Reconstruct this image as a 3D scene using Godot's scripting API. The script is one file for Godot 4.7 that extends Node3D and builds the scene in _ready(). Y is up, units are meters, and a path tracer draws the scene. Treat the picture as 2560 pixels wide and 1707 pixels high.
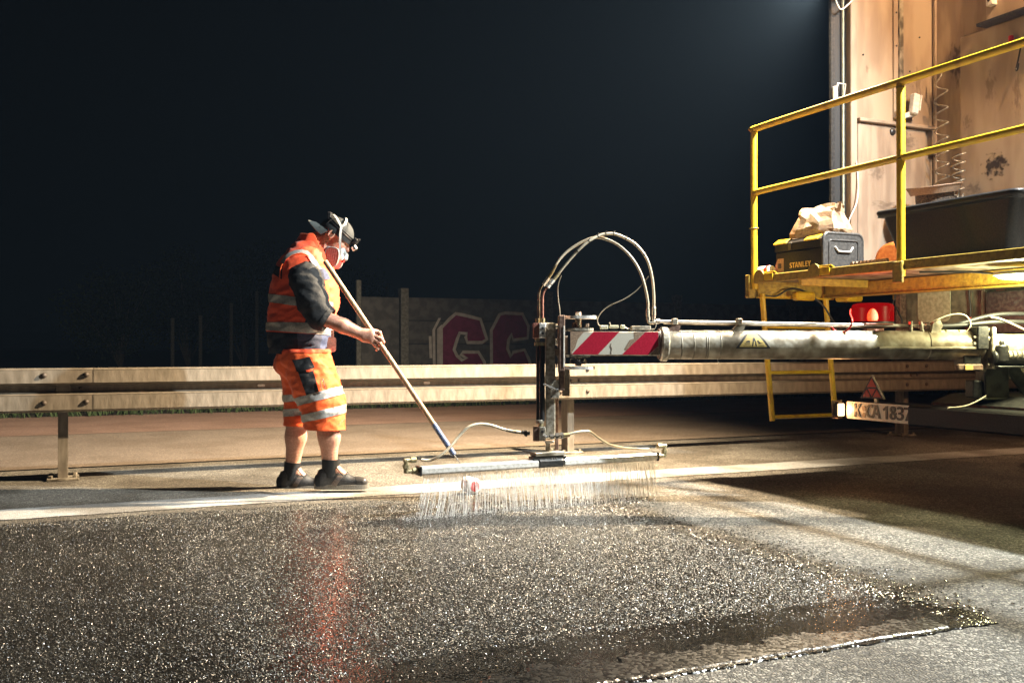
extends Node3D

var M := {}
var rng := RandomNumberGenerator.new()
const YAW := -0.41976
var rot_cam := Basis(Vector3.UP, YAW)

# ------------------------------------------------------------------ mesh builder
class MB:
	var v := PackedVector3Array()
	var n := PackedVector3Array()
	var i := PackedInt32Array()
	var uv := PackedVector2Array()
	var uv2 := PackedVector2Array()
	func tri(a: Vector3, b: Vector3, c: Vector3, hint: Vector3) -> void:
		var nn := (b - a).cross(c - a)
		if nn.length_squared() < 1e-18:
			return
		nn = nn.normalized()
		if nn.dot(hint) < 0.0:
			nn = -nn
			var t := b
			b = c
			c = t
		var k := v.size()
		v.append_array([a, c, b])
		n.append_array([nn, nn, nn])
		i.append_array([k, k + 1, k + 2])
	func quad(a: Vector3, b: Vector3, c: Vector3, d: Vector3, hint: Vector3) -> void:
		tri(a, b, c, hint)
		tri(a, c, d, hint)
	func box(c: Vector3, s: Vector3, bev := 0.004, bs := Basis()) -> MB:
		var h := s * 0.5
		var b: float = min(bev, min(h.x, min(h.y, h.z)) * 0.45)
		var pt := func(sx: int, sy: int, sz: int, ax: int) -> Vector3:
			var p := Vector3(sx * (h.x - (0.0 if ax == 0 else b)), sy * (h.y - (0.0 if ax == 1 else b)), sz * (h.z - (0.0 if ax == 2 else b)))
			return c + bs * p
		for s1 in [-1, 1]:
			quad(pt.call(s1, -1, -1, 0), pt.call(s1, 1, -1, 0), pt.call(s1, 1, 1, 0), pt.call(s1, -1, 1, 0), bs.x * s1)
			quad(pt.call(-1, s1, -1, 1), pt.call(1, s1, -1, 1), pt.call(1, s1, 1, 1), pt.call(-1, s1, 1, 1), bs.y * s1)
			quad(pt.call(-1, -1, s1, 2), pt.call(1, -1, s1, 2), pt.call(1, 1, s1, 2), pt.call(-1, 1, s1, 2), bs.z * s1)
			for s2 in [-1, 1]:
				quad(pt.call(-1, s1, s2, 1), pt.call(1, s1, s2, 1), pt.call(1, s1, s2, 2), pt.call(-1, s1, s2, 2), bs.y * s1 + bs.z * s2)
				quad(pt.call(s1, -1, s2, 0), pt.call(s1, 1, s2, 0), pt.call(s1, 1, s2, 2), pt.call(s1, -1, s2, 2), bs.x * s1 + bs.z * s2)
				quad(pt.call(s1, s2, -1, 0), pt.call(s1, s2, 1, 0), pt.call(s1, s2, 1, 1), pt.call(s1, s2, -1, 1), bs.x * s1 + bs.y * s2)
				for s3 in [-1, 1]:
					tri(pt.call(s1, s2, s3, 0), pt.call(s1, s2, s3, 1), pt.call(s1, s2, s3, 2), bs.x * s1 + bs.y * s2 + bs.z * s3)
		return self
	# rows of points, smooth normals; closed rows make a tube whose outside faces away from each row's centre
	func grid(rows: Array, closed: bool, caps := true, facing := Vector3.ZERO) -> MB:
		var r := rows.size()
		var c: int = rows[0].size()
		var k := v.size()
		var acc := PackedVector3Array()
		acc.resize(r * c)
		var faces := PackedInt32Array()
		var cc := c if closed else c - 1
		for a in r - 1:
			for b in cc:
				var b2 := (b + 1) % c
				var p0: Vector3 = rows[a][b]
				var p1: Vector3 = rows[a][b2]
				var p2: Vector3 = rows[a + 1][b2]
				var p3: Vector3 = rows[a + 1][b]
				var f := (p2 - p0).cross(p3 - p1)
				for q in [a * c + b, a * c + b2, (a + 1) * c + b2, (a + 1) * c + b]:
					acc[q] += f
				faces.append_array([a * c + b, a * c + b2, (a + 1) * c + b2, a * c + b, (a + 1) * c + b2, (a + 1) * c + b])
		var flip := 0.0
		for a in r:
			var cen := Vector3.ZERO
			for b in c:
				cen += rows[a][b]
			cen /= c
			for b in c:
				var q: int = a * c + b
				if closed:
					flip += acc[q].dot(rows[a][b] - cen)
				else:
					flip += acc[q].dot(facing)
		var sg := -1.0 if flip < 0.0 else 1.0
		for a in r:
			for b in c:
				v.append(rows[a][b])
				n.append((acc[a * c + b] * sg).normalized())
		for f in range(0, faces.size(), 3):
			if sg > 0:
				i.append_array([k + faces[f], k + faces[f + 2], k + faces[f + 1]])
			else:
				i.append_array([k + faces[f], k + faces[f + 1], k + faces[f + 2]])
		if closed and caps:
			for e in [0, r - 1]:
				var cen := Vector3.ZERO
				for b in c:
					cen += rows[e][b]
				cen /= c
				var o := Vector3.ZERO
				for b in c:
					o += rows[1 if e == 0 else r - 2][b]
				o /= c
				for b in c:
					tri(cen, rows[e][b], rows[e][(b + 1) % c], cen - o)
		return self
	func tube(path: Array, r, sides := 10, caps := true) -> MB:
		var rows := []
		var up := Vector3(0.13, 0.97, 0.2)
		for a in path.size():
			var t: Vector3 = (path[min(a + 1, path.size() - 1)] - path[max(a - 1, 0)]).normalized()
			if absf(t.dot(up)) > 0.95 and a == 0:
				up = Vector3(0.9, 0.1, 0.4)
			var x := (up - t * up.dot(t)).normalized()
			var y := t.cross(x)
			up = x
			var rr: float = r[a] if r is Array else r
			var row := PackedVector3Array()
			for b in sides:
				var an := TAU * b / sides
				row.append(path[a] + x * cos(an) * rr + y * sin(an) * rr)
			rows.append(row)
		return grid(rows, true, caps)
	# profile of (radius, height) round the local y axis of xf
	func lathe(profile: Array, xf: Transform3D, seg := 20) -> MB:
		for k in profile.size() - 1:
			var pa: Vector2 = profile[k]
			var pb: Vector2 = profile[k + 1]
			var d := pb - pa
			var nn := Vector2(d.y, -d.x).normalized()
			var base := v.size()
			for b in seg + 1:
				var an := TAU * b / seg
				var e := Vector3(cos(an), 0, sin(an))
				v.append(xf * (e * pa.x + Vector3.UP * pa.y))
				v.append(xf * (e * pb.x + Vector3.UP * pb.y))
				var nv := (xf.basis * (e * nn.x + Vector3.UP * nn.y)).normalized()
				n.append(nv)
				n.append(nv)
			for b in seg:
				var q := base + b * 2
				var f := (v[q + 1] - v[q]).cross(v[q + 3] - v[q])
				if f.length_squared() < 1e-16:
					f = (v[q + 3] - v[q]).cross(v[q + 2] - v[q])
				if f.dot(n[q] + n[q + 2]) > 0.0:
					i.append_array([q, q + 3, q + 1, q, q + 2, q + 3])
				else:
					i.append_array([q, q + 1, q + 3, q, q + 3, q + 2])
		return self
	# polygon in the local xy plane of xf, from z = 0 to z = depth
	func prism(poly: PackedVector2Array, xf: Transform3D, depth: float) -> MB:
		var t := Geometry2D.triangulate_polygon(poly)
		var f := func(q: int, z: float) -> Vector3: return xf * Vector3(poly[q].x, poly[q].y, z)
		for k in range(0, t.size(), 3):
			tri(f.call(t[k], depth), f.call(t[k + 1], depth), f.call(t[k + 2], depth), xf.basis.z * depth)
			tri(f.call(t[k], 0.0), f.call(t[k + 1], 0.0), f.call(t[k + 2], 0.0), -xf.basis.z * depth)
		var cw := Geometry2D.is_polygon_clockwise(poly)
		for k in poly.size():
			var k2 := (k + 1) % poly.size()
			var e := poly[k2] - poly[k]
			var o := Vector2(e.y, -e.x) * (-1.0 if cw else 1.0)
			quad(f.call(k, 0.0), f.call(k2, 0.0), f.call(k2, depth), f.call(k, depth), xf.basis * Vector3(o.x, o.y, 0))
		return self
	func raw(a: Array) -> MB:
		var k := v.size()
		v.append_array(a[0])
		n.append_array(a[1])
		for q in a[2]:
			i.append(k + q)
		return self
	func mesh() -> ArrayMesh:
		var a := []
		a.resize(Mesh.ARRAY_MAX)
		a[Mesh.ARRAY_VERTEX] = v
		a[Mesh.ARRAY_NORMAL] = n
		a[Mesh.ARRAY_INDEX] = i
		if uv.size() == v.size():
			a[Mesh.ARRAY_TEX_UV] = uv
		if uv2.size() == v.size():
			a[Mesh.ARRAY_TEX_UV2] = uv2
		var m := ArrayMesh.new()
		m.add_surface_from_arrays(Mesh.PRIMITIVE_TRIANGLES, a)
		return m

# ------------------------------------------------------------------ scene helpers
func obj(called: String, what, m: Material, parent: Node = self) -> MeshInstance3D:
	var o := MeshInstance3D.new()
	o.name = called
	o.mesh = what.mesh() if what is MB else what
	o.material_override = m
	o.cast_shadow = GeometryInstance3D.SHADOW_CASTING_SETTING_ON
	parent.add_child(o, true)
	return o

func tag(o: Node, label: String, category: String, group := "") -> Node:
	o.set_meta("label", label)
	if category:
		o.set_meta("category", category)
	if group:
		o.set_meta("group", group)
	return o

func thing(called: String, label: String, category: String, at := Vector3.ZERO, bs := Basis(), group := "") -> Node3D:
	var o := Node3D.new()
	o.name = called
	o.transform = Transform3D(bs, at)
	add_child(o, true)
	tag(o, label, category, group)
	return o

func part(called: String, parent: Node, at := Vector3.ZERO) -> Node3D:
	var o := Node3D.new()
	o.name = called
	o.position = at
	parent.add_child(o, true)
	return o

func smooth_path(pts: Array, per := 6) -> Array:
	var out := []
	for k in pts.size() - 1:
		var a: Vector3 = pts[max(k - 1, 0)]
		var b: Vector3 = pts[k]
		var c: Vector3 = pts[k + 1]
		var d: Vector3 = pts[min(k + 2, pts.size() - 1)]
		for q in per:
			out.append(b.cubic_interpolate(c, a, d, float(q) / per))
	out.append(pts[-1])
	return out

func look_along(dir: Vector3, at: Vector3) -> Transform3D:   # local y runs along dir
	var y := dir.normalized()
	var x := y.cross(Vector3(0.31, 0.2, 0.93)).normalized()
	return Transform3D(Basis(x, y, x.cross(y)), at)

func cyl(mb: MB, a: Vector3, b: Vector3, r: float, bev := 0.002, seg := 16) -> MB:
	var h := a.distance_to(b)
	return mb.lathe([Vector2(0, 0), Vector2(r - bev, 0), Vector2(r, bev), Vector2(r, h - bev), Vector2(r - bev, h), Vector2(0, h)], look_along(b - a, a), seg)

func hexnut(mb: MB, a: Vector3, b: Vector3, r: float) -> MB:
	var xf := look_along(b - a, a)
	var poly := PackedVector2Array()
	for k in 6:
		poly.append(Vector2(cos(TAU * k / 6.0), sin(TAU * k / 6.0)) * r)
	return mb.prism(poly, Transform3D(Basis(xf.basis.z, xf.basis.x, xf.basis.y), a), a.distance_to(b))

func rounded(w: float, h: float, r: float, at := Vector2.ZERO, k := 5) -> PackedVector2Array:
	var p := PackedVector2Array()
	for q in 4:
		var c := Vector2((w / 2 - r) * (1 if q in [0, 3] else -1), (h / 2 - r) * (1 if q < 2 else -1))
		for s in k + 1:
			var an := PI / 2 * (q + float(s) / k)
			p.append(at + c + Vector2(cos(an), sin(an)) * r)
	return p

func lettering(called: String, text: String, height: float, depth: float, m: Material, parent: Node, at: Vector3, bs: Basis, bold := true) -> MeshInstance3D:
	var t := TextMesh.new()
	var f := SystemFont.new()
	f.font_names = PackedStringArray(["Droid Sans"])
	f.font_weight = 700 if bold else 400
	t.font = f
	t.text = text
	t.font_size = 64
	t.pixel_size = height / 46.0
	t.depth = depth
	var o := obj(called, t, m, parent)
	o.transform = Transform3D(bs, at)
	return o

# ------------------------------------------------------------------ materials
func ramp(c1: Color, c2: Color, lo := 0.0, hi := 1.0) -> Gradient:
	var g := Gradient.new()
	g.offsets = PackedFloat32Array([lo, hi])
	g.colors = PackedColorArray([c1.linear_to_srgb(), c2.linear_to_srgb()])
	return g

func ntex(sd: int, freq: float, g: Gradient, oct := 4, size := 256, kind := FastNoiseLite.TYPE_SIMPLEX_SMOOTH) -> NoiseTexture2D:
	var f := FastNoiseLite.new()
	f.seed = sd
	f.frequency = freq
	f.noise_type = kind
	f.fractal_octaves = oct
	var t := NoiseTexture2D.new()
	t.width = size
	t.height = size
	t.seamless = true
	t.noise = f
	t.color_ramp = g
	return t

func plain(c: Color, rough: float, metal := 0.0) -> StandardMaterial3D:
	var m := StandardMaterial3D.new()
	m.albedo_color = c.linear_to_srgb()
	m.roughness = rough
	m.metallic = metal
	return m

# two colours mixed by a patchy noise laid over the thing from three sides; relief in centimetres
func mottled(sd: int, c1: Color, c2: Color, freq: float, scale: float, rough: float, metal := 0.0, relief := 0.0, lo := 0.3, hi := 0.7, oct := 5) -> StandardMaterial3D:
	var m := StandardMaterial3D.new()
	m.albedo_texture = ntex(sd, freq, ramp(c1, c2, lo, hi), oct)
	m.uv1_triplanar = true
	m.uv1_scale = Vector3.ONE * scale
	m.roughness = rough
	m.metallic = metal
	if relief > 0.0:
		m.heightmap_enabled = true
		m.heightmap_texture = M.grain
		m.heightmap_scale = relief
	return m

func stones(size: int, cell: float, sd: int) -> Array:
	var f := FastNoiseLite.new()
	f.seed = sd
	f.noise_type = FastNoiseLite.TYPE_CELLULAR
	f.frequency = 1.0 / cell
	f.fractal_type = FastNoiseLite.FRACTAL_NONE
	f.cellular_jitter = 1.0
	f.cellular_return_type = FastNoiseLite.RETURN_CELL_VALUE
	var a := f.get_seamless_image(size, size, false, false, 0.12, false).get_data()
	f.cellular_return_type = FastNoiseLite.RETURN_DISTANCE2_SUB
	var b := f.get_seamless_image(size, size, false, false, 0.12, true).get_data()
	return [a, b]

func stone_material(size: int, tones: Array, st: Array, rough_lo: float, rough_hi: float, relief: float, sd: int, worn := Color(0.55, 0.52, 0.48)) -> StandardMaterial3D:
	# tones: bitumen, dark stone, light stone (linear)
	var cols: PackedByteArray = st[0]
	var dist: PackedByteArray = st[1]
	var img := PackedByteArray()
	img.resize(size * size * 3)
	var hm := PackedByteArray()
	hm.resize(size * size)
	var rg := PackedByteArray()
	rg.resize(size * size)
	var lut := []
	for k in 256:
		var t: float = clampf(k / 255.0, 0, 1)
		var c: Color = tones[1].lerp(tones[2], t * t)
		lut.append(c)
	var bl := []
	for q in 16:
		for k in 256:
			var c: Color = tones[0].lerp(lut[k], smoothstep(0.1, 0.75, q / 15.0)).linear_to_srgb()
			bl.append(int(c.r * 255))
			bl.append(int(c.g * 255))
			bl.append(int(c.b * 255))
	for k in size * size:
		var cv := cols[k]
		var dv: int = mini(dist[k] >> 2, 15) if dist[k] < 64 else 15
		var o: int = (dv * 256 + cv) * 3
		img[k * 3] = bl[o]
		img[k * 3 + 1] = bl[o + 1]
		img[k * 3 + 2] = bl[o + 2]
		hm[k] = mini(255, mini(dist[k], 90) * 2 + ((cv * 75) >> 8))
		rg[k] = int(lerpf(rough_lo, rough_hi, ((cv * 7919) % 256) / 255.0) * 255)
	var m := StandardMaterial3D.new()
	m.albedo_texture = ImageTexture.create_from_image(Image.create_from_data(size, size, false, Image.FORMAT_RGB8, img))
	m.roughness_texture = ImageTexture.create_from_image(Image.create_from_data(size, size, false, Image.FORMAT_L8, rg))
	m.roughness = 1.0
	m.heightmap_enabled = true
	m.heightmap_texture = ImageTexture.create_from_image(Image.create_from_data(size, size, false, Image.FORMAT_L8, hm))
	m.heightmap_scale = relief
	m.detail_enabled = true
	m.detail_blend_mode = BaseMaterial3D.BLEND_MODE_MUL
	m.detail_uv_layer = BaseMaterial3D.DETAIL_UV_2
	m.detail_albedo = ntex(sd, 0.012, ramp(worn, Color(1, 1, 1), 0.3, 0.62), 6, 512)
	return m

func make_materials() -> void:
	M.grain = ntex(3, 0.06, ramp(Color.BLACK, Color.WHITE, 0.2, 0.8), 4)
	M.galv = mottled(11, Color(0.15, 0.125, 0.093), Color(0.24, 0.203, 0.158), 0.03, 1.5, 0.5, 0.25, 0.05, 0.15, 0.8)
	M.galv.uv1_scale = Vector3(2.4, 0.7, 2.4)
	M.galv_b = mottled(12, Color(0.135, 0.11, 0.08), Color(0.23, 0.193, 0.148), 0.02, 1.1, 0.52, 0.25, 0.05, 0.15, 0.8)
	M.galv_b.uv1_scale = Vector3(2.1, 0.6, 2.1)
	M.steel = mottled(13, Color(0.24, 0.21, 0.165), Color(0.50, 0.46, 0.39), 0.03, 4.0, 0.38, 0.55, 0.03)
	M.steel_dirty = mottled(14, Color(0.075, 0.06, 0.04), Color(0.34, 0.30, 0.235), 0.018, 1.6, 0.5, 0.25, 0.12, 0.2, 0.68)
	M.pipe_worn = mottled(15, Color(0.17, 0.135, 0.09), Color(0.46, 0.42, 0.345), 0.02, 1.7, 0.36, 0.4, 0.06, 0.2, 0.72, 6)
	M.rust = mottled(16, Color(0.085, 0.045, 0.03), Color(0.17, 0.105, 0.075), 0.04, 3.0, 0.7, 0.1, 0.08)
	M.bolt = mottled(63, Color(0.04, 0.03, 0.022), Color(0.085, 0.062, 0.046), 0.05, 9.0, 0.6, 0.2)
	M.redbrown = mottled(17, Color(0.16, 0.055, 0.035), Color(0.25, 0.10, 0.07), 0.04, 5.0, 0.55, 0.1, 0.05)
	M.bright = mottled(18, Color(0.55, 0.53, 0.49), Color(0.75, 0.73, 0.7), 0.03, 4.0, 0.35, 0.3, 0.02)
	M.brass = mottled(19, Color(0.36, 0.30, 0.17), Color(0.55, 0.48, 0.30), 0.04, 9.0, 0.32, 0.6)
	M.chrome = plain(Color(0.6, 0.58, 0.55), 0.2, 0.9)
	M.black_steel = mottled(20, Color(0.010, 0.010, 0.011), Color(0.03, 0.028, 0.026), 0.03, 4.0, 0.42, 0.1, 0.05)
	M.black_plastic = mottled(21, Color(0.011, 0.011, 0.012), Color(0.022, 0.021, 0.021), 0.05, 6.0, 0.4, 0.0, 0.04)
	M.black_plastic.metallic_specular = 0.3
	M.grey_plastic = mottled(22, Color(0.03, 0.028, 0.026), Color(0.055, 0.05, 0.046), 0.03, 5.0, 0.45, 0.0, 0.04)
	M.rubber = plain(Color(0.018, 0.018, 0.019), 0.5)
	M.hose = mottled(23, Color(0.30, 0.26, 0.19), Color(0.46, 0.41, 0.32), 0.05, 12.0, 0.42, 0.15)
	M.yellow = mottled(24, Color(0.36, 0.195, 0.009), Color(0.58, 0.375, 0.012), 0.012, 2.0, 0.42, 0.0, 0.05, 0.16, 0.46, 6)
	M.yellow_dirty = mottled(25, Color(0.20, 0.13, 0.018), Color(0.36, 0.245, 0.028), 0.03, 2.4, 0.55, 0.0, 0.1, 0.1, 0.8, 6)
	M.tan = mottled(26, Color(0.27, 0.195, 0.138), Color(0.37, 0.285, 0.208), 0.010, 0.9, 0.5, 0.0, 0.06, 0.25, 0.6, 6)
	M.tan.uv1_scale = Vector3(1.1, 0.3, 1.1)
	M.tan_b = mottled(27, Color(0.225, 0.16, 0.112), Color(0.325, 0.245, 0.178), 0.016, 0.9, 0.55, 0.0, 0.08, 0.25, 0.62, 6)
	M.tan_b.uv1_scale = Vector3(1.2, 0.28, 1.2)
	M.soot = mottled(28, Color(0.03, 0.022, 0.017), Color(0.13, 0.09, 0.06), 0.05, 5.0, 0.75, 0.0, 0.1)
	M.hull = mottled(29, Color(0.075, 0.075, 0.052), Color(0.15, 0.15, 0.105), 0.02, 1.8, 0.6, 0.0, 0.1, 0.25, 0.65, 6)
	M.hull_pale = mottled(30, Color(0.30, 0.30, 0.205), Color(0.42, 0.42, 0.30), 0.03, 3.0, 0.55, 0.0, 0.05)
	M.red_film = mottled(31, Color(0.33, 0.010, 0.028), Color(0.42, 0.016, 0.04), 0.05, 6.0, 0.3)
	M.white_film = mottled(32, Color(0.44, 0.41, 0.34), Color(0.60, 0.57, 0.48), 0.08, 14.0, 0.35)
	M.peeled = mottled(33, Color(0.20, 0.13, 0.085), Color(0.30, 0.21, 0.14), 0.05, 6.0, 0.6)
	M.orange_fluo = mottled(34, Color(0.76, 0.065, 0.012), Color(0.88, 0.095, 0.017), 0.04, 5.0, 0.75, 0.0, 0.04)
	M.orange_short = mottled(35, Color(0.80, 0.095, 0.010), Color(0.92, 0.135, 0.014), 0.04, 5.0, 0.75, 0.0, 0.04)
	for k in ["orange_fluo", "orange_short"]:
		M[k].rim_enabled = true
		M[k].rim = 0.3
		M[k].rim_tint = 0.8
	M.strip = mottled(36, Color(0.34, 0.33, 0.31), Color(0.48, 0.47, 0.45), 0.03, 8.0, 0.42, 0.2)
	M.black_cloth = mottled(37, Color(0.0035, 0.004, 0.0045), Color(0.008, 0.0085, 0.009), 0.03, 5.0, 0.8, 0.0, 0.06)
	M.navy = mottled(38, Color(0.006, 0.008, 0.016), Color(0.013, 0.016, 0.027), 0.03, 6.0, 0.8, 0.0, 0.06)
	M.navy_lit = mottled(39, Color(0.035, 0.045, 0.09), Color(0.06, 0.073, 0.135), 0.03, 6.0, 0.8, 0.0, 0.06)  # navy cloth again, with the light on it mixed into the colour
	M.skin = mottled(40, Color(0.46, 0.225, 0.155), Color(0.58, 0.315, 0.225), 0.03, 7.0, 0.5, 0.0, 0.04)
	M.skin.subsurf_scatter_enabled = true
	M.skin.subsurf_scatter_strength = 0.12
	M.cap_cloth = mottled(41, Color(0.012, 0.0145, 0.0155), Color(0.024, 0.027, 0.028), 0.04, 12.0, 0.8, 0.0, 0.04)
	M.brim = mottled(42, Color(0.045, 0.054, 0.052), Color(0.07, 0.08, 0.078), 0.04, 12.0, 0.8)
	M.mask_grey = plain(Color(0.24, 0.265, 0.265), 0.45)
	M.mask_pink = mottled(43, Color(0.36, 0.12, 0.095), Color(0.46, 0.17, 0.135), 0.05, 10.0, 0.6)
	M.shoe = mottled(44, Color(0.014, 0.014, 0.0145), Color(0.034, 0.033, 0.033), 0.03, 8.0, 0.6, 0.0, 0.06)
	M.shoe_pale = mottled(45, Color(0.09, 0.07, 0.06), Color(0.15, 0.115, 0.10), 0.03, 8.0, 0.65)
	M.sole = mottled(46, Color(0.15, 0.135, 0.11), Color(0.23, 0.21, 0.18), 0.04, 8.0, 0.7)
	M.wood = mottled(47, Color(0.24, 0.15, 0.075), Color(0.42, 0.29, 0.165), 0.015, 2.5, 0.42, 0.0, 0.03)
	M.wood.uv1_scale = Vector3(9, 1.2, 9)
	M.blue_grip = mottled(48, Color(0.03, 0.055, 0.15), Color(0.22, 0.26, 0.36), 0.04, 9.0, 0.5)
	M.paper = mottled(49, Color(0.28, 0.17, 0.095), Color(0.36, 0.235, 0.14), 0.03, 4.0, 0.7, 0.0, 0.05)
	M.paper_white = mottled(50, Color(0.34, 0.27, 0.21), Color(0.42, 0.35, 0.28), 0.03, 4.0, 0.6, 0.0, 0.05)
	M.orange_pail = mottled(51, Color(0.55, 0.13, 0.02), Color(0.65, 0.19, 0.035), 0.03, 4.0, 0.4)
	M.white_paint = mottled(52, Color(0.60, 0.57, 0.52), Color(0.74, 0.71, 0.66), 0.03, 4.0, 0.5)
	M.red_paint = plain(Color(0.55, 0.02, 0.015), 0.4)
	M.reflector_red = mottled(53, Color(0.36, 0.05, 0.035), Color(0.46, 0.08, 0.055), 0.08, 20.0, 0.25)
	M.post_dark = mottled(62, Color(0.17, 0.17, 0.16), Color(0.26, 0.26, 0.24), 0.03, 1.5, 0.8)
	M.concrete = mottled(54, Color(0.10, 0.10, 0.102), Color(0.16, 0.158, 0.156), 0.02, 0.7, 0.85, 0.0, 0.2)
	M.graffiti = mottled(55, Color(0.22, 0.03, 0.09), Color(0.29, 0.04, 0.12), 0.02, 1.0, 0.8)
	M.graffiti_pale = mottled(56, Color(0.58, 0.55, 0.55), Color(0.72, 0.69, 0.69), 0.02, 1.0, 0.8)
	M.bark = mottled(57, Color(0.09, 0.08, 0.065), Color(0.17, 0.155, 0.13), 0.04, 2.0, 0.95, 0.0, 0.4)
	M.leaf = mottled(58, Color(0.028, 0.045, 0.018), Color(0.06, 0.085, 0.035), 0.03, 1.0, 1.0)
	M.leaf.metallic_specular = 0.3
	M.leaf.backlight_enabled = true
	M.leaf.backlight = Color(0.05, 0.06, 0.03)
	M.soil = mottled(59, Color(0.025, 0.022, 0.016), Color(0.055, 0.047, 0.032), 0.02, 0.4, 0.95, 0.0, 0.6)
	M.plate_white = mottled(60, Color(0.52, 0.47, 0.39), Color(0.68, 0.63, 0.55), 0.05, 12.0, 0.35)
	M.print_black = plain(Color(0.012, 0.012, 0.012), 0.5)
	M.print_yellow = mottled(61, Color(0.30, 0.21, 0.06), Color(0.48, 0.37, 0.14), 0.05, 18.0, 0.4)
	M.print_gold = plain(Color(0.55, 0.38, 0.12), 0.5)
	M.water = plain(Color(0.9, 0.88, 0.85), 0.15)
	M.water.rim_enabled = true
	M.chips = plain(Color(1, 1, 1), 0.24)
	M.chips.vertex_color_use_as_albedo = true
	var st := stones(1024, 13.0, 5)
	M.shoulder = stone_material(1024, [Color(0.075, 0.066, 0.053), Color(0.12, 0.108, 0.088), Color(0.42, 0.385, 0.32)], st, 0.6, 0.95, 0.55, 76)
	M.road = stone_material(1024, [Color(0.035, 0.031, 0.025), Color(0.065, 0.058, 0.047), Color(0.38, 0.345, 0.285)], st, 0.6, 0.95, 0.6, 71)
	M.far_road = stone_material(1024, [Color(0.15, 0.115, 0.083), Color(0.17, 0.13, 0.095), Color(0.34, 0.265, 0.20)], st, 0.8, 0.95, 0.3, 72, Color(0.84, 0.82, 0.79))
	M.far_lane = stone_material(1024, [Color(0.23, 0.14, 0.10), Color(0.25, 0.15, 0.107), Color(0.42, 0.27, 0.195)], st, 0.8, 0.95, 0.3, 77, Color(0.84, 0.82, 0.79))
	M.wet = stone_material(1024, [Color(0.008, 0.007, 0.006), Color(0.010, 0.009, 0.0075), Color(0.042, 0.038, 0.031)], st, 0.04, 0.15, 0.05, 73)
	M.tar = stone_material(1024, [Color(0.006, 0.006, 0.006), Color(0.008, 0.0075, 0.007), Color(0.018, 0.017, 0.015)], st, 0.16, 0.36, 0.04, 74)
	M.line_paint = stone_material(1024, [Color(0.24, 0.24, 0.235), Color(0.33, 0.33, 0.322), Color(0.52, 0.52, 0.51)], st, 0.5, 0.8, 0.22, 75)

func glow(c: Color, e: float) -> StandardMaterial3D:
	var m := plain(Color(0.8, 0.8, 0.8), 0.4)
	m.emission_enabled = true
	m.emission = c
	m.emission_energy_multiplier = e
	return m

# ------------------------------------------------------------------ distance fields -> one continuous surface
func cap_(a: Vector3, b: Vector3, ra: float, rb: float) -> Array:
	var d := b - a
	return [0, a, d, 1.0 / maxf(d.length_squared(), 1e-9), ra, rb]

func ell(c: Vector3, r: Vector3, bs := Basis()) -> Array:
	return [1, c, bs.transposed(), r, Vector3(r.x * r.x, r.y * r.y, r.z * r.z)]

func field(p: Vector3, prims: Array, k: float) -> float:
	var d := 1e3
	for q in prims:
		var e: float
		if q[0] == 0:
			var pa: Vector3 = p - q[1]
			var h := clampf(pa.dot(q[2]) * q[3], 0.0, 1.0)
			e = (pa - q[2] * h).length() - lerpf(q[4], q[5], h)
		else:
			var l: Vector3 = q[2] * (p - q[1])
			var k0: float = (l / q[3]).length()
			var k1: float = (l / q[4]).length()
			e = k0 * (k0 - 1.0) / k1 if k1 > 1e-6 else -q[3].x
		if e < d + k * 2.0:
			var hh := maxf(k - absf(d - e), 0.0) / k
			d = minf(d, e) - hh * hh * k * 0.25
	return d

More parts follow.
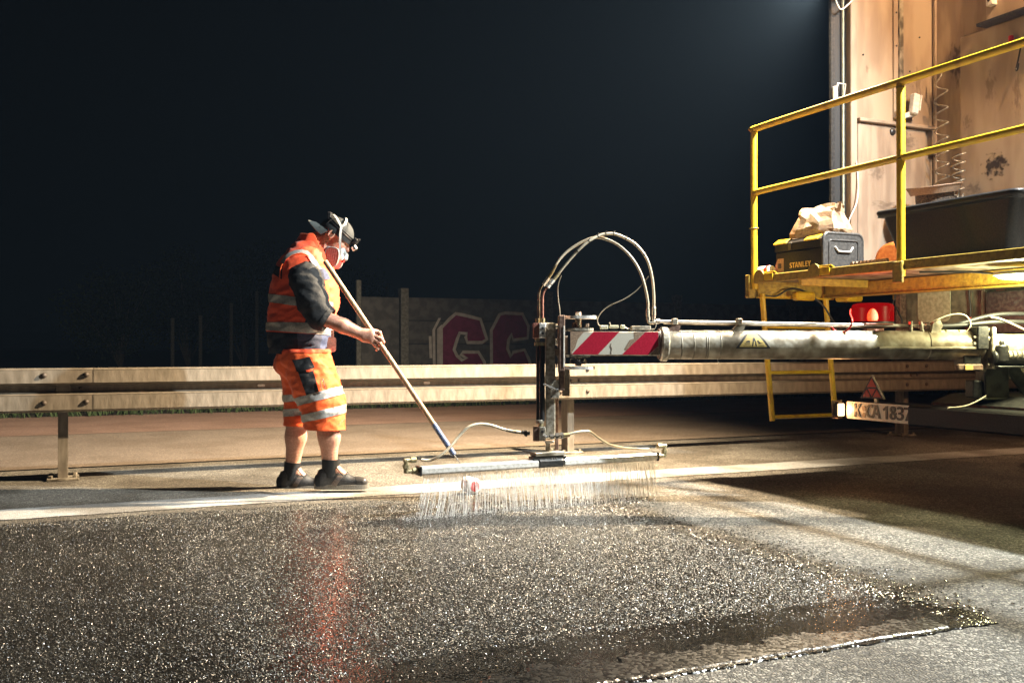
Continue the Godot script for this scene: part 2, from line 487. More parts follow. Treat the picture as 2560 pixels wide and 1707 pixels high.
func surface(prims: Array, k: float, lo: Vector3, hi: Vector3, cell: float) -> Array:
	var nx := int((hi.x - lo.x) / cell) + 2
	var ny := int((hi.y - lo.y) / cell) + 2
	var nz := int((hi.z - lo.z) / cell) + 2
	var val := PackedFloat32Array()
	val.resize(nx * ny * nz)
	var bk := 5
	for bz in range(0, nz, bk):
		for by in range(0, ny, bk):
			for bx in range(0, nx, bk):
				var c := lo + Vector3(bx + 2, by + 2, bz + 2) * cell
				var d := field(c, prims, k)
				var skip := absf(d) > cell * bk * 1.25 + k
				for z in range(bz, mini(bz + bk, nz)):
					for y in range(by, mini(by + bk, ny)):
						var o := (z * ny + y) * nx
						for x in range(bx, mini(bx + bk, nx)):
							val[o + x] = d if skip else field(lo + Vector3(x, y, z) * cell, prims, k)
	var ids := {}
	var v := PackedVector3Array()
	var ix := PackedInt32Array()
	var sy := nx
	var sz := nx * ny
	var offs := [0, 1, sy, sy + 1, sz, sz + 1, sz + sy, sz + sy + 1]
	var pos := [Vector3(0, 0, 0), Vector3(1, 0, 0), Vector3(0, 1, 0), Vector3(1, 1, 0), Vector3(0, 0, 1), Vector3(1, 0, 1), Vector3(0, 1, 1), Vector3(1, 1, 1)]
	var edges := [[0, 1], [2, 3], [4, 5], [6, 7], [0, 2], [1, 3], [4, 6], [5, 7], [0, 4], [1, 5], [2, 6], [3, 7]]
	for z in nz - 1:
		for y in ny - 1:
			for x in nx - 1:
				var o := z * sz + y * sy + x
				var neg := 0
				for q in offs:
					if val[o + q] < 0.0:
						neg += 1
				if neg == 0 or neg == 8:
					continue
				var s := Vector3.ZERO
				var cnt := 0
				for e in edges:
					var a: float = val[o + offs[e[0]]]
					var b: float = val[o + offs[e[1]]]
					if (a < 0.0) != (b < 0.0):
						s += pos[e[0]].lerp(pos[e[1]], a / (a - b))
						cnt += 1
				ids[o] = v.size()
				v.append(lo + (Vector3(x, y, z) + s / cnt) * cell)
	var dirs := [[1, sy, sz], [sy, sz, 1], [sz, 1, sy]]
	for o in ids:
		for dd in dirs:
			var a: float = val[o]
			var b: float = val[o + dd[0]] if o + dd[0] < val.size() else a
			if (a < 0.0) == (b < 0.0):
				continue
			var q: Array = [o, o - dd[1], o - dd[1] - dd[2], o - dd[2]]
			if not (ids.has(q[1]) and ids.has(q[2]) and ids.has(q[3])):
				continue
			var i0: int = ids[q[0]]
			var i1: int = ids[q[1]]
			var i2: int = ids[q[2]]
			var i3: int = ids[q[3]]
			if a < 0.0:
				ix.append_array([i0, i2, i1, i0, i3, i2])
			else:
				ix.append_array([i0, i1, i2, i0, i2, i3])
	var out := renormal([v, PackedVector3Array(), ix])
	var good := 0
	for q in range(0, v.size(), maxi(1, v.size() / 60)):
		good += 1 if field(v[q] + out[1][q] * cell, prims, k) > field(v[q] - out[1][q] * cell, prims, k) else -1
	if good < 0:
		for q in range(0, ix.size(), 3):
			var t := ix[q]
			ix[q] = ix[q + 1]
			ix[q + 1] = t
		out = renormal([v, PackedVector3Array(), ix])
	return out

func renormal(a: Array) -> Array:
	var n := PackedVector3Array()
	n.resize(a[0].size())
	for k in range(0, a[2].size(), 3):
		var p: Vector3 = a[0][a[2][k]]
		var q: Vector3 = a[0][a[2][k + 1]]
		var r: Vector3 = a[0][a[2][k + 2]]
		var f := (r - p).cross(q - p)
		for e in 3:
			n[a[2][k + e]] += f
	for k in n.size():
		n[k] = n[k].normalized()
	a[1] = n
	return a

# folds: push the surface in and out with a stretched noise
func crease(a: Array, sd: int, scale: Vector3, amp: float) -> Array:
	var f := FastNoiseLite.new()
	f.seed = sd
	f.frequency = 1.0
	f.fractal_octaves = 3
	f.noise_type = FastNoiseLite.TYPE_SIMPLEX_SMOOTH
	for k in a[0].size():
		var p: Vector3 = a[0][k]
		var w := f.get_noise_3dv(p * scale)
		a[0][k] = p + a[1][k] * (amp * (1.0 - absf(w) * 2.6))
	return renormal(a)

# keep what lies on the positive side of every plane
func cut(a: Array, planes: Array, puff := 0.0) -> Array:
	var v: PackedVector3Array = a[0]
	var n: PackedVector3Array = a[1]
	var out := [PackedVector3Array(), PackedVector3Array(), PackedInt32Array()]
	var nv := PackedVector3Array()
	var nn := PackedVector3Array()
	var ni := PackedInt32Array()
	var seen := {}
	for k in range(0, a[2].size(), 3):
		var poly := []
		for e in 3:
			poly.append([v[a[2][k + e]], n[a[2][k + e]], a[2][k + e]])
		var whole := true
		for pl in planes:
			var res := []
			for e in poly.size():
				var s: Array = poly[e]
				var t: Array = poly[(e + 1) % poly.size()]
				var ds: float = pl.distance_to(s[0])
				var dt: float = pl.distance_to(t[0])
				if ds >= 0.0:
					res.append(s)
				if (ds >= 0.0) != (dt >= 0.0):
					whole = false
					var w := ds / (ds - dt)
					res.append([s[0].lerp(t[0], w), s[1].lerp(t[1], w).normalized(), -1])
			poly = res
			if poly.size() < 3:
				break
		if poly.size() < 3:
			continue
		var idx := []
		for q in poly:
			if q[2] >= 0:
				if not seen.has(q[2]):
					seen[q[2]] = nv.size()
					nv.append(q[0] + q[1] * puff)
					nn.append(q[1])
				idx.append(seen[q[2]])
			else:
				idx.append(nv.size())
				nv.append(q[0] + q[1] * puff)
				nn.append(q[1])
		for e in range(1, poly.size() - 1):
			ni.append_array([idx[0], idx[e], idx[e + 1]])
	return [nv, nn, ni]

func mesh_of(a: Array) -> ArrayMesh:
	var mb := MB.new()
	return mb.raw(a).mesh()

# plane through p and q (seen from the side), keeping the side towards which "keep" points
func side_plane(p: Vector3, q: Vector3, keep: Vector3) -> Plane:
	var d := q - p
	var nn := Vector3(-d.y, d.x, 0).normalized()
	if nn.dot(keep) < 0.0:
		nn = -nn
	return Plane(nn, nn.dot(p))

func _ready() -> void:
	rng.seed = 7
	# camera: about 0.9 m above the road, looking across it at the crash barrier
	var cam := Camera3D.new()
	cam.name = "camera"
	cam.keep_aspect = Camera3D.KEEP_HEIGHT
	cam.fov = 38.86
	cam.near = 0.05
	cam.far = 600.0
	cam.position = Vector3(0, 0.9, 0)
	cam.rotation = Vector3(deg_to_rad(0.32), YAW, 0)
	add_child(cam)
	cam.current = true
	var env := Environment.new()
	env.background_mode = Environment.BG_SKY
	var sm := ProceduralSkyMaterial.new()
	sm.sky_top_color = Color(0.0006, 0.0009, 0.0011).linear_to_srgb()
	sm.sky_horizon_color = Color(0.0008, 0.0013, 0.0016).linear_to_srgb()
	sm.ground_horizon_color = Color(0.0007, 0.001, 0.0012).linear_to_srgb()
	sm.ground_bottom_color = Color(0.001, 0.001, 0.001).linear_to_srgb()
	sm.sun_angle_max = 1.0
	var sky := Sky.new()
	sky.sky_material = sm
	env.sky = sky
	env.tonemap_mode = Environment.TONE_MAPPER_LINEAR
	env.tonemap_exposure = 1.0
	env.fog_enabled = true
	env.fog_density = 0.0006
	env.fog_light_color = Color(0.63, 0.79, 1.0)
	env.sdfgi_enabled = true
	env.ssao_enabled = true
	env.ssil_enabled = true
	var we := WorldEnvironment.new()
	we.name = "world_environment"
	we.environment = env
	add_child(we)
	# the two floodlights of the truck; their housings are built with the truck
	beam(LAMP_WARM, Vector3(-0.80, -0.42, -0.43), Color(1.0, 0.90, 0.75), 182.0, 78.0)
	beam(LAMP_COOL, Vector3(-0.72, -0.62, -0.32), Color(0.94, 0.97, 0.97), 108.0, 70.0)
	flood(Vector3(5.50, 4.3, -3.5), Vector3(0.12, -0.80, -0.57), Color(1.0, 0.80, 0.58), 19.0, Vector2(0.4, 0.12))  # added light to brighten the tan wall and side screen
	make_materials()
	build_ground()
	build_guardrail()
	build_background()
	build_truck()
	build_platform_things()
	build_boom()
	build_roller()
	build_person()

const LAMP_WARM := Vector3(4.94, 3.57, -5.37)
const LAMP_COOL := Vector3(5.32, 4.05, -2.75)

func beam(at: Vector3, dir: Vector3, c: Color, e: float, angle: float) -> void:
	var l := SpotLight3D.new()
	l.name = "work_lamp_light"
	l.light_color = c
	l.light_energy = e
	l.spot_range = 80.0
	l.spot_attenuation = 2.0
	l.spot_angle = angle
	l.spot_angle_attenuation = 1.0
	l.light_size = 0.065
	l.shadow_enabled = true
	add_child(l, true)
	l.look_at_from_position(at + dir.normalized() * 0.11, at + dir, Vector3(0.1, 0.2, 0.97))

func flood(at: Vector3, dir: Vector3, c: Color, e: float, size: Vector2) -> void:
	var l := AreaLight3D.new()
	l.name = "added_wall_lamp_light"
	l.area_size = size
	l.light_color = c
	l.light_energy = e
	l.area_range = 60.0
	l.shadow_enabled = true
	add_child(l, true)
	l.look_at_from_position(at + dir.normalized() * 0.02, at + dir, Vector3(0.97, 0.2, 0.1))

# ------------------------------------------------------------------ ground
func sheet(poly: PackedVector2Array, y: float, tile: float) -> MB:     # poly: (along the road, across the road)
	var mb := MB.new()
	var t := Geometry2D.triangulate_polygon(poly)
	for k in range(0, t.size(), 3):
		var p := []
		for e in 3:
			p.append(Vector3(poly[t[k + e]].x, y, -poly[t[k + e]].y))
		mb.tri(p[0], p[1], p[2], Vector3.UP)
	for q in mb.v:
		mb.uv.append(Vector2(q.x, q.z) / tile)
		mb.uv2.append(Vector2(q.x, q.z * 1.0) / 5.3)
	return mb

# close the edge of a film that lies on the road: a narrow slope down to it
func skirt(mb: MB, poly: PackedVector2Array, y: float, y0: float, w: float) -> MB:
	var cw := Geometry2D.is_polygon_clockwise(poly)
	for k in poly.size():
		var p := poly[k]
		var q := poly[(k + 1) % poly.size()]
		if p.x < -6.0 or q.x < -6.0:
			continue
		var o := Vector2(q.y - p.y, p.x - q.x).normalized() * (-w if cw else w)
		mb.quad(Vector3(p.x, y, -p.y), Vector3(q.x, y, -q.y), Vector3(q.x + o.x, y0, -q.y - o.y), Vector3(p.x + o.x, y0, -p.y - o.y), Vector3(o.x, 0.4 * w, -o.y))
	mb.uv.clear()
	mb.uv2.clear()
	for v in mb.v:
		mb.uv.append(Vector2(v.x, v.z) / 0.8)
		mb.uv2.append(Vector2(v.x, v.z) / 5.3)
	return mb

func rect(a: float, b: float, c: float, d: float) -> PackedVector2Array:
	return PackedVector2Array([Vector2(a, c), Vector2(b, c), Vector2(b, d), Vector2(a, d)])

func ragged(from: Vector2, to: Vector2, step: float, amp: float, sd: int) -> PackedVector2Array:
	var f := FastNoiseLite.new()
	f.seed = sd
	f.frequency = 1.0
	f.fractal_octaves = 4
	var out := PackedVector2Array()
	var cnt := int(from.distance_to(to) / step)
	var side := (to - from).normalized().orthogonal()
	for k in cnt:
		var p := from.lerp(to, float(k) / cnt)
		var w := f.get_noise_2d(p.x * 7.0, p.y * 7.0) * amp + rng.randf_range(-0.5, 0.5) * amp * 0.5
		out.append(p + side * w)
	return out

func build_ground() -> void:
	obj("ground", sheet(rect(-250, 350, -60, 400), -0.014, 3.0), M.soil).set_meta("kind", "structure")
	obj("road", sheet(rect(-40, 90, -12, 7.86), 0.0, 0.8), M.road).set_meta("kind", "structure")
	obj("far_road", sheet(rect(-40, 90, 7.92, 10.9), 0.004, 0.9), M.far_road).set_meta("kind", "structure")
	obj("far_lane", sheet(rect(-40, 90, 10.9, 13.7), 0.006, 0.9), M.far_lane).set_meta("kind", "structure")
	obj("road_shoulder", sheet(rect(-40, 90, 6.0, 7.86), 0.002, 0.8), M.shoulder).set_meta("kind", "structure")
	var edge := ragged(Vector2(-3.0, 5.66), Vector2(8.0, 5.665), 0.03, 0.012, 3)
	edge.append_array(PackedVector2Array([Vector2(60, 5.66), Vector2(60, 6.02)]))
	edge.append_array(ragged(Vector2(8.0, 6.02), Vector2(-3.0, 6.02), 0.03, 0.012, 4))
	edge.append_array(PackedVector2Array([Vector2(-40, 6.02), Vector2(-40, 5.66)]))
	obj("road_edge_line", sheet(edge, 0.004, 0.8), M.line_paint).set_meta("kind", "structure")
	# binder that has just been sprayed
	var wet := PackedVector2Array([Vector2(-30, 5.52), Vector2(-30, 2.24)])
	wet.append_array(ragged(Vector2(-3.0, 2.24), Vector2(2.74, 2.24), 0.012, 0.018, 5))
	wet.append_array(ragged(Vector2(2.74, 2.24), Vector2(2.60, 4.6), 0.008, 0.09, 6))
	wet.append_array(ragged(Vector2(2.62, 4.6), Vector2(3.1, 4.95), 0.02, 0.05, 7))
	wet.append_array(ragged(Vector2(3.1, 4.95), Vector2(1.7, 5.3), 0.02, 0.04, 8))
	wet.append_array(ragged(Vector2(1.7, 5.3), Vector2(-3.0, 5.53), 0.03, 0.02, 9))
	obj("wet_road", skirt(sheet(wet, 0.004, 0.8), wet, 0.004, 0.0005, 0.005), M.wet).set_meta("kind", "structure")
	var spl := MB.new()
	var rs := RandomNumberGenerator.new()
	rs.seed = 12
	for q in 1500:
		var c := Vector2(2.62 + absf(rs.randfn(0, 0.13)), rs.randf_range(2.3, 4.9))
		var rad := rs.randf_range(0.0025, 0.009)
		var pts := []
		for w in 6:
			var an := TAU * w / 6.0
			pts.append(Vector3(c.x + cos(an) * rad * rs.randf_range(0.7, 1.3), 0.0045, -c.y - sin(an) * rad * rs.randf_range(0.7, 1.3)))
		for w in 6:
			spl.tri(Vector3(c.x, 0.0065, -c.y), pts[w], pts[(w + 1) % 6], Vector3.UP)
	for q in spl.v:
		spl.uv.append(Vector2(q.x, q.z) / 0.8)
		spl.uv2.append(Vector2(q.x, q.z) / 5.3)
	var so := obj("binder_splashes", spl, M.wet)
	so.set_meta("kind", "stuff")
	tag(so, "dark wet splashes of binder along the end of the sprayed strip", "splashes")
	# stone chips standing out of the binder film
	for kind in 3:
		var ch := MB.new()
		var pr := RandomNumberGenerator.new()
		pr.seed = 40 + kind
		var sph := SphereMesh.new()
		sph.radius = 1.0
		sph.height = 2.0
		sph.radial_segments = 7
		sph.rings = 3
		var arr := sph.get_mesh_arrays()
		var pv: PackedVector3Array = arr[Mesh.ARRAY_VERTEX]
		var pi: PackedInt32Array = arr[Mesh.ARRAY_INDEX]
		var moved := {}
		for q in pv.size():
			var key := (pv[q] * 50.0).round()
			if not moved.has(key):
				moved[key] = pv[q] * pr.randf_range(0.72, 1.2)
			pv[q] = moved[key]
		for q in range(0, pi.size(), 3):
			ch.tri(pv[pi[q]], pv[pi[q + 1]], pv[pi[q + 2]], pv[pi[q]] + pv[pi[q + 1]] + pv[pi[q + 2]])
		var mm := MultiMesh.new()
		mm.transform_format = MultiMesh.TRANSFORM_3D
		mm.use_colors = true
		mm.mesh = ch.mesh()
		var cnt := 75000
		mm.instance_count = cnt
		var fn := FastNoiseLite.new()
		fn.seed = 90
		fn.frequency = 1.6
		for q in cnt:
			var tt := pr.randf_range(2.5, 5.52)
			var reach := 3.0 + 0.25 * fn.get_noise_2d(tt * 3.0, 4.0)
			var ss := lerpf(-0.54 * tt + 0.4, reach, pr.randf())
			if pr.randf() < smoothstep(2.68, reach, ss) * 0.85 or (tt > 5.15 and ss > 2.3) or (tt < 2.66 and pr.randf() < 0.8):
				ss -= 2.4
			var r := pr.randf_range(0.0015, 0.0037)
			var bs := Basis.from_euler(Vector3(pr.randf() * 6.28, pr.randf() * 6.28, pr.randf() * 6.28)).scaled(Vector3(1.0, 0.7, 1.0) * r)
			mm.set_instance_transform(q, Transform3D(bs, Vector3(ss, 0.0042 + r * pr.randf_range(-0.45, 0.15), -tt)))
			# denser glints put into the colour: more pale chips towards the bar
			var glint_share := smoothstep(-0.4, 2.6, ss + 0.5 * fn.get_noise_2d(ss * 2.0, tt * 2.0)) * 0.62
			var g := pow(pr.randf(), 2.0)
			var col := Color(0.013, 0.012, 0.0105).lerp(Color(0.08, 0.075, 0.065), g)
			if pr.randf() < glint_share:
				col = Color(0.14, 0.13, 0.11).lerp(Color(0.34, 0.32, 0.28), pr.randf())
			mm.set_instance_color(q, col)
		var mi := MultiMeshInstance3D.new()
		mi.name = "stone_chips"
		mi.multimesh = mm
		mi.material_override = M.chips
		mi.set_meta("kind", "stuff")
		add_child(mi, true)
		tag(mi, "wet glistening stone chips of the freshly sprayed road surface", "stone chips", "stone chips in the binder")
	# the thick run of binder along its near edge
	var pool := PackedVector2Array([Vector2(-30, 2.62), Vector2(-30, 2.25)])
	pool.append_array(ragged(Vector2(-3.0, 2.255), Vector2(2.55, 2.262), 0.012, 0.010, 10))
	pool.append_array(ragged(Vector2(2.55, 2.36), Vector2(-3.0, 2.60), 0.012, 0.07, 11))
	obj("tar_run", skirt(sheet(pool, 0.0075, 0.8), pool, 0.0075, 0.0042, 0.008), M.tar).set_meta("kind", "structure")

# ------------------------------------------------------------------ crash barrier
func build_guardrail() -> void:
	var g := thing("guardrail", "long galvanised steel crash barrier along the road edge, behind the worker", "guardrail")
	var prof := [[-7.135, 0.735], [-7.105, 0.757], [-7.085, 0.745], [-7.08, 0.660], [-7.165, 0.640], [-7.165, 0.596], [-7.08, 0.578], [-7.08, 0.482], [-7.095, 0.468], [-7.125, 0.486]]
	var joints := [-3.73, 0.08, 3.89, 7.70, 11.51, 15.3]
	for k in joints.size() - 1:
		var mb := MB.new()
		var x0: float = joints[k]
		var x1: float = joints[k + 1] - (0.0 if k < 2 else -0.0)
		for a in prof.size() - 1:
			var p := Vector2(prof[a][0], prof[a][1])
			var q := Vector2(prof[a + 1][0], prof[a + 1][1])
			var nn := (q - p).orthogonal().normalized()
			if nn.x < 0 and a not in [4]:
				nn = -nn
			if a == 0:
				nn = Vector2(0.3, 0.95)
			var th := 0.003
			for side in [1.0, -1.0]:
				var o := nn * th * (0.0 if side < 0 else 1.0)
				mb.quad(Vector3(x0, p.y + o.y, p.x + o.x), Vector3(x1, p.y + o.y, p.x + o.x), Vector3(x1, q.y + o.y, q.x + o.x), Vector3(x0, q.y + o.y, q.x + o.x), Vector3(0, nn.y, nn.x) * side)
			for e in [x0, x1]:
				mb.quad(Vector3(e, p.y, p.x), Vector3(e, q.y, q.x), Vector3(e, q.y + nn.y * th, q.x + nn.x * th), Vector3(e, p.y + nn.y * th, p.x + nn.x * th), Vector3(-1 if e == x0 else 1, 0, 0))
		# lap plate: the end of a section reaches under the next one, which stands a little proud
		var beam := obj("beam", mb, M.galv if k % 2 else M.galv_b, g)
		beam.position.z = 0.0025 if k % 2 else 0.0
		for b in [[-0.30, 0.712], [-0.045, 0.714], [-0.30, 0.530], [-0.045, 0.532], [-0.16, 0.620], [-0.08, 0.620]]:
			var bm := MB.new()
			var z := -7.076 if b[1] > 0.63 or b[1] < 0.6 else -7.162
			var r := 0.018 if z > -7.1 else 0.012
			bm.lathe([Vector2(r, 0), Vector2(r * 0.93, 0.006), Vector2(r * 0.66, 0.012), Vector2(r * 0.3, 0.0155), Vector2(0, 0.0165)], Transform3D(Basis(Vector3.RIGHT, PI / 2), Vector3(x1 + b[0], b[1], z)), 14)
			obj("bolt", bm, M.bolt, g)
	for p in [[-3.95, -7.24], [-0.107, -7.24], [3.775, -7.30], [7.60, -7.34], [11.45, -7.34]]:
		var post := part("post", g, Vector3(p[0], 0, p[1]))
		var mb := MB.new()
		mb.box(Vector3(0, 0.36, 0.055), Vector3(0.062, 0.70, 0.006), 0.002)
		mb.box(Vector3(0, 0.36, -0.055), Vector3(0.062, 0.70, 0.006), 0.002)
		mb.box(Vector3(-0.028, 0.36, 0), Vector3(0.006, 0.698, 0.104), 0.001)
		mb.box(Vector3(0.028, 0.36, 0.042), Vector3(0.005, 0.698, 0.02), 0.001)
		obj("channel", mb, M.galv, post)
		obj("base_plate", MB.new().box(Vector3(0, 0.011, 0), Vector3(0.20, 0.018, 0.20), 0.004), M.steel_dirty, post)
		for e in [[-0.075, 0.075], [0.075, 0.075], [-0.075, -0.075], [0.075, -0.075]]:
			obj("anchor_nut", hexnut(MB.new(), Vector3(e[0], 0.02, e[1]), Vector3(e[0], 0.038, e[1]), 0.015), M.steel_dirty, post)
		obj("spacer", MB.new().box(Vector3(0, 0.62, 0.075), Vector3(0.09, 0.16, 0.05), 0.004), M.galv_b, post)
	for p in [Vector3(1.1993, 0.6218, -7.145), Vector3(2.4665, 0.62, -7.145)]:
		var mb := MB.new()
		mb.prism(rounded(0.052, 0.018, 0.0085), Transform3D(Basis(), Vector3(p.x, 0.620, -7.162)), 0.008)
		obj("reflector", mb, M.white_paint, g)

# ------------------------------------------------------------------ what stands in the dark behind
func build_background() -> void:
	var wall := thing("noise_barrier", "dark concrete noise barrier with purple graffiti beyond the crash barrier", "noise barrier")
	var zf := -19.0
	var xs := [6.05, 9.35, 12.7, 16.05, 19.4, 22.8]
	for k in xs.size():
		var x: float = xs[k]
		obj("post", MB.new().box(Vector3(x, 1.05, zf - 0.02), Vector3(0.17, 2.1, 0.2), 0.01), M.post_dark, wall)
		if k + 1 < xs.size():
			for r in 4:
				obj("panel", MB.new().box(Vector3((x + xs[k + 1]) / 2, 0.24 + r * 0.48, zf - 0.04), Vector3(xs[k + 1] - x - 0.17, 0.472, 0.12), 0.012), M.concrete, wall)
	obj("panel", MB.new().box(Vector3(5.55, 0.96, zf - 0.04), Vector3(0.8, 1.9, 0.12), 0.012), M.concrete, wall)
	obj("post", MB.new().box(Vector3(5.1, 1.12, zf - 0.02), Vector3(0.10, 2.24, 0.12), 0.01), M.post_dark, wall)
	# sprayed letters: fill and pale outline, a film of paint on the panels
	var letters := [
		[Vector3(6.8571, 0.1676, -19), Vector3(6.8566, 1.2913, -19), Vector3(7.0337, 1.4765, -19), Vector3(7.1763, 1.5955, -19), Vector3(7.3738, 1.5646, -19), Vector3(7.737, 1.4847, -19), Vector3(7.8286, 1.2141, -19), Vector3(7.8838, 1.0615, -19), Vector3(7.7737, 0.9933, -19), Vector3(7.4372, 0.9926, -19), Vector3(7.401, 1.1104, -19), Vector3(7.4281, 1.1779, -19), Vector3(7.266, 1.1938, -19), Vector3(7.2033, 1.0425, -19), Vector3(7.1408, 0.8414, -19), Vector3(7.2124, 0.7072, -19), Vector3(7.3201, 0.6228, -19), Vector3(7.4282, 0.6558, -19), Vector3(7.2841, 0.7405, -19), Vector3(7.338, 0.7907, -19), Vector3(7.6915, 0.79, -19), Vector3(7.8288, 0.5775, -19), Vector3(7.8472, 0.153, -19)],
		[Vector3(7.9945, 0.1508, -19), Vector3(7.9851, 1.2491, -19), Vector3(8.1798, 1.5924, -19), Vector3(8.3104, 1.6285, -19), Vector3(8.7158, 1.6084, -19), Vector3(8.8588, 1.3504, -19), Vector3(8.8396, 1.0905, -19), Vector3(8.4982, 1.0462, -19), Vector3(8.4605, 1.175, -19), Vector3(8.3854, 1.0459, -19), Vector3(8.3666, 0.8571, -19), Vector3(8.4417, 0.6852, -19), Vector3(8.4982, 0.7882, -19), Vector3(8.7633, 0.8395, -19), Vector3(8.8778, 0.6141, -19), Vector3(9.0024, 0.1358, -19)]]
	for lt in letters:
		var poly := PackedVector2Array()
		for p in lt:
			poly.append(Vector2(p.x, p.y))
		obj("graffiti_fill", MB.new().prism(poly, Transform3D(Basis(), Vector3(0, 0, zf + 0.021)), 0.003), M.graffiti, wall)
		var path := []
		for p in lt:
			path.append(Vector3(p.x, p.y, zf + 0.0245))
		for off in [0.0]:
			var rows := []
			var out := []
			for q in path.size():
				var d: Vector3 = path[min(q + 1, path.size() - 1)] - path[max(q - 1, 0)]
				out.append(Vector3(-d.y, d.x, 0).normalized())
			for w in [-0.035, 0.035]:
				var row := PackedVector3Array()
				for q in path.size():
					row.append(path[q] + out[q] * w)
				rows.append(row)
			obj("graffiti_outline", MB.new().grid(rows, false, false, Vector3.BACK), M.graffiti_pale, wall)
	for lt in [[Vector3(6.7954, 0.1685, -19), Vector3(6.7949, 1.2742, -19), Vector3(6.8831, 1.3581, -19)], [Vector3(6.7075, 0.1698, -19), Vector3(6.6895, 1.2485, -19), Vector3(6.8212, 1.499, -19)], [Vector3(6.6285, 0.668, -19), Vector3(6.6108, 1.1236, -19)]]:
		var rows := []
		for w in [-0.03, 0.03]:
			var row := PackedVector3Array()
			for p in lt:
				row.append(Vector3(p.x + w, p.y, zf + 0.026))
			rows.append(row)
		obj("graffiti_stroke", MB.new().grid(rows, false, false, Vector3.BACK), M.graffiti_pale, wall)
	# thin posts and dark shrubs beyond the far road
	var spots := [[Vector3(3.4524, 0.1607, -42), Vector3(3.4488, 2.0831, -42), "thin pale post, leftmost of the row standing in the dark beyond the barrier"], [Vector3(4.5533, 0.1524, -42), Vector3(4.5498, 2.2128, -42), "thin pale post, second from the left in the dark beyond the barrier"],
		[Vector3(5.7934, 0.143, -42), Vector3(5.7894, 2.7342, -42), "thin pale post, third from the left in the dark beyond the barrier"], [Vector3(6.8481, 0.135, -42), Vector3(6.8436, 3.2639, -42), "tall thin post close behind the worker's back, fourth from the left"],
		[Vector3(12.6044, 0.0914, -42), Vector3(12.6017, 3.7583, -42), "tall thin post between the worker's pole and the graffiti wall"]]
	for s in spots:
		var h: float = s[1].y
		var o := thing("thin_post", s[2], "post", Vector3(s[0].x, 0, s[0].z), Basis(), "thin posts in the dark beyond the crash barrier")
		obj("shaft", cyl(MB.new(), Vector3(0, -0.05, 0), Vector3(0, h - 0.03, 0), 0.075, 0.008), M.post_dark, o)
		obj("top_cap", MB.new().lathe([Vector2(0.085, -0.05), Vector2(0.085, -0.01), Vector2(0.04, 0.02), Vector2(0, 0.024)], Transform3D(Basis(), Vector3(0, h - 0.014, 0)), 12), M.post_dark, o)
	var k := 0
	for s in [[Vector3(1.5768, 0.124, -45), 4.2, "low dark shrub, leftmost in the dark beyond the crash barrier"], [Vector3(4.3698, 0.1029, -45), 5.2, "dark bushy shrub behind the two leftmost thin posts"], [Vector3(6.787, 0.0845, -45), 6.0, "tall dark shrub behind the posts at the worker's back"], [Vector3(11.3915, 0.0497, -45), 5.6, "dark shrub behind the worker's pole, beside the noise barrier"]]:
		shrub(Vector3(s[0].x, 0, s[0].z), s[1], s[2], 100 + k)
		k += 1
	# verge grass at the foot of the barrier
	var mb := MB.new()
	for q in 9000:
		var p := Vector3(rng.randf_range(-8, 24), 0, -rng.randf_range(13.55, 15.6))
		var h := rng.randf_range(0.08, 0.34)
		var a := rng.randf_range(0, TAU)
		var w := Vector3(cos(a), 0, sin(a)) * 0.012
		var tip := p + Vector3(rng.randf_range(-0.12, 0.12), h, rng.randf_range(-0.12, 0.12))
		mb.tri(p - w, p + w, tip, Vector3(0.2, 0.3, 1))
	var gr := obj("verge_grass", mb, M.leaf)
	gr.set_meta("kind", "stuff")
	tag(gr, "dark rough grass along the far side of the far road", "grass")

func shrub(at: Vector3, h: float, label: String, sd: int) -> void:
	var r := RandomNumberGenerator.new()
	r.seed = sd
	var t := thing("dark_shrub", label, "shrub", at, Basis(), "dark shrubs beyond the crash barrier")
	var mb := MB.new()
	var ends := []
	for q in 12:
		var a := r.randf_range(0, TAU)
		var e := Vector3(cos(a) * r.randf_range(0.4, 2.0), h * r.randf_range(0.35, 0.95), sin(a) * r.randf_range(0.4, 1.5))
		mb.tube([Vector3(0, -0.05, 0), e * Vector3(0.35, 0.5, 0.35), e], [0.06, 0.035, 0.014], 6)
		ends.append(e)
		ends.append(e * Vector3(0.8, 0.6, 0.8))
	obj("stem", mb, M.bark, t)
	var cr := MB.new()
	for e in ends:
		for q in 220:
			var p: Vector3 = e + Vector3(r.randfn(0, 0.45), r.randfn(0, 0.36), r.randfn(0, 0.45))
			p.y = maxf(p.y, 0.05)
			var b := Basis.from_euler(Vector3(r.randf() * TAU, r.randf() * TAU, r.randf() * TAU))
			var s := r.randf_range(0.06, 0.12)
			cr.quad(p - b.x * s, p + b.y * s * 0.5, p + b.x * s, p - b.y * s * 0.5, b.z)
	obj("crown", cr, M.leaf, t)

func rebase(root: Node3D, base: Vector3) -> void:
	root.position += base
	for c in root.get_children():
		if c is Node3D:
			c.position -= base

func span(a: Vector3, b: Vector3, bev := 0.004) -> MB:
	return MB.new().box((a + b) / 2, (b - a).abs(), bev)

func housing(t: Node3D, at: Vector3, dir: Vector3, c: Color, arm_to: Vector3) -> void:
	var xf := Transform3D(Basis(), at).looking_at(at + dir, Vector3(0.1, 0.2, 0.97))
	var h := part("work_lamp", t)
	obj("lamp_housing", MB.new().box(at + xf.basis * Vector3(0, 0, 0.05), Vector3(0.32, 0.22, 0.09), 0.02, xf.basis), M.black_steel, h)
	obj("lamp_lens", MB.new().box(at, Vector3(0.27, 0.17, 0.012), 0.002, xf.basis), glow(c, 3.0), h)
	obj("lamp_arm", MB.new().tube([at + xf.basis * Vector3(0, 0, 0.08), arm_to], 0.018, 8), M.black_steel, h)

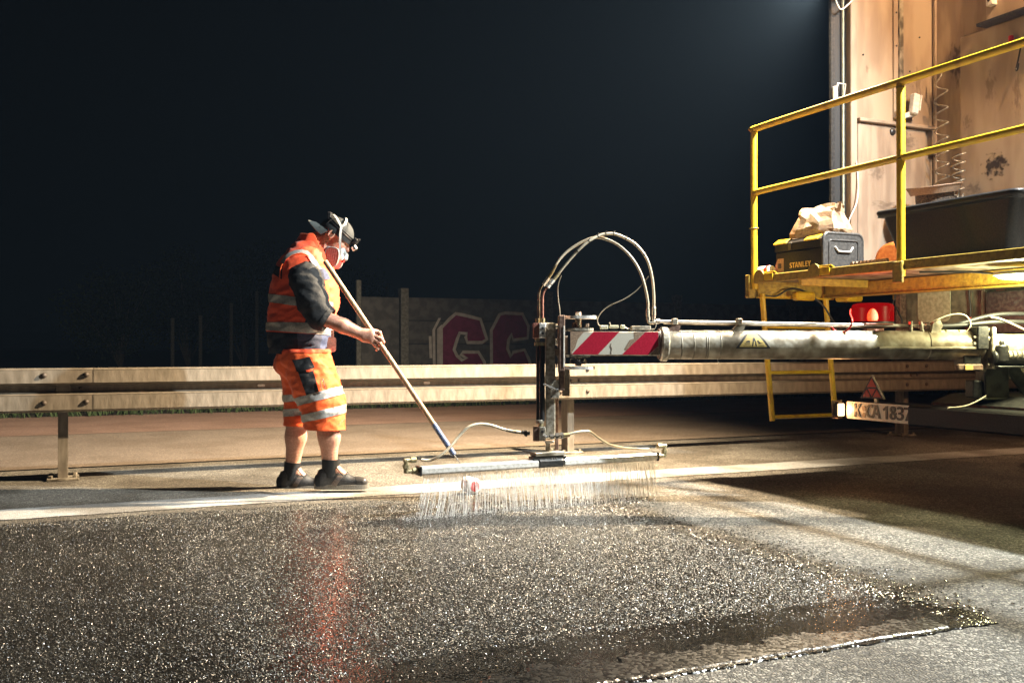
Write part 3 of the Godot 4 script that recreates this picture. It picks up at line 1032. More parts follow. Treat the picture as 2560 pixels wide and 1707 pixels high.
func bolt_row(called: String, pts: Array, dir: Vector3, r: float, m: Material, parent: Node) -> void:
	for p in pts:
		var mb := MB.new()
		hexnut(mb, p, p + dir * r * 0.8, r)
		obj(called, mb, m, parent)

func blotch(called: String, at: Vector3, w: float, h: float, facing: Vector3, up: Vector3, sd: int, c: Color, strength: float, parent: Node) -> void:
	var f := FastNoiseLite.new()
	f.seed = sd
	f.frequency = 0.045
	f.fractal_octaves = 5
	var im := Image.create_empty(96, 96, false, Image.FORMAT_RGBA8)
	var s := c.linear_to_srgb()
	for y in 96:
		for x in 96:
			var d := Vector2(x - 47.5, y - 47.5).length() / 47.5
			var a := clampf((0.72 - d + f.get_noise_2d(x, y) * 0.75) * 2.2, 0, 1) * strength
			if d > 0.97:
				a = 0.0
			im.set_pixel(x, y, Color(s.r, s.g, s.b, a))
	var m := StandardMaterial3D.new()
	m.albedo_texture = ImageTexture.create_from_image(im)
	m.transparency = BaseMaterial3D.TRANSPARENCY_ALPHA
	m.roughness = 0.8
	m.texture_repeat = false
	var mb := MB.new()
	var x := up.cross(facing).normalized() * w / 2
	var y := up.normalized() * h / 2
	mb.quad(at - x - y, at + x - y, at + x + y, at - x + y, facing)
	for q in mb.v:
		mb.uv.append(Vector2((q - at).dot(x) / x.length_squared() * 0.5 + 0.5, 0.5 - (q - at).dot(y) / y.length_squared() * 0.5))
	obj(called, mb, m, parent)

func build_truck() -> void:
	var t := thing("spray_truck", "large tan road-maintenance truck with yellow rear platform, railing and ladder", "truck")
	# body behind the rear wall, chassis and wheels
	obj("body", span(Vector3(6.0, 1.30, -5.47), Vector3(12.5, 4.7, -2.75), 0.03), M.tan_b, t)
	obj("chassis", span(Vector3(5.75, 0.72, -4.75), Vector3(12.3, 1.26, -3.4), 0.02), M.black_steel, t)
	for p in [Vector3(7.3, 0.5, -5.2), Vector3(7.3, 0.5, -3.0), Vector3(11.2, 0.5, -5.2), Vector3(11.2, 0.5, -3.0)]:
		var w := part("wheel", t, p)
		var xf := Transform3D(Basis(Vector3.RIGHT, PI / 2), Vector3(0, 0, -0.15))
		obj("tyre", MB.new().lathe([Vector2(0.30, 0), Vector2(0.45, 0.0), Vector2(0.5, 0.05), Vector2(0.5, 0.25), Vector2(0.45, 0.3), Vector2(0.30, 0.3)], xf, 32), M.rubber, w)
		obj("rim", MB.new().lathe([Vector2(0, 0.08), Vector2(0.14, 0.1), Vector2(0.29, 0.03), Vector2(0.30, 0.02), Vector2(0.30, 0.28), Vector2(0.29, 0.27), Vector2(0.14, 0.2), Vector2(0, 0.22)], xf, 24), M.steel_dirty, w)
	# ---- far side screen
	var sc := part("side_screen", t)
	obj("screen_panel", span(Vector3(5.16, 1.38, -5.47), Vector3(5.97, 4.7, -5.44), 0.003), M.tan, sc)
	obj("edge_flange", span(Vector3(5.112, 1.38, -5.475), Vector3(5.172, 4.7, -5.405), 0.005), M.tan_b, sc)
	obj("cover_strip", span(Vector3(5.548, 2.61, -5.44), Vector3(5.592, 4.7, -5.424), 0.003), M.tan, sc)
	obj("cover_channel", span(Vector3(5.592, 2.61, -5.44), Vector3(5.634, 4.7, -5.412), 0.003), M.steel_dirty, sc)
	obj("lower_cover", span(Vector3(5.185, 1.38, -5.4395), Vector3(5.86, 2.545, -5.415), 0.006), M.tan_b, sc)
	obj("cover_ledge", span(Vector3(5.178, 2.545, -5.44), Vector3(5.955, 2.572, -5.385), 0.005), M.tan_b, sc)
	obj("cover_stop", span(Vector3(5.90, 2.36, -5.44), Vector3(5.95, 2.545, -5.39), 0.004), M.tan_b, sc)
	bolt_row("screw", [Vector3(5.57, 2.8, -5.424), Vector3(5.57, 3.15, -5.424), Vector3(5.57, 3.4, -5.424), Vector3(5.26, 3.05, -5.44), Vector3(5.72, 2.98, -5.44), Vector3(5.82, 3.25, -5.44)], Vector3.BACK, 0.007, M.black_steel, sc)
	obj("cover_knob", MB.new().lathe([Vector2(0.026, 0), Vector2(0.024, 0.01), Vector2(0.012, 0.016), Vector2(0, 0.017)], Transform3D(Basis(Vector3.RIGHT, PI / 2), Vector3(5.52, 2.50, -5.415)), 16), M.black_steel, sc)
	var hb := Basis(Vector3.BACK, -0.16)
	obj("folding_handle", MB.new().box(Vector3(5.70, 2.715, -5.375), Vector3(0.062, 0.155, 0.05), 0.008, hb).box(Vector3(5.73, 2.72, -5.345), Vector3(0.012, 0.12, 0.012), 0.003, hb).box(Vector3(5.66, 2.635, -5.40), Vector3(0.15, 0.04, 0.035), 0.006, Basis(Vector3.BACK, 0.25)), M.white_paint, sc)
	obj("handle_socket", span(Vector3(5.55, 2.60, -5.424), Vector3(5.62, 2.66, -5.39), 0.005), M.tan, sc)
	for q in [[5.30, 2.95, 0.05, 0.10, 81], [5.68, 2.45, 0.22, 0.16, 82], [5.80, 2.9, 0.12, 0.3, 83], [5.36, 2.2, 0.2, 0.2, 84], [5.45, 1.95, 0.34, 0.09, 85]]:
		blotch("stain", Vector3(q[0], q[1], -5.4375 if q[1] > 2.57 else -5.4135), q[2], q[3], Vector3.BACK, Vector3.UP, q[4], Color(0.09, 0.05, 0.03), 0.28, sc)
	# ---- dark corner post with conduit
	var cp := part("corner_post", t)
	obj("outer_angle", span(Vector3(4.962, 1.36, -5.47), Vector3(4.998, 4.7, -5.445), 0.004), M.black_steel, cp)
	obj("post_core", span(Vector3(4.998, 1.36, -5.48), Vector3(5.112, 4.7, -5.46), 0.003), M.rubber, cp)
	obj("conduit", cyl(MB.new(), Vector3(5.068, 1.40, -5.438), Vector3(5.068, 4.7, -5.438), 0.007), M.hull_pale, cp)
	obj("post_handle", MB.new().tube([Vector3(4.985, 2.73, -5.425), Vector3(4.985, 2.80, -5.40), Vector3(5.055, 2.80, -5.40), Vector3(5.058, 2.70, -5.425)], 0.006, 8).box(Vector3(4.978, 2.72, -5.42), Vector3(0.034, 0.12, 0.02), 0.004), M.white_paint, cp)
	obj("post_cable", MB.new().tube(smooth_path([Vector3(5.16, 3.46, -5.40), Vector3(5.06, 3.37, -5.38), Vector3(4.985, 3.33, -5.38), Vector3(4.955, 3.44, -5.40), Vector3(4.96, 3.6, -5.42)]), 0.006, 7), M.white_paint, cp)
	obj("post_cable", MB.new().tube(smooth_path([Vector3(5.155, 2.25, -5.40), Vector3(5.162, 2.1, -5.39), Vector3(5.14, 1.95, -5.38), Vector3(5.08, 1.80, -5.40), Vector3(5.06, 1.6, -5.42)]), 0.005, 7), M.white_paint, cp)
	# ---- rear wall
	var rw := part("rear_wall", t)
	obj("wall_sheet", span(Vector3(5.965, 1.36, -5.43), Vector3(5.995, 4.7, -2.3), 0.003), M.tan_b, rw)
	obj("wall_edge", span(Vector3(5.945, 1.36, -5.43), Vector3(5.966, 4.7, -5.405), 0.003), M.tan_b, rw)
	obj("wall_panel", span(Vector3(5.925, 1.40, -5.16), Vector3(5.964, 3.18, -2.4), 0.006), M.tan, rw)
	obj("hood_panel", span(Vector3(5.88, 3.20, -4.90), Vector3(5.964, 4.2, -2.4), 0.008), M.tan, rw)
	obj("hood_lip", span(Vector3(5.80, 3.172, -4.915), Vector3(5.90, 3.192, -2.4), 0.003), M.black_steel, rw)
	obj("latch_block", span(Vector3(5.83, 3.30, -4.86), Vector3(5.88, 3.37, -4.80), 0.006), M.white_paint, rw)
	bolt_row("latch_bolt", [Vector3(5.83, 3.335, -4.832)], Vector3.LEFT, 0.010, M.black_steel, rw)
	bolt_row("screw", [Vector3(5.965, 3.02, -5.31), Vector3(5.965, 3.5, -5.05)], Vector3.LEFT, 0.012, M.black_steel, rw)
	obj("hook", MB.new().tube(smooth_path([Vector3(5.90, 2.98, -4.63), Vector3(5.90, 2.86, -4.66), Vector3(5.89, 2.81, -4.665), Vector3(5.87, 2.80, -4.64), Vector3(5.86, 2.84, -4.62)]), 0.006, 7), M.black_steel, rw)
	obj("red_plug", cyl(MB.new(), Vector3(5.90, 3.0, -4.71), Vector3(5.90, 3.06, -4.71), 0.018, 0.005), M.red_paint, rw)
	blotch("soot_stain", Vector3(5.923, 2.19, -4.86), 0.26, 0.24, Vector3.LEFT, Vector3.UP, 86, Color(0.035, 0.024, 0.018), 0.92, rw)
	blotch("soot_stain", Vector3(5.963, 3.02, -5.22), 0.20, 0.42, Vector3.LEFT, Vector3.UP, 87, Color(0.10, 0.06, 0.04), 0.5, rw)
	for q in [[2.55, -5.10, 0.1, 0.16, 88], [2.75, -4.9, 0.12, 0.3, 89], [2.4, -5.08, 0.08, 0.12, 90], [2.65, -4.68, 0.1, 0.4, 91], [2.05, -5.05, 0.2, 0.12, 92]]:
		blotch("stain", Vector3(5.9235, q[0], q[1]), q[2], q[3], Vector3.LEFT, Vector3.UP, q[4], Color(0.11, 0.065, 0.04), 0.26, rw)
	# ---- platform
	var pf := part("platform", t)
	obj("deck", span(Vector3(4.29, 1.352, -5.43), Vector3(5.97, 1.366, -2.4), 0.002), M.steel_dirty, pf)
	obj("edge_beam", span(Vector3(4.245, 1.336, -5.46), Vector3(4.285, 1.392, -2.4), 0.004), M.yellow_dirty, pf)
	obj("side_plate", span(Vector3(4.30, 1.245, -5.46), Vector3(4.95, 1.39, -5.435), 0.003), M.yellow_dirty, pf)
	obj("side_plate", span(Vector3(4.95, 1.29, -5.46), Vector3(5.96, 1.39, -5.435), 0.003), M.yellow_dirty, pf)
	obj("side_foot", span(Vector3(4.30, 1.238, -5.46), Vector3(4.95, 1.247, -5.40), 0.002), M.yellow, pf)
	obj("cross_member", span(Vector3(4.86, 1.255, -5.40), Vector3(4.90, 1.345, -2.4), 0.004), M.yellow_dirty, pf)
	obj("cross_member", span(Vector3(4.845, 1.246, -5.40), Vector3(4.92, 1.256, -2.4), 0.003), M.yellow_dirty, pf)
	obj("cross_member", span(Vector3(5.5, 1.25, -5.40), Vector3(5.55, 1.345, -2.4), 0.004), M.yellow_dirty, pf)
	for z in [-5.0]:
		obj("stringer", span(Vector3(4.29, 1.30, z - 0.015), Vector3(5.96, 1.35, z + 0.015), 0.003), M.yellow_dirty, pf)
	obj("underside_cable", MB.new().tube(smooth_path([Vector3(4.35, 1.325, -4.07), Vector3(4.5, 1.32, -3.9), Vector3(4.6, 1.30, -3.7), Vector3(4.6, 1.32, -3.4), Vector3(4.7, 1.325, -2.9)]), 0.006, 6), M.rubber, pf)
	obj("underside_cable", MB.new().tube(smooth_path([Vector3(4.32, 1.26, -5.42), Vector3(4.42, 1.252, -5.40), Vector3(4.52, 1.30, -5.39), Vector3(4.62, 1.305, -5.39), Vector3(4.72, 1.26, -5.38), Vector3(4.80, 1.19, -5.35), Vector3(4.85, 1.08, -5.30), Vector3(4.86, 1.0, -5.2)]), 0.007, 6), M.rubber, pf)
	obj("marker_lamp_box", MB.new().box(Vector3(4.635, 1.255, -5.36), Vector3(0.17, 0.06, 0.06), 0.012), M.yellow, pf)
	obj("junction_box", span(Vector3(4.91, 1.22, -5.36), Vector3(5.05, 1.33, -5.22), 0.012), M.yellow, pf)
	for p in [[-5.40, -5.20], [-4.86, -4.66]]:
		var tb := part("stirrup", pf)
		var ar := PackedVector2Array()
		for q in 13:
			var an := PI * q / 12.0
			ar.append(Vector2(cos(an) * 0.052, sin(an) * 0.048))
		ar.append(Vector2(-0.052, -0.035))
		ar.append(Vector2(0.052, -0.035))
		obj("lug", MB.new().prism(ar, Transform3D(Basis(Vector3.UP, PI / 2), Vector3(4.232, 1.378, p[0] + 0.055)), 0.012), M.yellow_dirty, tb)
		obj("tread", MB.new().box(Vector3(4.262, 1.397, p[0] + 0.15), Vector3(0.05, 0.006, 0.11), 0.002, Basis(Vector3.BACK, -0.5)), M.yellow, tb)
		obj("tread_face", MB.new().box(Vector3(4.238, 1.374, p[0] + 0.15), Vector3(0.008, 0.05, 0.09), 0.002), M.yellow, tb)
	obj("post_socket", span(Vector3(4.225, 1.24, -5.485), Vector3(4.285, 1.40, -5.44), 0.005), M.yellow_dirty, pf)
	obj("post_socket", span(Vector3(4.218, 1.262, -4.145), Vector3(4.243, 1.385, -4.075), 0.005), M.yellow_dirty, pf)
	# ---- railing
	var rl := part("railing", t)
	obj("top_rail", MB.new().tube(smooth_path([Vector3(4.26, 1.30, -5.425), Vector3(4.26, 1.8, -5.43), Vector3(4.26, 2.34, -5.43), Vector3(4.26, 2.395, -5.41), Vector3(4.26, 2.408, -5.36), Vector3(4.26, 2.408, -4.2), Vector3(4.26, 2.405, -2.4)], 5), 0.0225, 14), M.yellow, rl)
	obj("mid_rail", cyl(MB.new(), Vector3(4.26, 1.968, -5.43), Vector3(4.26, 1.985, -2.4), 0.0205), M.yellow, rl)
	obj("rail_post", cyl(MB.new(), Vector3(4.258, 1.30, -4.115), Vector3(4.258, 2.40, -4.115), 0.0235), M.yellow, rl)
	obj("rail_post", cyl(MB.new(), Vector3(4.258, 1.30, -2.75), Vector3(4.258, 2.40, -2.75), 0.0235), M.yellow, rl)
	obj("post_collar", cyl(MB.new(), Vector3(4.26, 1.716, -5.43), Vector3(4.26, 1.722, -5.43), 0.033), M.yellow_dirty, rl)
	# weld beads where tubes meet
	var wb := MB.new()
	for p in [Vector3(4.258, 2.387, -4.115), Vector3(4.258, 1.977, -4.115), Vector3(4.26, 1.968, -5.41)]:
		wb.lathe([Vector2(0.0245, -0.006), Vector2(0.0265, 0), Vector2(0.0245, 0.006)], Transform3D(Basis(), p - Vector3(0, 0.012, 0)), 14)
	obj("weld_beads", wb, M.yellow_dirty, rl)
	# ---- ladder
	var ld := part("ladder", t)
	for x in [[4.325, 4.412], [4.888, 4.98]]:
		obj("stile", MB.new().tube([Vector3(x[0], 1.27, -5.425), Vector3(x[0] + 0.02, 1.05, -5.425), Vector3(x[1], 0.385, -5.425)], 0.0195, 12), M.yellow, ld)
	for y in [[1.04, 4.348, 4.912], [0.72, 4.378, 4.94], [0.41, 4.408, 4.975]]:
		obj("rung", cyl(MB.new(), Vector3(y[1], y[0], -5.425), Vector3(y[2], y[0], -5.425), 0.013), M.yellow, ld)
	# ---- hull below the platform
	var hu := part("hull", t)
	obj("hull_sheet", span(Vector3(5.24, 1.04, -5.02), Vector3(5.30, 1.34, -4.22), 0.004), M.hull, hu)
	obj("hull_sheet", span(Vector3(5.25, 0.70, -4.42), Vector3(5.31, 1.34, -3.0), 0.004), M.hull, hu)
	obj("hull_cheek", span(Vector3(5.19, 0.98, -5.07), Vector3(5.32, 1.34, -5.02), 0.004), M.rust, hu)
	obj("lit_hull_patch", MB.new().prism(rounded(0.27, 0.29, 0.045), Transform3D(Basis(Vector3.UP, -PI / 2), Vector3(5.2385, 1.212, -4.775)), 0.006), M.hull_pale, hu)  # pale colour stands for lamplight falling on the hull
	obj("hull_shelf", span(Vector3(4.98, 1.262, -4.42), Vector3(5.25, 1.276, -3.2), 0.003), M.hull_pale, hu)
	obj("hull_rib", span(Vector3(5.16, 0.86, -4.34), Vector3(5.25, 1.26, -4.31), 0.004), M.hull, hu)
	obj("dark_locker", span(Vector3(5.10, 0.98, -4.26), Vector3(5.25, 1.24, -3.2), 0.008), M.black_steel, hu)
	obj("wire", MB.new().tube(smooth_path([Vector3(5.2, 1.33, -4.45), Vector3(5.21, 1.24, -4.47), Vector3(5.21, 1.15, -4.46), Vector3(5.21, 1.08, -4.465)]), 0.006, 6), M.rubber, hu)
	obj("wire_plug", cyl(MB.new(), Vector3(5.21, 1.06, -4.465), Vector3(5.21, 1.09, -4.465), 0.012), M.red_paint, hu)
	obj("hanging_cables", MB.new().tube(smooth_path([Vector3(5.15, 1.32, -5.02), Vector3(5.15, 1.22, -5.04), Vector3(5.15, 1.12, -5.09), Vector3(5.15, 1.05, -5.07), Vector3(5.15, 1.04, -5.0), Vector3(5.15, 1.08, -4.97), Vector3(5.15, 1.18, -5.03)]), 0.006, 6), M.rubber, hu)
	var ul := part("under_lamp", t, Vector3(4.68, 1.297, -3.664))
	obj("lamp_dish", MB.new().lathe([Vector2(0, 0.012), Vector2(0.15, 0.012), Vector2(0.15, -0.006), Vector2(0.14, -0.010)], Transform3D(), 28), M.hull_pale, ul)
	obj("lamp_lens", MB.new().lathe([Vector2(0.14, -0.008), Vector2(0.12, -0.022), Vector2(0.06, -0.03), Vector2(0, -0.032)], Transform3D(), 28), glow(Color(0.95, 1.0, 0.84), 4.0), ul)
	var l := OmniLight3D.new()
	l.name = "under_lamp_light"
	l.light_color = Color(1.0, 0.98, 0.76)
	l.light_energy = 1.6
	l.light_size = 0.09
	l.omni_range = 40.0
	l.omni_attenuation = 2.0
	l.shadow_enabled = true
	add_child(l)
	l.position = Vector3(4.68, 1.13, -3.664)
	# ---- rear bar with number plate
	var rb := part("rear_bar", t)
	obj("bar", span(Vector3(4.505, 0.442, -4.82), Vector3(4.64, 0.556, -2.3), 0.006), M.black_plastic, rb)
	obj("bar_cover", span(Vector3(4.44, 0.436, -4.252), Vector3(4.505, 0.556, -2.3), 0.012), M.black_plastic, rb)
	obj("underrun_box", MB.new().prism(PackedVector2Array([Vector2(4.64, 0.45), Vector2(5.9, 0.40), Vector2(5.9, 0.62), Vector2(4.80, 0.62), Vector2(4.64, 0.57)]), Transform3D(Basis(), Vector3(0, 0, -4.25)), 2.0), M.black_steel, rb)
	obj("bar_wire", MB.new().tube(smooth_path([Vector3(4.2982, 0.5682, -3.8309), Vector3(4.4191, 0.5738, -3.8317), Vector3(4.5214, 0.595, -3.8408), Vector3(4.6167, 0.6256, -3.853)]), 0.005, 6), M.hose, rb)
	var np := part("number_plate", t, Vector3(4.494, 0.4975, -4.518))
	var pb := Basis(Vector3.UP, -PI / 2)
	obj("plate", MB.new().prism(rounded(0.545, 0.110, 0.010), Transform3D(pb, Vector3(0.004, 0, 0)), 0.006), M.plate_white, np)
	var fr := MB.new()
	for e in [[0.0, 0.0525, 0.535, 0.004], [0.0, -0.0525, 0.535, 0.004], [0.2695, 0.0, 0.004, 0.10], [-0.2695, 0.0, 0.004, 0.10]]:
		fr.box(Vector3(-0.003, e[1], e[0]), Vector3(0.003, e[3], e[2]), 0.001)
	obj("plate_rim", fr, M.bright, np)
	obj("plate_badge", MB.new().prism(rounded(0.043, 0.098, 0.004), Transform3D(pb, Vector3(-0.0022, 0, -0.2445)), 0.001), mottled(93, Color(0.30, 0.26, 0.28), Color(0.42, 0.38, 0.38), 0.05, 10, 0.4), np)
	lettering("letter", "K", 0.080, 0.004, M.print_black, np, Vector3(-0.004, 0, -0.185), pb)
	obj("seal", cyl(MB.new(), Vector3(-0.002, 0.016, -0.125), Vector3(-0.004, 0.016, -0.125), 0.017, 0.0005), M.peeled, np)
	obj("seal", cyl(MB.new(), Vector3(-0.002, -0.024, -0.125), Vector3(-0.004, -0.024, -0.125), 0.015, 0.0005), M.peeled, np)
	lettering("letter", "C", 0.080, 0.004, M.print_black, np, Vector3(-0.004, 0, -0.078), pb)
	lettering("letter", "A", 0.080, 0.004, M.print_black, np, Vector3(-0.004, 0, -0.022), pb)
	var dx := 0.0
	for ch in ["1", "8", "3", "7"]:
		lettering("digit", ch, 0.080, 0.004, M.print_black, np, Vector3(-0.004, 0, 0.058 + dx), pb)
		dx += 0.056
	bolt_row("plate_screw", [Vector3(-0.002, 0.0, -0.098), Vector3(-0.002, 0.0, 0.138)], Vector3.LEFT, 0.006, M.black_steel, np)
	# the little lamp beside the plate
	var pl := part("plate_lamp", t)
	obj("lamp_bracket", MB.new().box(Vector3(4.46, 0.497, -4.845), Vector3(0.085, 0.118, 0.004), 0.001).box(Vector3(4.425, 0.442, -4.825), Vector3(0.012, 0.006, 0.045), 0.001), M.peeled, pl)
	obj("lamp_shell", MB.new().box(Vector3(4.455, 0.497, -4.828), Vector3(0.055, 0.086, 0.028), 0.008), M.black_plastic, pl)
	obj("lamp_bulb", MB.new().box(Vector3(4.457, 0.497, -4.806), Vector3(0.046, 0.080, 0.018), 0.008), glow(Color(1.0, 0.86, 0.66), 3.0), pl)
	var pll := OmniLight3D.new()
	pll.name = "plate_lamp_light"
	pll.light_color = Color(1.0, 0.72, 0.45)
	pll.light_energy = 0.09
	pll.omni_range = 20.0
	pll.omni_attenuation = 2.0
	pll.light_size = 0.02
	pll.shadow_enabled = true
	pll.position = Vector3(4.455, 0.497, -4.805)
	add_child(pll)
	# warning triangle
	var wt := part("warning_triangle", t, Vector3(4.51, 0.578, -4.588))
	var tx := Transform3D(Basis(Vector3.UP, -PI / 2 + 0.25), Vector3.ZERO)
	obj("backing", MB.new().prism(PackedVector2Array([Vector2(-0.082, 0), Vector2(0.082, 0), Vector2(0.004, 0.142), Vector2(-0.004, 0.142)]), tx, 0.010), M.black_steel, wt)
	for tr in [[Vector2(-0.062, 0.010), Vector2(-0.008, 0.010), Vector2(-0.034, 0.056)], [Vector2(0.008, 0.010), Vector2(0.062, 0.010), Vector2(0.034, 0.056)], [Vector2(0, 0.014), Vector2(0.027, 0.062), Vector2(-0.027, 0.062)], [Vector2(-0.031, 0.072), Vector2(0.031, 0.072), Vector2(0, 0.126)]]:
		obj("red_prism", MB.new().prism(PackedVector2Array(tr), tx.translated_local(Vector3(0, 0, 0.010)), 0.003), M.reflector_red, wt)
	obj("edge_trim", MB.new().tube([tx * Vector3(0.0, 0.145, 0.006), tx * Vector3(0.084, 0.0, 0.006)], 0.006, 8), M.steel, wt)
	obj("foot", span(Vector3(-0.01, -0.024, 0.02), Vector3(0.01, 0.002, 0.045), 0.002), M.steel, wt)
	housing(t, LAMP_WARM, Vector3(-0.80, -0.42, -0.43), Color(1.0, 0.86, 0.66), Vector3(5.05, 3.9, -5.46))
	housing(t, LAMP_COOL, Vector3(-0.72, -0.62, -0.32), Color(0.9, 0.97, 1.0), Vector3(5.97, 4.2, -2.75))
	var sl := part("added_wall_lamp", t)  # added fixture above the view, there to light the tan wall
	obj("lamp_housing", span(Vector3(5.43, 4.315, -3.72), Vector3(5.97, 4.38, -3.28), 0.01), M.black_steel, sl)
	obj("lamp_tube", MB.new().box(Vector3(5.50, 4.3, -3.5), Vector3(0.12, 0.02, 0.42), 0.006, Basis(Vector3.RIGHT, 0.5)), glow(Color(1.0, 0.86, 0.66), 3.0), sl)
	# added fill lamp, out of view, low on the truck's far flank
	var fl := part("added_flank_lamp", t)
	obj("lamp_housing", span(Vector3(7.12, 1.14, -5.47), Vector3(7.28, 1.29, -5.35), 0.01), M.black_steel, fl)
	obj("lamp_lens", span(Vector3(7.14, 1.12, -5.53), Vector3(7.26, 1.22, -5.475), 0.01), glow(Color(1.0, 0.86, 0.62), 3.0), fl)
	var fo := OmniLight3D.new()  # fills the dim stretch of road and guardrail on the right
	fo.name = "added_flank_lamp_light"
	fo.light_color = Color(1.0, 0.78, 0.58)
	fo.light_energy = 1.0
	fo.light_size = 0.05
	fo.omni_range = 60.0
	fo.omni_attenuation = 2.0
	fo.shadow_enabled = true
	add_child(fo)
	fo.position = Vector3(7.2, 1.15, -5.56)
	rebase(t, Vector3(5.6, 0, -4.1))

# ------------------------------------------------------------------ what lies on the platform
func build_platform_things() -> void:
	# toolbox
	var tb := thing("toolbox", "black plastic toolbox with yellow latches at the platform's far corner", "toolbox", Vector3(4.56, 1.367, -5.135))
	obj("body", MB.new().prism(rounded(0.30, 0.19, 0.02, Vector2(0, 0.096)), Transform3D(Basis(), Vector3(0, 0, -0.245)), 0.47), M.black_plastic, tb)
	var lid := MB.new()
	var lp := PackedVector2Array([Vector2(-0.158, 0.188), Vector2(0.158, 0.188), Vector2(0.158, 0.235), Vector2(0.125, 0.268), Vector2(-0.115, 0.268), Vector2(-0.158, 0.238)])
	lid.prism(lp, Transform3D(Basis(), Vector3(0, 0, -0.25)), 0.48)
	obj("lid", lid, M.black_plastic, tb)
	for z in [-0.19, 0.12]:
		obj("latch", MB.new().box(Vector3(-0.145, 0.255, z), Vector3(0.055, 0.010, 0.13), 0.003, Basis(Vector3.BACK, 0.62)), M.yellow, tb)
		obj("latch_clip", MB.new().box(Vector3(-0.160, 0.215, z + 0.10), Vector3(0.008, 0.05, 0.03), 0.002), M.grey_plastic, tb)
	var eb := Transform3D(Basis(), Vector3(0, 0, 0.222))
	obj("end_panel", MB.new().prism(rounded(0.315, 0.262, 0.04, Vector2(0, 0.133)), eb, 0.022), M.grey_plastic, tb)
	var rim := MB.new()
	var o := rounded(0.33, 0.274, 0.045, Vector2(0, 0.136))
	for k in o.size():
		var k2 := (k + 1) % o.size()
		rim.tube([Vector3(o[k].x, o[k].y, 0.238), Vector3(o[k2].x, o[k2].y, 0.238)], 0.011, 8, false)
	obj("end_rim", rim, M.grey_plastic, tb)
	var inner := MB.new()
	var io := rounded(0.245, 0.20, 0.02, Vector2(0, 0.128))
	for k in io.size():
		var k2 := (k + 1) % io.size()
		inner.tube([Vector3(io[k].x, io[k].y, 0.245), Vector3(io[k2].x, io[k2].y, 0.245)], 0.006, 6, false)
	obj("end_frame", inner, M.grey_plastic, tb)
	obj("end_grip", MB.new().tube([Vector3(-0.075, 0.185, 0.247), Vector3(-0.05, 0.155, 0.252), Vector3(0.05, 0.155, 0.252), Vector3(0.075, 0.185, 0.247)], 0.007, 8), M.bright, tb)
	lettering("lettering", "STANLEY", 0.036, 0.002, M.print_gold, tb, Vector3(-0.1515, 0.085, 0.0), Basis(Vector3.UP, -PI / 2))
	obj("side_label", MB.new().prism(PackedVector2Array([Vector2(-0.05, 0.0), Vector2(0.03, 0.0), Vector2(0.03, 0.12), Vector2(-0.03, 0.12), Vector2(-0.055, 0.08), Vector2(-0.055, 0.04)]), Transform3D(Basis(Vector3.UP, -PI / 2), Vector3(-0.1502, 0.02, -0.195)), 0.002), M.peeled, tb)
	obj("side_emblem", MB.new().prism(rounded(0.035, 0.035, 0.008, Vector2(-0.01, 0.07)), Transform3D(Basis(Vector3.UP, -PI / 2), Vector3(-0.1522, 0.02, -0.195)), 0.001), M.print_black, tb)
	# crumpled bag on the toolbox
	var bag := thing("paper_bag", "crumpled brown and white paper bag lying on the toolbox", "paper bag", Vector3(4.55, 1.636, -5.10))
	var rr := RandomNumberGenerator.new()
	rr.seed = 21
	var rows := []
	var prof := [[0.0, 0.12, 0.19, 0.0], [0.03, 0.125, 0.20, 0.0], [0.08, 0.11, 0.20, 0.0], [0.14, 0.085, 0.19, 0.0], [0.18, 0.055, 0.175, 0.0], [0.205, 0.03, 0.165, 0.0]]
	var pleat := []
	for q in 26:
		pleat.append(rr.randf_range(-1, 1) * 0.017)
	for a in 10:
		var u := a / 9.0 * (prof.size() - 1.001)
		var p: Array = prof[int(u)]
		var p2: Array = prof[int(u) + 1]
		var w := u - int(u)
		var row := PackedVector3Array()
		for q in 26:
			var an := TAU * q / 26.0
			var e := Vector2(cos(an), sin(an))
			var sq := 1.0 / pow(pow(absf(e.x), 5.0) + pow(absf(e.y), 5.0), 1.0 / 5.0)
			var k: float = pleat[q] * (0.3 + 0.7 * a / 9.0) + rr.randf_range(-1, 1) * 0.006
			var top := (rr.randf_range(-0.012, 0.016) if a == 9 else rr.randf_range(-0.006, 0.006)) if a > 0 else 0.0
			row.append(Vector3(e.x * (sq * lerpf(p[1], p2[1], w) * 0.92 + k), lerpf(p[0], p2[0], w) + top, e.y * (sq * lerpf(p[2], p2[2], w) * (1.0 + 0.10 * sin(a * 0.9)) + k)))
		rows.append(row)
	var brown := MB.new()
	var white := MB.new()
	for a in rows.size() - 1:
		for b in 26:
			var b2 := (b + 1) % 26
			var mid: Vector3 = (rows[a][b] + rows[a + 1][b2]) / 2
			var w := mid.z > -0.10 and mid.z < 0.085 and mid.x < 0.0
			(white if w else brown).quad(rows[a][b], rows[a][b2], rows[a + 1][b2], rows[a + 1][b], mid - Vector3(0, 0.08, 0))
	obj("brown_paper", brown, M.paper, bag)
	obj("white_print", white, M.paper_white, bag)
	var dots := MB.new()
	for q in 26:
		var p := Vector3(-0.105 + rr.randf_range(0, 0.03), rr.randf_range(0.05, 0.15), rr.randf_range(0.08, 0.165))
		dots.box(p + Vector3(-0.012, 0, 0), Vector3(0.006, 0.007, 0.007), 0.001)
	# tub
	var tub := thing("mortar_tub", "large black plastic mortar tub standing on the platform behind the railing", "tub", Vector3(4.90, 1.367, -4.06))
	var trs := []
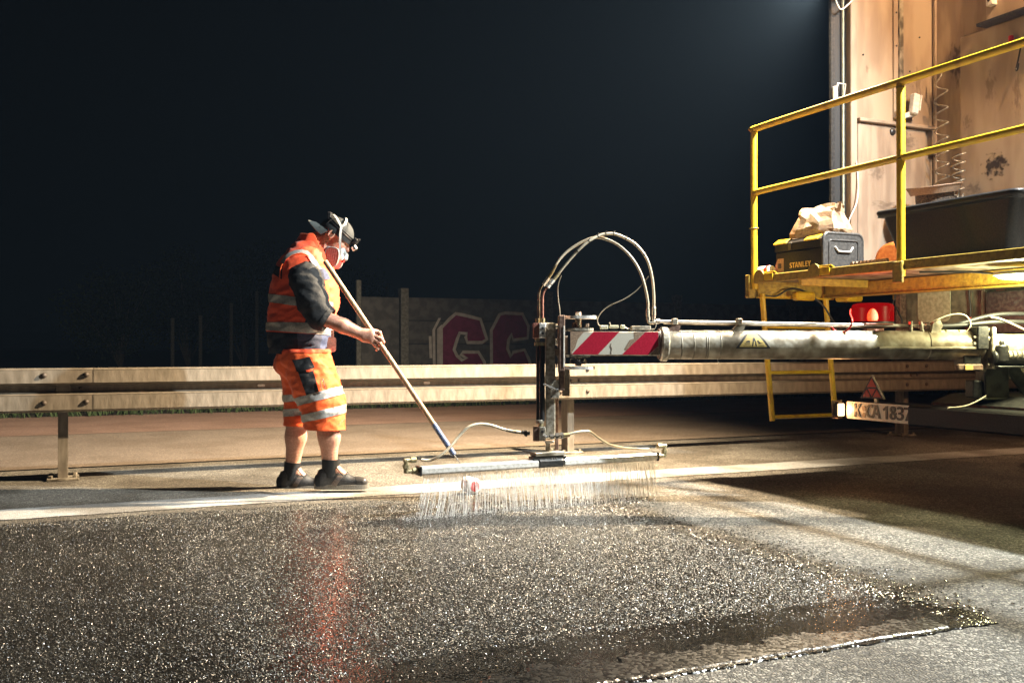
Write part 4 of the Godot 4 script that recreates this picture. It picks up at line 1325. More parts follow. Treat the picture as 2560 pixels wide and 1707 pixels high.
	for p in [[0.0, 0.295, 0.365], [0.01, 0.308, 0.378], [0.014, 0.311, 0.382], [0.325, 0.374, 0.474], [0.33, 0.375, 0.475], [0.332, 0.40, 0.504], [0.345, 0.40, 0.505], [0.358, 0.405, 0.51], [0.372, 0.40, 0.505], [0.372, 0.37, 0.47], [0.33, 0.36, 0.46], [0.03, 0.30, 0.37], [0.028, 0.05, 0.05]]:
		var row := PackedVector3Array()
		for q in rounded(p[1] * 2, p[2] * 2, 0.05, Vector2.ZERO, 6):
			row.append(Vector3(q.x, p[0], q.y))
		trs.append(row)
	obj("shell", MB.new().grid(trs, true, true), M.black_plastic, tub)
	# lying orange pail
	var pail := thing("orange_pail", "orange plastic pail lying on its side between toolbox and black tub", "pail", Vector3(5.25, 1.50, -5.06), Basis(Vector3.UP, 0.28) * Basis(Vector3.BACK, PI / 2))
	obj("shell", MB.new().lathe([Vector2(0, 0.17), Vector2(0.10, 0.17), Vector2(0.116, 0.16), Vector2(0.122, 0.13), Vector2(0.122, 0.118), Vector2(0.128, 0.11), Vector2(0.145, -0.15), Vector2(0.14, -0.15), Vector2(0.12, 0.12), Vector2(0, 0.14)], Transform3D(), 36), M.orange_pail, pail)
	obj("rim", MB.new().lathe([Vector2(0.14, -0.155), Vector2(0.152, -0.15), Vector2(0.152, -0.13), Vector2(0.143, -0.125)], Transform3D(), 36), M.orange_pail, pail)
	# notched board
	var nb := thing("notched_board", "short notched wooden board standing on edge in front of the orange pail", "board", Vector3(4.62, 1.367, -4.73))
	var np := PackedVector2Array([Vector2(0.0, 0.0), Vector2(0.32, 0.0), Vector2(0.32, 0.075)])
	for k in 10:
		var x := 0.32 - k * 0.032
		np.append_array(PackedVector2Array([Vector2(x - 0.006, 0.088), Vector2(x - 0.022, 0.083), Vector2(x - 0.030, 0.074)]))
	np.append(Vector2(0.0, 0.07))
	obj("board", MB.new().prism(np, Transform3D(Basis(Vector3.UP, -PI / 2), Vector3(0, 0, -0.15)), 0.02), M.paper, nb)
	# small can
	var can := thing("small_can", "small white can with a red end beside the toolbox at the railing post", "can", Vector3(4.36, 1.425, -5.425), Basis(Vector3.RIGHT, PI / 2))
	obj("can_body", MB.new().lathe([Vector2(0, -0.06), Vector2(0.036, -0.06), Vector2(0.038, -0.055), Vector2(0.038, 0.055), Vector2(0.036, 0.06), Vector2(0, 0.06)], Transform3D(), 24), M.white_paint, can)
	obj("red_band", MB.new().lathe([Vector2(0.0385, 0.018), Vector2(0.039, 0.02), Vector2(0.039, 0.045), Vector2(0.0385, 0.047)], Transform3D(), 24), M.red_paint, can)
	# spiral air hose on the rear wall
	var sp := thing("spiral_air_hose", "grey spiral air hose hanging down the tan rear wall", "hose", Vector3(5.86, 1.9, -5.28))
	var path := []
	for q in 280:
		var u := q / 279.0
		var a := u * TAU * 8.5
		var r := 0.038 * smoothstep(0.0, 0.12, u)
		path.append(Vector3(cos(a) * r * 0.75, 1.09 - pow(u, 0.82) * 0.95, sin(a) * r * 1.5 + 0.02 * u))
	obj("coil", MB.new().tube(path, 0.0058, 7), M.steel, sp)
	var p2 := []
	for q in 160:
		var u := q / 159.0
		var a := u * TAU * 6.0
		p2.append(Vector3(cos(a) * 0.035, 0.42 - u * 0.38, 0.17 + sin(a) * 0.045 - 0.02 * u))
	obj("coil", MB.new().tube(p2, 0.0058, 7), M.steel, sp)
	var p3 := []
	for q in 120:
		var u := q / 119.0
		var a := u * TAU * 4.0
		p3.append(Vector3(cos(a) * 0.05 - 0.06, 0.13 + sin(a) * 0.05 - u * 0.02, 0.05 + 0.16 * u))
	obj("coil", MB.new().tube(p3, 0.0058, 7), M.steel, sp)
	# round pan
	var pan := thing("round_pan", "round dirty metal pan tilted behind the black tub under the spiral hose", "pan", Vector3(5.60, 2.00, -5.10), Basis(Vector3(0.3, 0, 1).normalized(), 0.16))
	obj("dish", MB.new().lathe([Vector2(0, 0.0), Vector2(0.16, 0.0), Vector2(0.185, 0.05), Vector2(0.192, 0.052), Vector2(0.19, 0.058), Vector2(0.18, 0.055), Vector2(0.155, 0.008), Vector2(0, 0.008)], Transform3D(), 36), M.peeled, pan)
	obj("support", MB.new().lathe([Vector2(0, 0.0), Vector2(0.13, 0.0), Vector2(0.13, -0.62), Vector2(0, -0.62)], Transform3D(), 24), M.soot, pan)

# piece of film that hugs a pipe lying along x: outline in (x, angle upwards from the side that faces the road)
func pipe_film(poly: PackedVector2Array, axis: Vector3, r: float) -> MB:
	var mb := MB.new()
	var lo := 9.0
	var hi := -9.0
	for p in poly:
		lo = minf(lo, p.y)
		hi = maxf(hi, p.y)
	var steps := 14
	for k in steps:
		var y0 := lerpf(lo, hi, float(k) / steps)
		var y1 := lerpf(lo, hi, float(k + 1) / steps)
		var strip := Geometry2D.intersect_polygons(poly, PackedVector2Array([Vector2(-9, y0), Vector2(9, y0), Vector2(9, y1), Vector2(-9, y1)]))
		for s in strip:
			var t := Geometry2D.triangulate_polygon(s)
			for q in range(0, t.size(), 3):
				var w := []
				for e in 3:
					var a: float = s[t[q + e]].y
					w.append(axis + Vector3(s[t[q + e]].x, sin(a) * r, cos(a) * r))
				mb.tri(w[0], w[1], w[2], (w[0] + w[1] + w[2]) / 3 - Vector3((w[0].x + w[1].x + w[2].x) / 3, axis.y, axis.z))
	return mb

func build_boom() -> void:
	var t := thing("spray_boom", "swing-out steel spray boom with red and white hazard stripes, red beacon and spray bar", "spray boom", Vector3(2.4096, 0, -4.9475), rot_cam)
	var px := 0.0022727
	# ---- long pipe
	var pipe := part("boom_pipe", t)
	var py := 0.9113
	obj("pipe", cyl(MB.new(), Vector3(0.6841, 0.9114, 0), Vector3(2.4795, 0.9114, 0), 0.0815, 0.003, 40), M.pipe_worn, pipe)
	obj("collar", cyl(MB.new(), Vector3(0.6568, 0.9159, 0), Vector3(0.7023, 0.9148, 0), 0.0985, 0.008, 36), M.steel, pipe)
	obj("collar_face", cyl(MB.new(), Vector3(0.6477, 0.9159, 0), Vector3(0.658, 0.9159, 0), 0.088, 0.002, 32), M.rust, pipe)
	obj("weld_rib", MB.new().box(Vector3(2.1684, 0.8933, 0.078), Vector3(0.60, 0.014, 0.045), 0.004), M.steel_dirty, pipe)
	obj("weld_patch", cyl(MB.new(), Vector3(2.1568, 0.9114, 0), Vector3(2.4568, 0.9091, 0), 0.0845, 0.012, 36), M.pipe_worn, pipe)
	for q in 5:
		obj("weld_seam", MB.new().lathe([Vector2(0.082, -0.004), Vector2(0.0835, 0), Vector2(0.082, 0.004)], Transform3D(Basis(Vector3.BACK, PI / 2), Vector3(0.7705, 0.9114, 0) + Vector3(0.05 * q + 0.02 * (q % 3), 0, 0)), 32), M.steel_dirty, pipe)
	# warning film
	var lbl := part("warning_label", t)
	var ax := Vector3(1.1682, 0.9114, 0)
	obj("label_edge", pipe_film(PackedVector2Array([Vector2(-0.098, -0.25), Vector2(0.098, -0.25), Vector2(0.03, 0.95), Vector2(0.012, 1.06), Vector2(-0.012, 1.06), Vector2(-0.03, 0.95)]), ax, 0.0825), M.print_black, lbl)
	obj("label_field", pipe_film(PackedVector2Array([Vector2(-0.078, -0.14), Vector2(0.078, -0.14), Vector2(0.02, 0.86), Vector2(-0.02, 0.86)]), ax, 0.0830), M.print_yellow, lbl)
	for f in [[[-0.008, -0.10], [0.0, -0.10], [0.004, 0.25], [0.008, 0.25], [0.013, -0.10], [0.021, -0.10], [0.010, 0.50], [0.0, 0.50]], [[-0.05, 0.06], [-0.018, 0.06], [-0.018, 0.12], [-0.05, 0.12]], [[-0.045, 0.18], [-0.02, 0.16], [-0.016, 0.27], [-0.03, 0.3]], [[-0.055, -0.06], [-0.012, -0.06], [-0.012, -0.03], [-0.055, -0.03]], [[0.028, -0.06], [0.06, -0.06], [0.06, -0.03], [0.028, -0.03]], [[0.028, 0.05], [0.058, 0.1], [0.028, 0.15]], [[0.02, 0.22], [0.036, 0.10], [0.04, 0.14], [0.026, 0.34]]]:
		var pp := PackedVector2Array()
		for q in f:
			pp.append(Vector2(q[0], q[1]))
		obj("pictogram", pipe_film(pp, ax, 0.0834), M.print_black, lbl)
	# ---- square end with hazard film
	var sq := part("boom_head", t)
	obj("square_tube", MB.new().box((Vector3(0.1523, 0.9182, 0) + Vector3(0.6523, 0.9182, 0)) / 2, Vector3(0.50, 0.136, 0.136), 0.006), M.steel, sq)
	obj("white_film", MB.new().prism(PackedVector2Array([Vector2(-0.135, -0.061), Vector2(0.243, -0.061), Vector2(0.243, 0.061), Vector2(-0.235, 0.061), Vector2(-0.243, 0.02), Vector2(-0.243, -0.061)]), Transform3D(Basis(), Vector3(0.395, 0.918, 0.0681)), 0.0008), M.white_film, sq)
	var z1 := 0.0690
	for q in [[[1431, 885], [1496, 885.5], [1549, 829.5], [1485, 829.5]], [[1555, 886], [1621, 886.5], [1645, 864], [1645, 830], [1613, 830]]]:
		var pp := PackedVector2Array()
		for w in q:
			pp.append(Vector2((w[0] - 1538) * px, (859 - w[1]) * px))
		obj("red_stripe", MB.new().prism(pp, Transform3D(Basis(), Vector3(0.3949, 0.918, 0.069)), 0.0008), M.red_film, sq)
	for q in [[[1427.5, 829], [1462, 829], [1446, 848], [1440, 868], [1427.5, 886]], [[1584, 830], [1612, 830], [1566, 876], [1560, 873], [1574, 850], [1586, 846]], [[1640, 869], [1646, 862], [1646, 887], [1625, 887]]]:
		var pp := PackedVector2Array()
		for w in q:
			pp.append(Vector2((w[0] - 1538) * px, (859 - w[1]) * px))
		obj("peeled_patch", MB.new().prism(pp, Transform3D(Basis(), Vector3(0.3949, 0.918, 0.069)), 0.0006), M.peeled, sq)
	obj("film_crack", MB.new().tube(smooth_path([Vector3(0.3746, 0.9202, 0.0698), Vector3(0.3701, 0.9067, 0.0698), Vector3(0.3769, 0.8888, 0.0698), Vector3(0.3724, 0.8708, 0.0698), Vector3(0.3746, 0.8619, 0.0698)]), 0.0011, 5), M.rust, sq)
	# hinge at the end of the boom
	var hg := part("hinge", t)
	obj("fork_plate", MB.new().box(Vector3(0.0966, 0.9205, 0), Vector3(0.034, 0.315, 0.15), 0.004), M.rust, hg)
	obj("fork_edge", MB.new().box(Vector3(0.1073, 0.9022, 0.076), Vector3(0.008, 0.23, 0.004), 0.001), M.bright, hg)
	obj("fork_tail", MB.new().box(Vector3(0.0977, 0.7341, 0), Vector3(0.030, 0.16, 0.10), 0.004), M.rust, hg)
	obj("fork_arm", MB.new().box(Vector3(0.1249, 0.7009, -0.04), Vector3(0.044, 0.165, 0.012), 0.003), M.steel_dirty, hg)
	obj("top_plate", MB.new().prism(rounded(0.175, 0.15, 0.06), Transform3D(Basis(Vector3.RIGHT, -PI / 2), Vector3(0.2069, 1.0591, 0)), 0.017), M.bright, hg)
	obj("bottom_plate", MB.new().prism(rounded(0.175, 0.15, 0.06), Transform3D(Basis(Vector3.RIGHT, -PI / 2), Vector3(0.1977, 0.7727, 0)), 0.016), M.bright, hg)
	obj("ear_plate", MB.new().prism(rounded(0.16, 0.13, 0.05), Transform3D(Basis(Vector3.RIGHT, -PI / 2), Vector3(0.1978, 0.9909, 0)), 0.015), M.steel, hg)
	obj("ear_plate", MB.new().prism(rounded(0.16, 0.13, 0.05), Transform3D(Basis(Vector3.RIGHT, -PI / 2), Vector3(0.1795, 0.8409, 0)), 0.014), M.steel, hg)
	var pin := MB.new()
	cyl(pin, Vector3(0.1931, 0.7909, 0), Vector3(0.1932, 1.075, 0), 0.018)
	hexnut(pin, Vector3(0.1932, 1.0762, 0), Vector3(0.1933, 1.0978, 0), 0.017)
	obj("pivot_pin", pin, M.steel, hg)
	obj("pivot_washer", cyl(MB.new(), Vector3(0.1931, 0.8023, 0), Vector3(0.1932, 0.8341, 0), 0.048, 0.008), M.black_steel, hg)
	obj("pivot_washer", cyl(MB.new(), Vector3(0.1796, 1.0068, 0), Vector3(0.1796, 1.0387, 0), 0.022, 0.004), M.rust, hg)
	obj("stay", MB.new().box(Vector3(0.1211, 0.9113, 0.03), Vector3(0.02, 0.10, 0.06), 0.003).box(Vector3(0.2401, 1.0218, 0.04), Vector3(0.02, 0.022, 0.03), 0.003), M.peeled, hg)
	bolt_row("hinge_bolt", [Vector3(0.1898, 1.0216, 0.05), Vector3(0.1897, 0.8212, 0.05), Vector3(0.2167, 0.8167, 0.05)], Vector3.UP, 0.012, M.chrome, hg)
	# ---- mast
	var ms := part("mast", t)
	obj("mast_tube", MB.new().box((Vector3(0.0341, 1.0387, 0) + Vector3(0.034, 0.3753, 0)) / 2, Vector3(0.055, 0.66, 0.05), 0.005), M.steel, ms)
	obj("mast_back", MB.new().box((Vector3(0.0727, 0.6226, -0.05) + Vector3(0.0726, 0.3018, -0.05)) / 2, Vector3(0.02, 0.31, 0.02), 0.003), M.rust, ms)
	obj("joint_plate", MB.new().box(Vector3(0.0307, 0.7349, 0.027), Vector3(0.055, 0.045, 0.006), 0.002), M.steel, ms)
	bolt_row("mast_bolt", [Vector3(0.0351, 0.7396, 0.031), Vector3(0.0557, 1.0244, 0.027), Vector3(0.0488, 0.7689, 0.027)], Vector3.BACK, 0.007, M.steel_dirty, ms)
	bolt_row("side_bolt", [Vector3(0.0637, 1.0182, 0), Vector3(0.0614, 0.9386, 0), Vector3(0.0636, 0.9227, 0), Vector3(0.0636, 0.7955, 0)], Vector3.RIGHT, 0.014, M.chrome, ms)
	obj("spacer", MB.new().box(Vector3(0.0727, 0.8705, 0), Vector3(0.03, 0.04, 0.05), 0.003), M.peeled, ms)
	obj("upper_block", MB.new().box(Vector3(-0.048, 0.9919, 0.012), Vector3(0.034, 0.085, 0.06), 0.003), M.redbrown, ms)
	obj("upper_block", MB.new().box(Vector3(-0.012, 0.9917, 0.022), Vector3(0.038, 0.085, 0.06), 0.003), M.bright, ms)
	bolt_row("block_screw", [Vector3(-0.0107, 1.0058, 0.052), Vector3(-0.0107, 0.9765, 0.052)], Vector3.BACK, 0.008, M.black_steel, ms)
	obj("union_nut", hexnut(MB.new(), Vector3(-0.0391, 1.0381, 0.02), Vector3(-0.0391, 1.0608, 0.02), 0.013), M.brass, ms)
	obj("union_nut", hexnut(MB.new(), Vector3(-0.01, 1.0379, 0.03), Vector3(-0.01, 1.0628, 0.03), 0.013), M.brass, ms)
	obj("union_nut", hexnut(MB.new(), Vector3(-0.0414, 0.934, 0.02), Vector3(-0.0414, 0.9476, 0.02), 0.014), M.brass, ms)
	obj("union_nut", hexnut(MB.new(), Vector3(-0.0414, 0.9068, 0.02), Vector3(-0.0414, 0.9272, 0.02), 0.017), M.brass, ms)
	obj("union_nut", hexnut(MB.new(), Vector3(-0.0123, 0.9068, 0.03), Vector3(-0.0123, 0.9271, 0.03), 0.015), M.brass, ms)
	obj("black_cylinder", cyl(MB.new(), Vector3(-0.0366, 0.9068, 0.01), Vector3(-0.0367, 0.4805, 0.01), 0.0105), M.black_plastic, ms)
	obj("black_cylinder", cyl(MB.new(), Vector3(-0.0131, 0.9068, 0.018), Vector3(-0.0131, 0.4811, 0.018), 0.0155), M.black_plastic, ms)
	obj("piston_rod", cyl(MB.new(), Vector3(-0.028, 0.814, 0.024), Vector3(-0.028, 0.4906, 0.024), 0.0022), M.chrome, ms)
	obj("gland_nut", cyl(MB.new(), Vector3(-0.0277, 0.4876, 0.014), Vector3(-0.0277, 0.4672, 0.014), 0.026, 0.003), M.steel, ms)
	obj("gland_seat", cyl(MB.new(), Vector3(-0.0209, 0.4672, 0.014), Vector3(-0.0209, 0.4491, 0.014), 0.016, 0.003), M.brass, ms)
	obj("lower_block", MB.new().box(Vector3(-0.0455, 0.4071, 0), Vector3(0.038, 0.082, 0.06), 0.004), M.rust, ms)
	obj("lower_block", MB.new().box(Vector3(-0.0119, 0.4083, 0.014), Vector3(0.036, 0.080, 0.055), 0.003), M.steel, ms)
	bolt_row("block_screw", [Vector3(-0.0128, 0.4221, 0.042)], Vector3.BACK, 0.009, M.black_steel, ms)
	# clamp with tommy lever
	obj("clamp_block", MB.new().box(Vector3(0.0575, 0.6606, 0.034), Vector3(0.052, 0.104, 0.030), 0.004), M.steel, ms)
	obj("clamp_slot", MB.new().box(Vector3(0.0433, 0.6974, 0.0498), Vector3(0.006, 0.014, 0.002), 0.0009, Basis(Vector3.BACK, -0.6)).box(Vector3(0.0388, 0.6186, 0.0498), Vector3(0.006, 0.014, 0.002), 0.0009, Basis(Vector3.BACK, -0.6)), M.print_black, ms)
	obj("clamp_hub", cyl(MB.new(), Vector3(0.0659, 0.6568, 0.048), Vector3(0.0647, 0.658, 0.075), 0.011), M.black_steel, ms)
	obj("clamp_lever", MB.new().tube([Vector3(0.0694, 0.6566, 0.07), Vector3(0.0514, 0.6645, 0.07), Vector3(0.0178, 0.6802, 0.07), Vector3(-0.008, 0.6925, 0.07)], [0.008, 0.006, 0.0055, 0.005], 10), M.chrome, ms)
	# foot
	obj("foot_stem", MB.new().box(Vector3(0.0203, 0.3367, 0), Vector3(0.026, 0.05, 0.03), 0.003), M.steel, ms)
	obj("foot_flange", MB.new().box(Vector3(0.0294, 0.3594, 0), Vector3(0.054, 0.010, 0.05), 0.002), M.bright, ms)
	obj("foot_block", MB.new().box(Vector3(0.0294, 0.3095, 0), Vector3(0.036, 0.026, 0.05), 0.003), M.steel, ms)
	# ---- spray bar, parallel to the road
	var sb := part("spray_bar", t)
	sb.position = Vector3(0.012, 0.2475, 0.05)
	sb.rotation.y = -YAW + 0.05
	var by := 0.0
	obj("bar_saddle", MB.new().box(Vector3(0.005, by + 0.052, 0.0), Vector3(0.19, 0.022, 0.07), 0.003), M.steel_dirty, sb)
	obj("bar_clamp", MB.new().box(Vector3(0.005, by + 0.030, 0.0), Vector3(0.215, 0.020, 0.055), 0.003).box(Vector3(0.012, by + 0.001, 0.0), Vector3(0.17, 0.046, 0.078), 0.012), M.black_steel, sb)
	bolt_row("clamp_bolt", [Vector3(0.015, by + 0.026, 0.03), Vector3(0.03, by + 0.026, 0.03), Vector3(0.045, by + 0.026, 0.03)], Vector3.BACK, 0.005, M.chrome, sb)
	var oct := PackedVector2Array()
	for q in [[-0.034, 0.012], [-0.022, 0.022], [0.022, 0.022], [0.034, 0.012], [0.034, -0.012], [0.022, -0.022], [-0.022, -0.022], [-0.034, -0.012]]:
		oct.append(Vector2(q[0], q[1]))
	for s in [[-0.765, -0.06], [0.10, 0.735]]:
		obj("bar_tube", MB.new().prism(oct, Transform3D(Basis(Vector3.UP, PI / 2), Vector3(s[0], by, 0)), s[1] - s[0]), M.bright, sb)
	obj("bar_tube_joint", MB.new().box(Vector3(-0.085, by + 0.02, 0), Vector3(0.05, 0.012, 0.03), 0.002), M.peeled, sb)
	for e in [-0.985, 0.945]:
		obj("end_cap", MB.new().box(Vector3(e * 0.783, by, 0), Vector3(0.012, 0.05, 0.074), 0.004), M.black_steel, sb)
		var fit := MB.new()
		cyl(fit, Vector3(e * 0.785, by, 0), Vector3(e * 0.86, by, 0), 0.011)
		hexnut(fit, Vector3(e * 0.80, by, 0), Vector3(e * 0.82, by, 0), 0.018)
		cyl(fit, Vector3(e * 0.855, by - 0.008, 0), Vector3(e * 0.855, by + 0.065, 0), 0.013)
		hexnut(fit, Vector3(e * 0.855, by + 0.018, 0), Vector3(e * 0.855, by + 0.036, 0), 0.019)
		cyl(fit, Vector3(e * 0.868, by + 0.058, 0), Vector3(e * 0.80, by + 0.058, 0), 0.012)
		hexnut(fit, Vector3(e * 0.83, by + 0.058, 0), Vector3(e * 0.80, by + 0.058, 0), 0.017)
		obj("elbow_fitting", fit, M.brass, sb)
	var nz := MB.new()
	for q in 150:
		var x := lerpf(-0.75, 0.72, q / 149.0)
		nz.box(Vector3(x, by - 0.024, 0.01), Vector3(0.004, 0.006, 0.004), 0.001)
	obj("nozzle_row", nz, M.steel, sb).set_meta("kind", "stuff")
	# ---- hoses to the bar
	var hs := part("bar_hoses", t)
	obj("hose", MB.new().tube(smooth_path([Vector3(-0.6812, 0.2851, 0.22), Vector3(-0.6328, 0.2806, 0.2), Vector3(-0.5824, 0.3025, 0.2), Vector3(-0.5253, 0.3497, 0.17), Vector3(-0.4768, 0.4076, 0.13), Vector3(-0.4245, 0.4548, 0.11), Vector3(-0.3632, 0.4679, 0.08), Vector3(-0.2964, 0.4574, 0.06), Vector3(-0.2248, 0.4323, 0.03), Vector3(-0.1387, 0.4162, 0)]), 0.0085, 9), M.hose, hs)
	obj("hose_sleeve", MB.new().tube([Vector3(-0.2157, 0.4301, 0.03), Vector3(-0.1728, 0.4197, 0.015), Vector3(-0.1296, 0.4139, 0)], 0.0095, 9), M.steel_dirty, hs)
	obj("hose_end", MB.new().tube([Vector3(-0.1296, 0.4162, 0), Vector3(-0.0819, 0.4094, 0)], 0.012, 9).box(Vector3(-0.1046, 0.4094, 0), Vector3(0.02, 0.034, 0.03), 0.006), M.black_steel, hs)
	obj("hose", MB.new().tube(smooth_path([Vector3(0.1322, 0.4053, 0.03), Vector3(0.178, 0.4157, 0.02), Vector3(0.2248, 0.4207, 0), Vector3(0.2636, 0.4135, -0.03), Vector3(0.3137, 0.3746, -0.08), Vector3(0.3786, 0.3327, -0.13), Vector3(0.4633, 0.3068, -0.2), Vector3(0.5533, 0.2934, -0.26), Vector3(0.6365, 0.2882, -0.31)]), 0.0075, 9), M.hose, hs)
	var f2 := MB.new()
	hexnut(f2, Vector3(-0.0106, 0.3976, 0.045), Vector3(0.005, 0.3891, 0.05), 0.016)
	cyl(f2, Vector3(0.0005, 0.3913, 0.05), Vector3(0.1435, 0.403, 0.03), 0.009)
	hexnut(f2, Vector3(0.0299, 0.3932, 0.046), Vector3(0.0525, 0.3953, 0.044), 0.017)
	hexnut(f2, Vector3(0.0594, 0.3973, 0.042), Vector3(0.082, 0.3994, 0.04), 0.018)
	hexnut(f2, Vector3(0.0866, 0.3992, 0.038), Vector3(0.1048, 0.4013, 0.036), 0.019)
	obj("brass_union", f2, M.chrome, hs)
	obj("brass_union", hexnut(MB.new(), Vector3(0.1071, 0.4011, 0.034), Vector3(0.1412, 0.4041, 0.03), 0.014), M.brass, hs)
	# ---- arched hoses over the hinge
	var ah := part("arched_hoses", t)
	var ha := smooth_path([Vector3(0.0375, 1.2663, 0.03), Vector3(0.0692, 1.3002, 0.03), Vector3(0.0963, 1.3364, 0.03), Vector3(0.1551, 1.4066, 0.03), Vector3(0.2162, 1.4699, 0.03), Vector3(0.2691, 1.5095, 0.02), Vector3(0.3185, 1.5356, 0), Vector3(0.365, 1.5448, -0.01), Vector3(0.4139, 1.5414, -0.02), Vector3(0.4938, 1.5048, -0.02), Vector3(0.5495, 1.4536, -0.01), Vector3(0.589, 1.3866, 0), Vector3(0.6139, 1.2911, 0), Vector3(0.623, 1.191, 0), Vector3(0.6229, 1.125, 0)])
	var hb := smooth_path([Vector3(0.016, 1.282, 0), Vector3(0.0437, 1.3237, -0.01), Vector3(0.0898, 1.4021, -0.02), Vector3(0.1612, 1.467, -0.03), Vector3(0.2618, 1.5185, -0.03), Vector3(0.3294, 1.5208, -0.02), Vector3(0.414, 1.4833, 0), Vector3(0.4888, 1.412, 0.02), Vector3(0.5408, 1.3282, 0.02), Vector3(0.5702, 1.2398, 0.02), Vector3(0.5874, 1.1541, 0.01), Vector3(0.5874, 1.1133, 0.01)])
	obj("arched_hose", MB.new().tube(ha, 0.0078, 10), M.hose, ah)
	obj("arched_hose", MB.new().tube(hb, 0.0078, 10), M.hose, ah)
	for q in [8, 21, 28, 34, 40, 46, 52, 57, 63]:
		var d: Vector3 = (ha[q + 1] - ha[q - 1]).normalized()
		var tie := MB.new()
		cyl(tie, ha[q] - d * 0.003, ha[q] + d * 0.003, 0.0098, 0.001, 12)
		tie.box(ha[q] + Vector3(0.004, 0.012, 0), Vector3(0.006, 0.010, 0.006), 0.001)
		obj("cable_tie", tie, M.rubber, ah)
	obj("thin_cable", MB.new().tube(smooth_path([Vector3(0.0963, 1.3048, 0.03), Vector3(0.0805, 1.264, 0.03), Vector3(0.0748, 1.2211, 0.03), Vector3(0.0782, 1.1645, 0.03), Vector3(0.0849, 1.1148, 0.03), Vector3(0.0872, 1.0741, 0.03), Vector3(0.0849, 1.0379, 0.03), Vector3(0.0759, 1.0062, 0.03)]), 0.0028, 7), M.steel_dirty, ah)
	obj("thin_cable", MB.new().tube(smooth_path([Vector3(0.5907, 1.301, 0.02), Vector3(0.5544, 1.2556, 0.02), Vector3(0.5136, 1.2126, 0.02), Vector3(0.4501, 1.1695, 0.02), Vector3(0.3731, 1.1356, 0.02), Vector3(0.3232, 1.097, 0.02), Vector3(0.3006, 1.0563, 0.02), Vector3(0.3051, 1.0268, 0.02), Vector3(0.3187, 1.0155, 0.02)]), 0.0033, 7), M.steel_dirty, ah)
	obj("hose_union", hexnut(MB.new(), Vector3(0.0023, 1.2638, 0), Vector3(-0.0068, 1.2501, 0), 0.012), M.bright, ah)
	obj("hose_union", hexnut(MB.new(), Vector3(0.0251, 1.2933, 0), Vector3(0.0023, 1.2638, 0), 0.0125), M.bright, ah)
	obj("hose_union", hexnut(MB.new(), Vector3(0.0511, 1.2799, 0.03), Vector3(0.033, 1.2573, 0.03), 0.0125), M.bright, ah)
	obj("hose_union", hexnut(MB.new(), Vector3(0.0285, 1.2527, 0.03), Vector3(0.0171, 1.2369, 0.03), 0.0135), M.bright, ah)
	obj("hose_ferrule", MB.new().tube([Vector3(0.0375, 1.264, 0.03), Vector3(0.0827, 1.3183, 0.03)], 0.0105, 9).tube([Vector3(0.0183, 1.2865, 0), Vector3(0.0501, 1.3343, 0)], 0.0100, 9), M.brass, ah)
	obj("steel_pipe", MB.new().tube(smooth_path([Vector3(-0.0022, 1.2569, 0), Vector3(-0.0184, 1.2381, 0.01), Vector3(-0.0301, 1.2058, 0.02), Vector3(-0.0323, 1.165, 0.02), Vector3(-0.0323, 1.0585, 0.02)]), 0.0065, 9), M.steel_dirty, ah)
	obj("steel_pipe", MB.new().tube(smooth_path([Vector3(0.0217, 1.2414, 0.03), Vector3(0.0036, 1.2256, 0.03), Vector3(-0.0089, 1.1939, 0.03), Vector3(-0.0111, 1.16, 0.03), Vector3(-0.0112, 1.0582, 0.03)]), 0.0065, 9), M.redbrown, ah)
	obj("hose_ferrule", cyl(MB.new(), Vector3(0.6229, 1.125, 0), Vector3(0.6229, 1.0796, 0), 0.0115).tube([Vector3(0.5874, 1.1133, 0.01), Vector3(0.5874, 1.0702, 0.01)], 0.0115, 10), M.steel, ah)
	var fb := MB.new()
	hexnut(fb, Vector3(0.6229, 1.0796, 0), Vector3(0.6228, 1.0614, 0), 0.010)
	hexnut(fb, Vector3(0.5896, 1.0702, 0.01), Vector3(0.5896, 1.052, 0.01), 0.012)
	fb.tube(smooth_path([Vector3(0.6229, 1.0659, 0), Vector3(0.6206, 1.05, 0), Vector3(0.6342, 1.0432, 0), Vector3(0.6569, 1.0432, 0)]), 0.0085, 8)
	fb.tube(smooth_path([Vector3(0.5896, 1.0566, 0.01), Vector3(0.5919, 1.0384, 0.01), Vector3(0.61, 1.0361, 0.01), Vector3(0.6327, 1.0384, 0.01)]), 0.0085, 8)
	obj("elbow", fb, M.steel, ah)
	# ---- pipes along the boom
	var lp := part("boom_line", t)
	obj("line_pipe", cyl(MB.new(), Vector3(0.6342, 1.0455, 0), Vector3(2.2139, 1.0182, 0), 0.0082), M.bright, lp)
	obj("line_pipe", cyl(MB.new(), Vector3(0.6844, 1.0348, -0.03), Vector3(2.2155, 1.0074, -0.03), 0.0065), M.steel_dirty, lp)
	obj("line_nut", hexnut(MB.new(), Vector3(0.6365, 1.0455, 0), Vector3(0.6569, 1.0455, 0), 0.015), M.bright, lp)
	obj("line_nut", hexnut(MB.new(), Vector3(2.1343, 1.0205, 0), Vector3(2.1616, 1.0205, 0), 0.013), M.bright, lp)
	obj("line_nut", hexnut(MB.new(), Vector3(2.1707, 1.0193, 0), Vector3(2.1889, 1.0193, 0), 0.013), M.bright, lp)
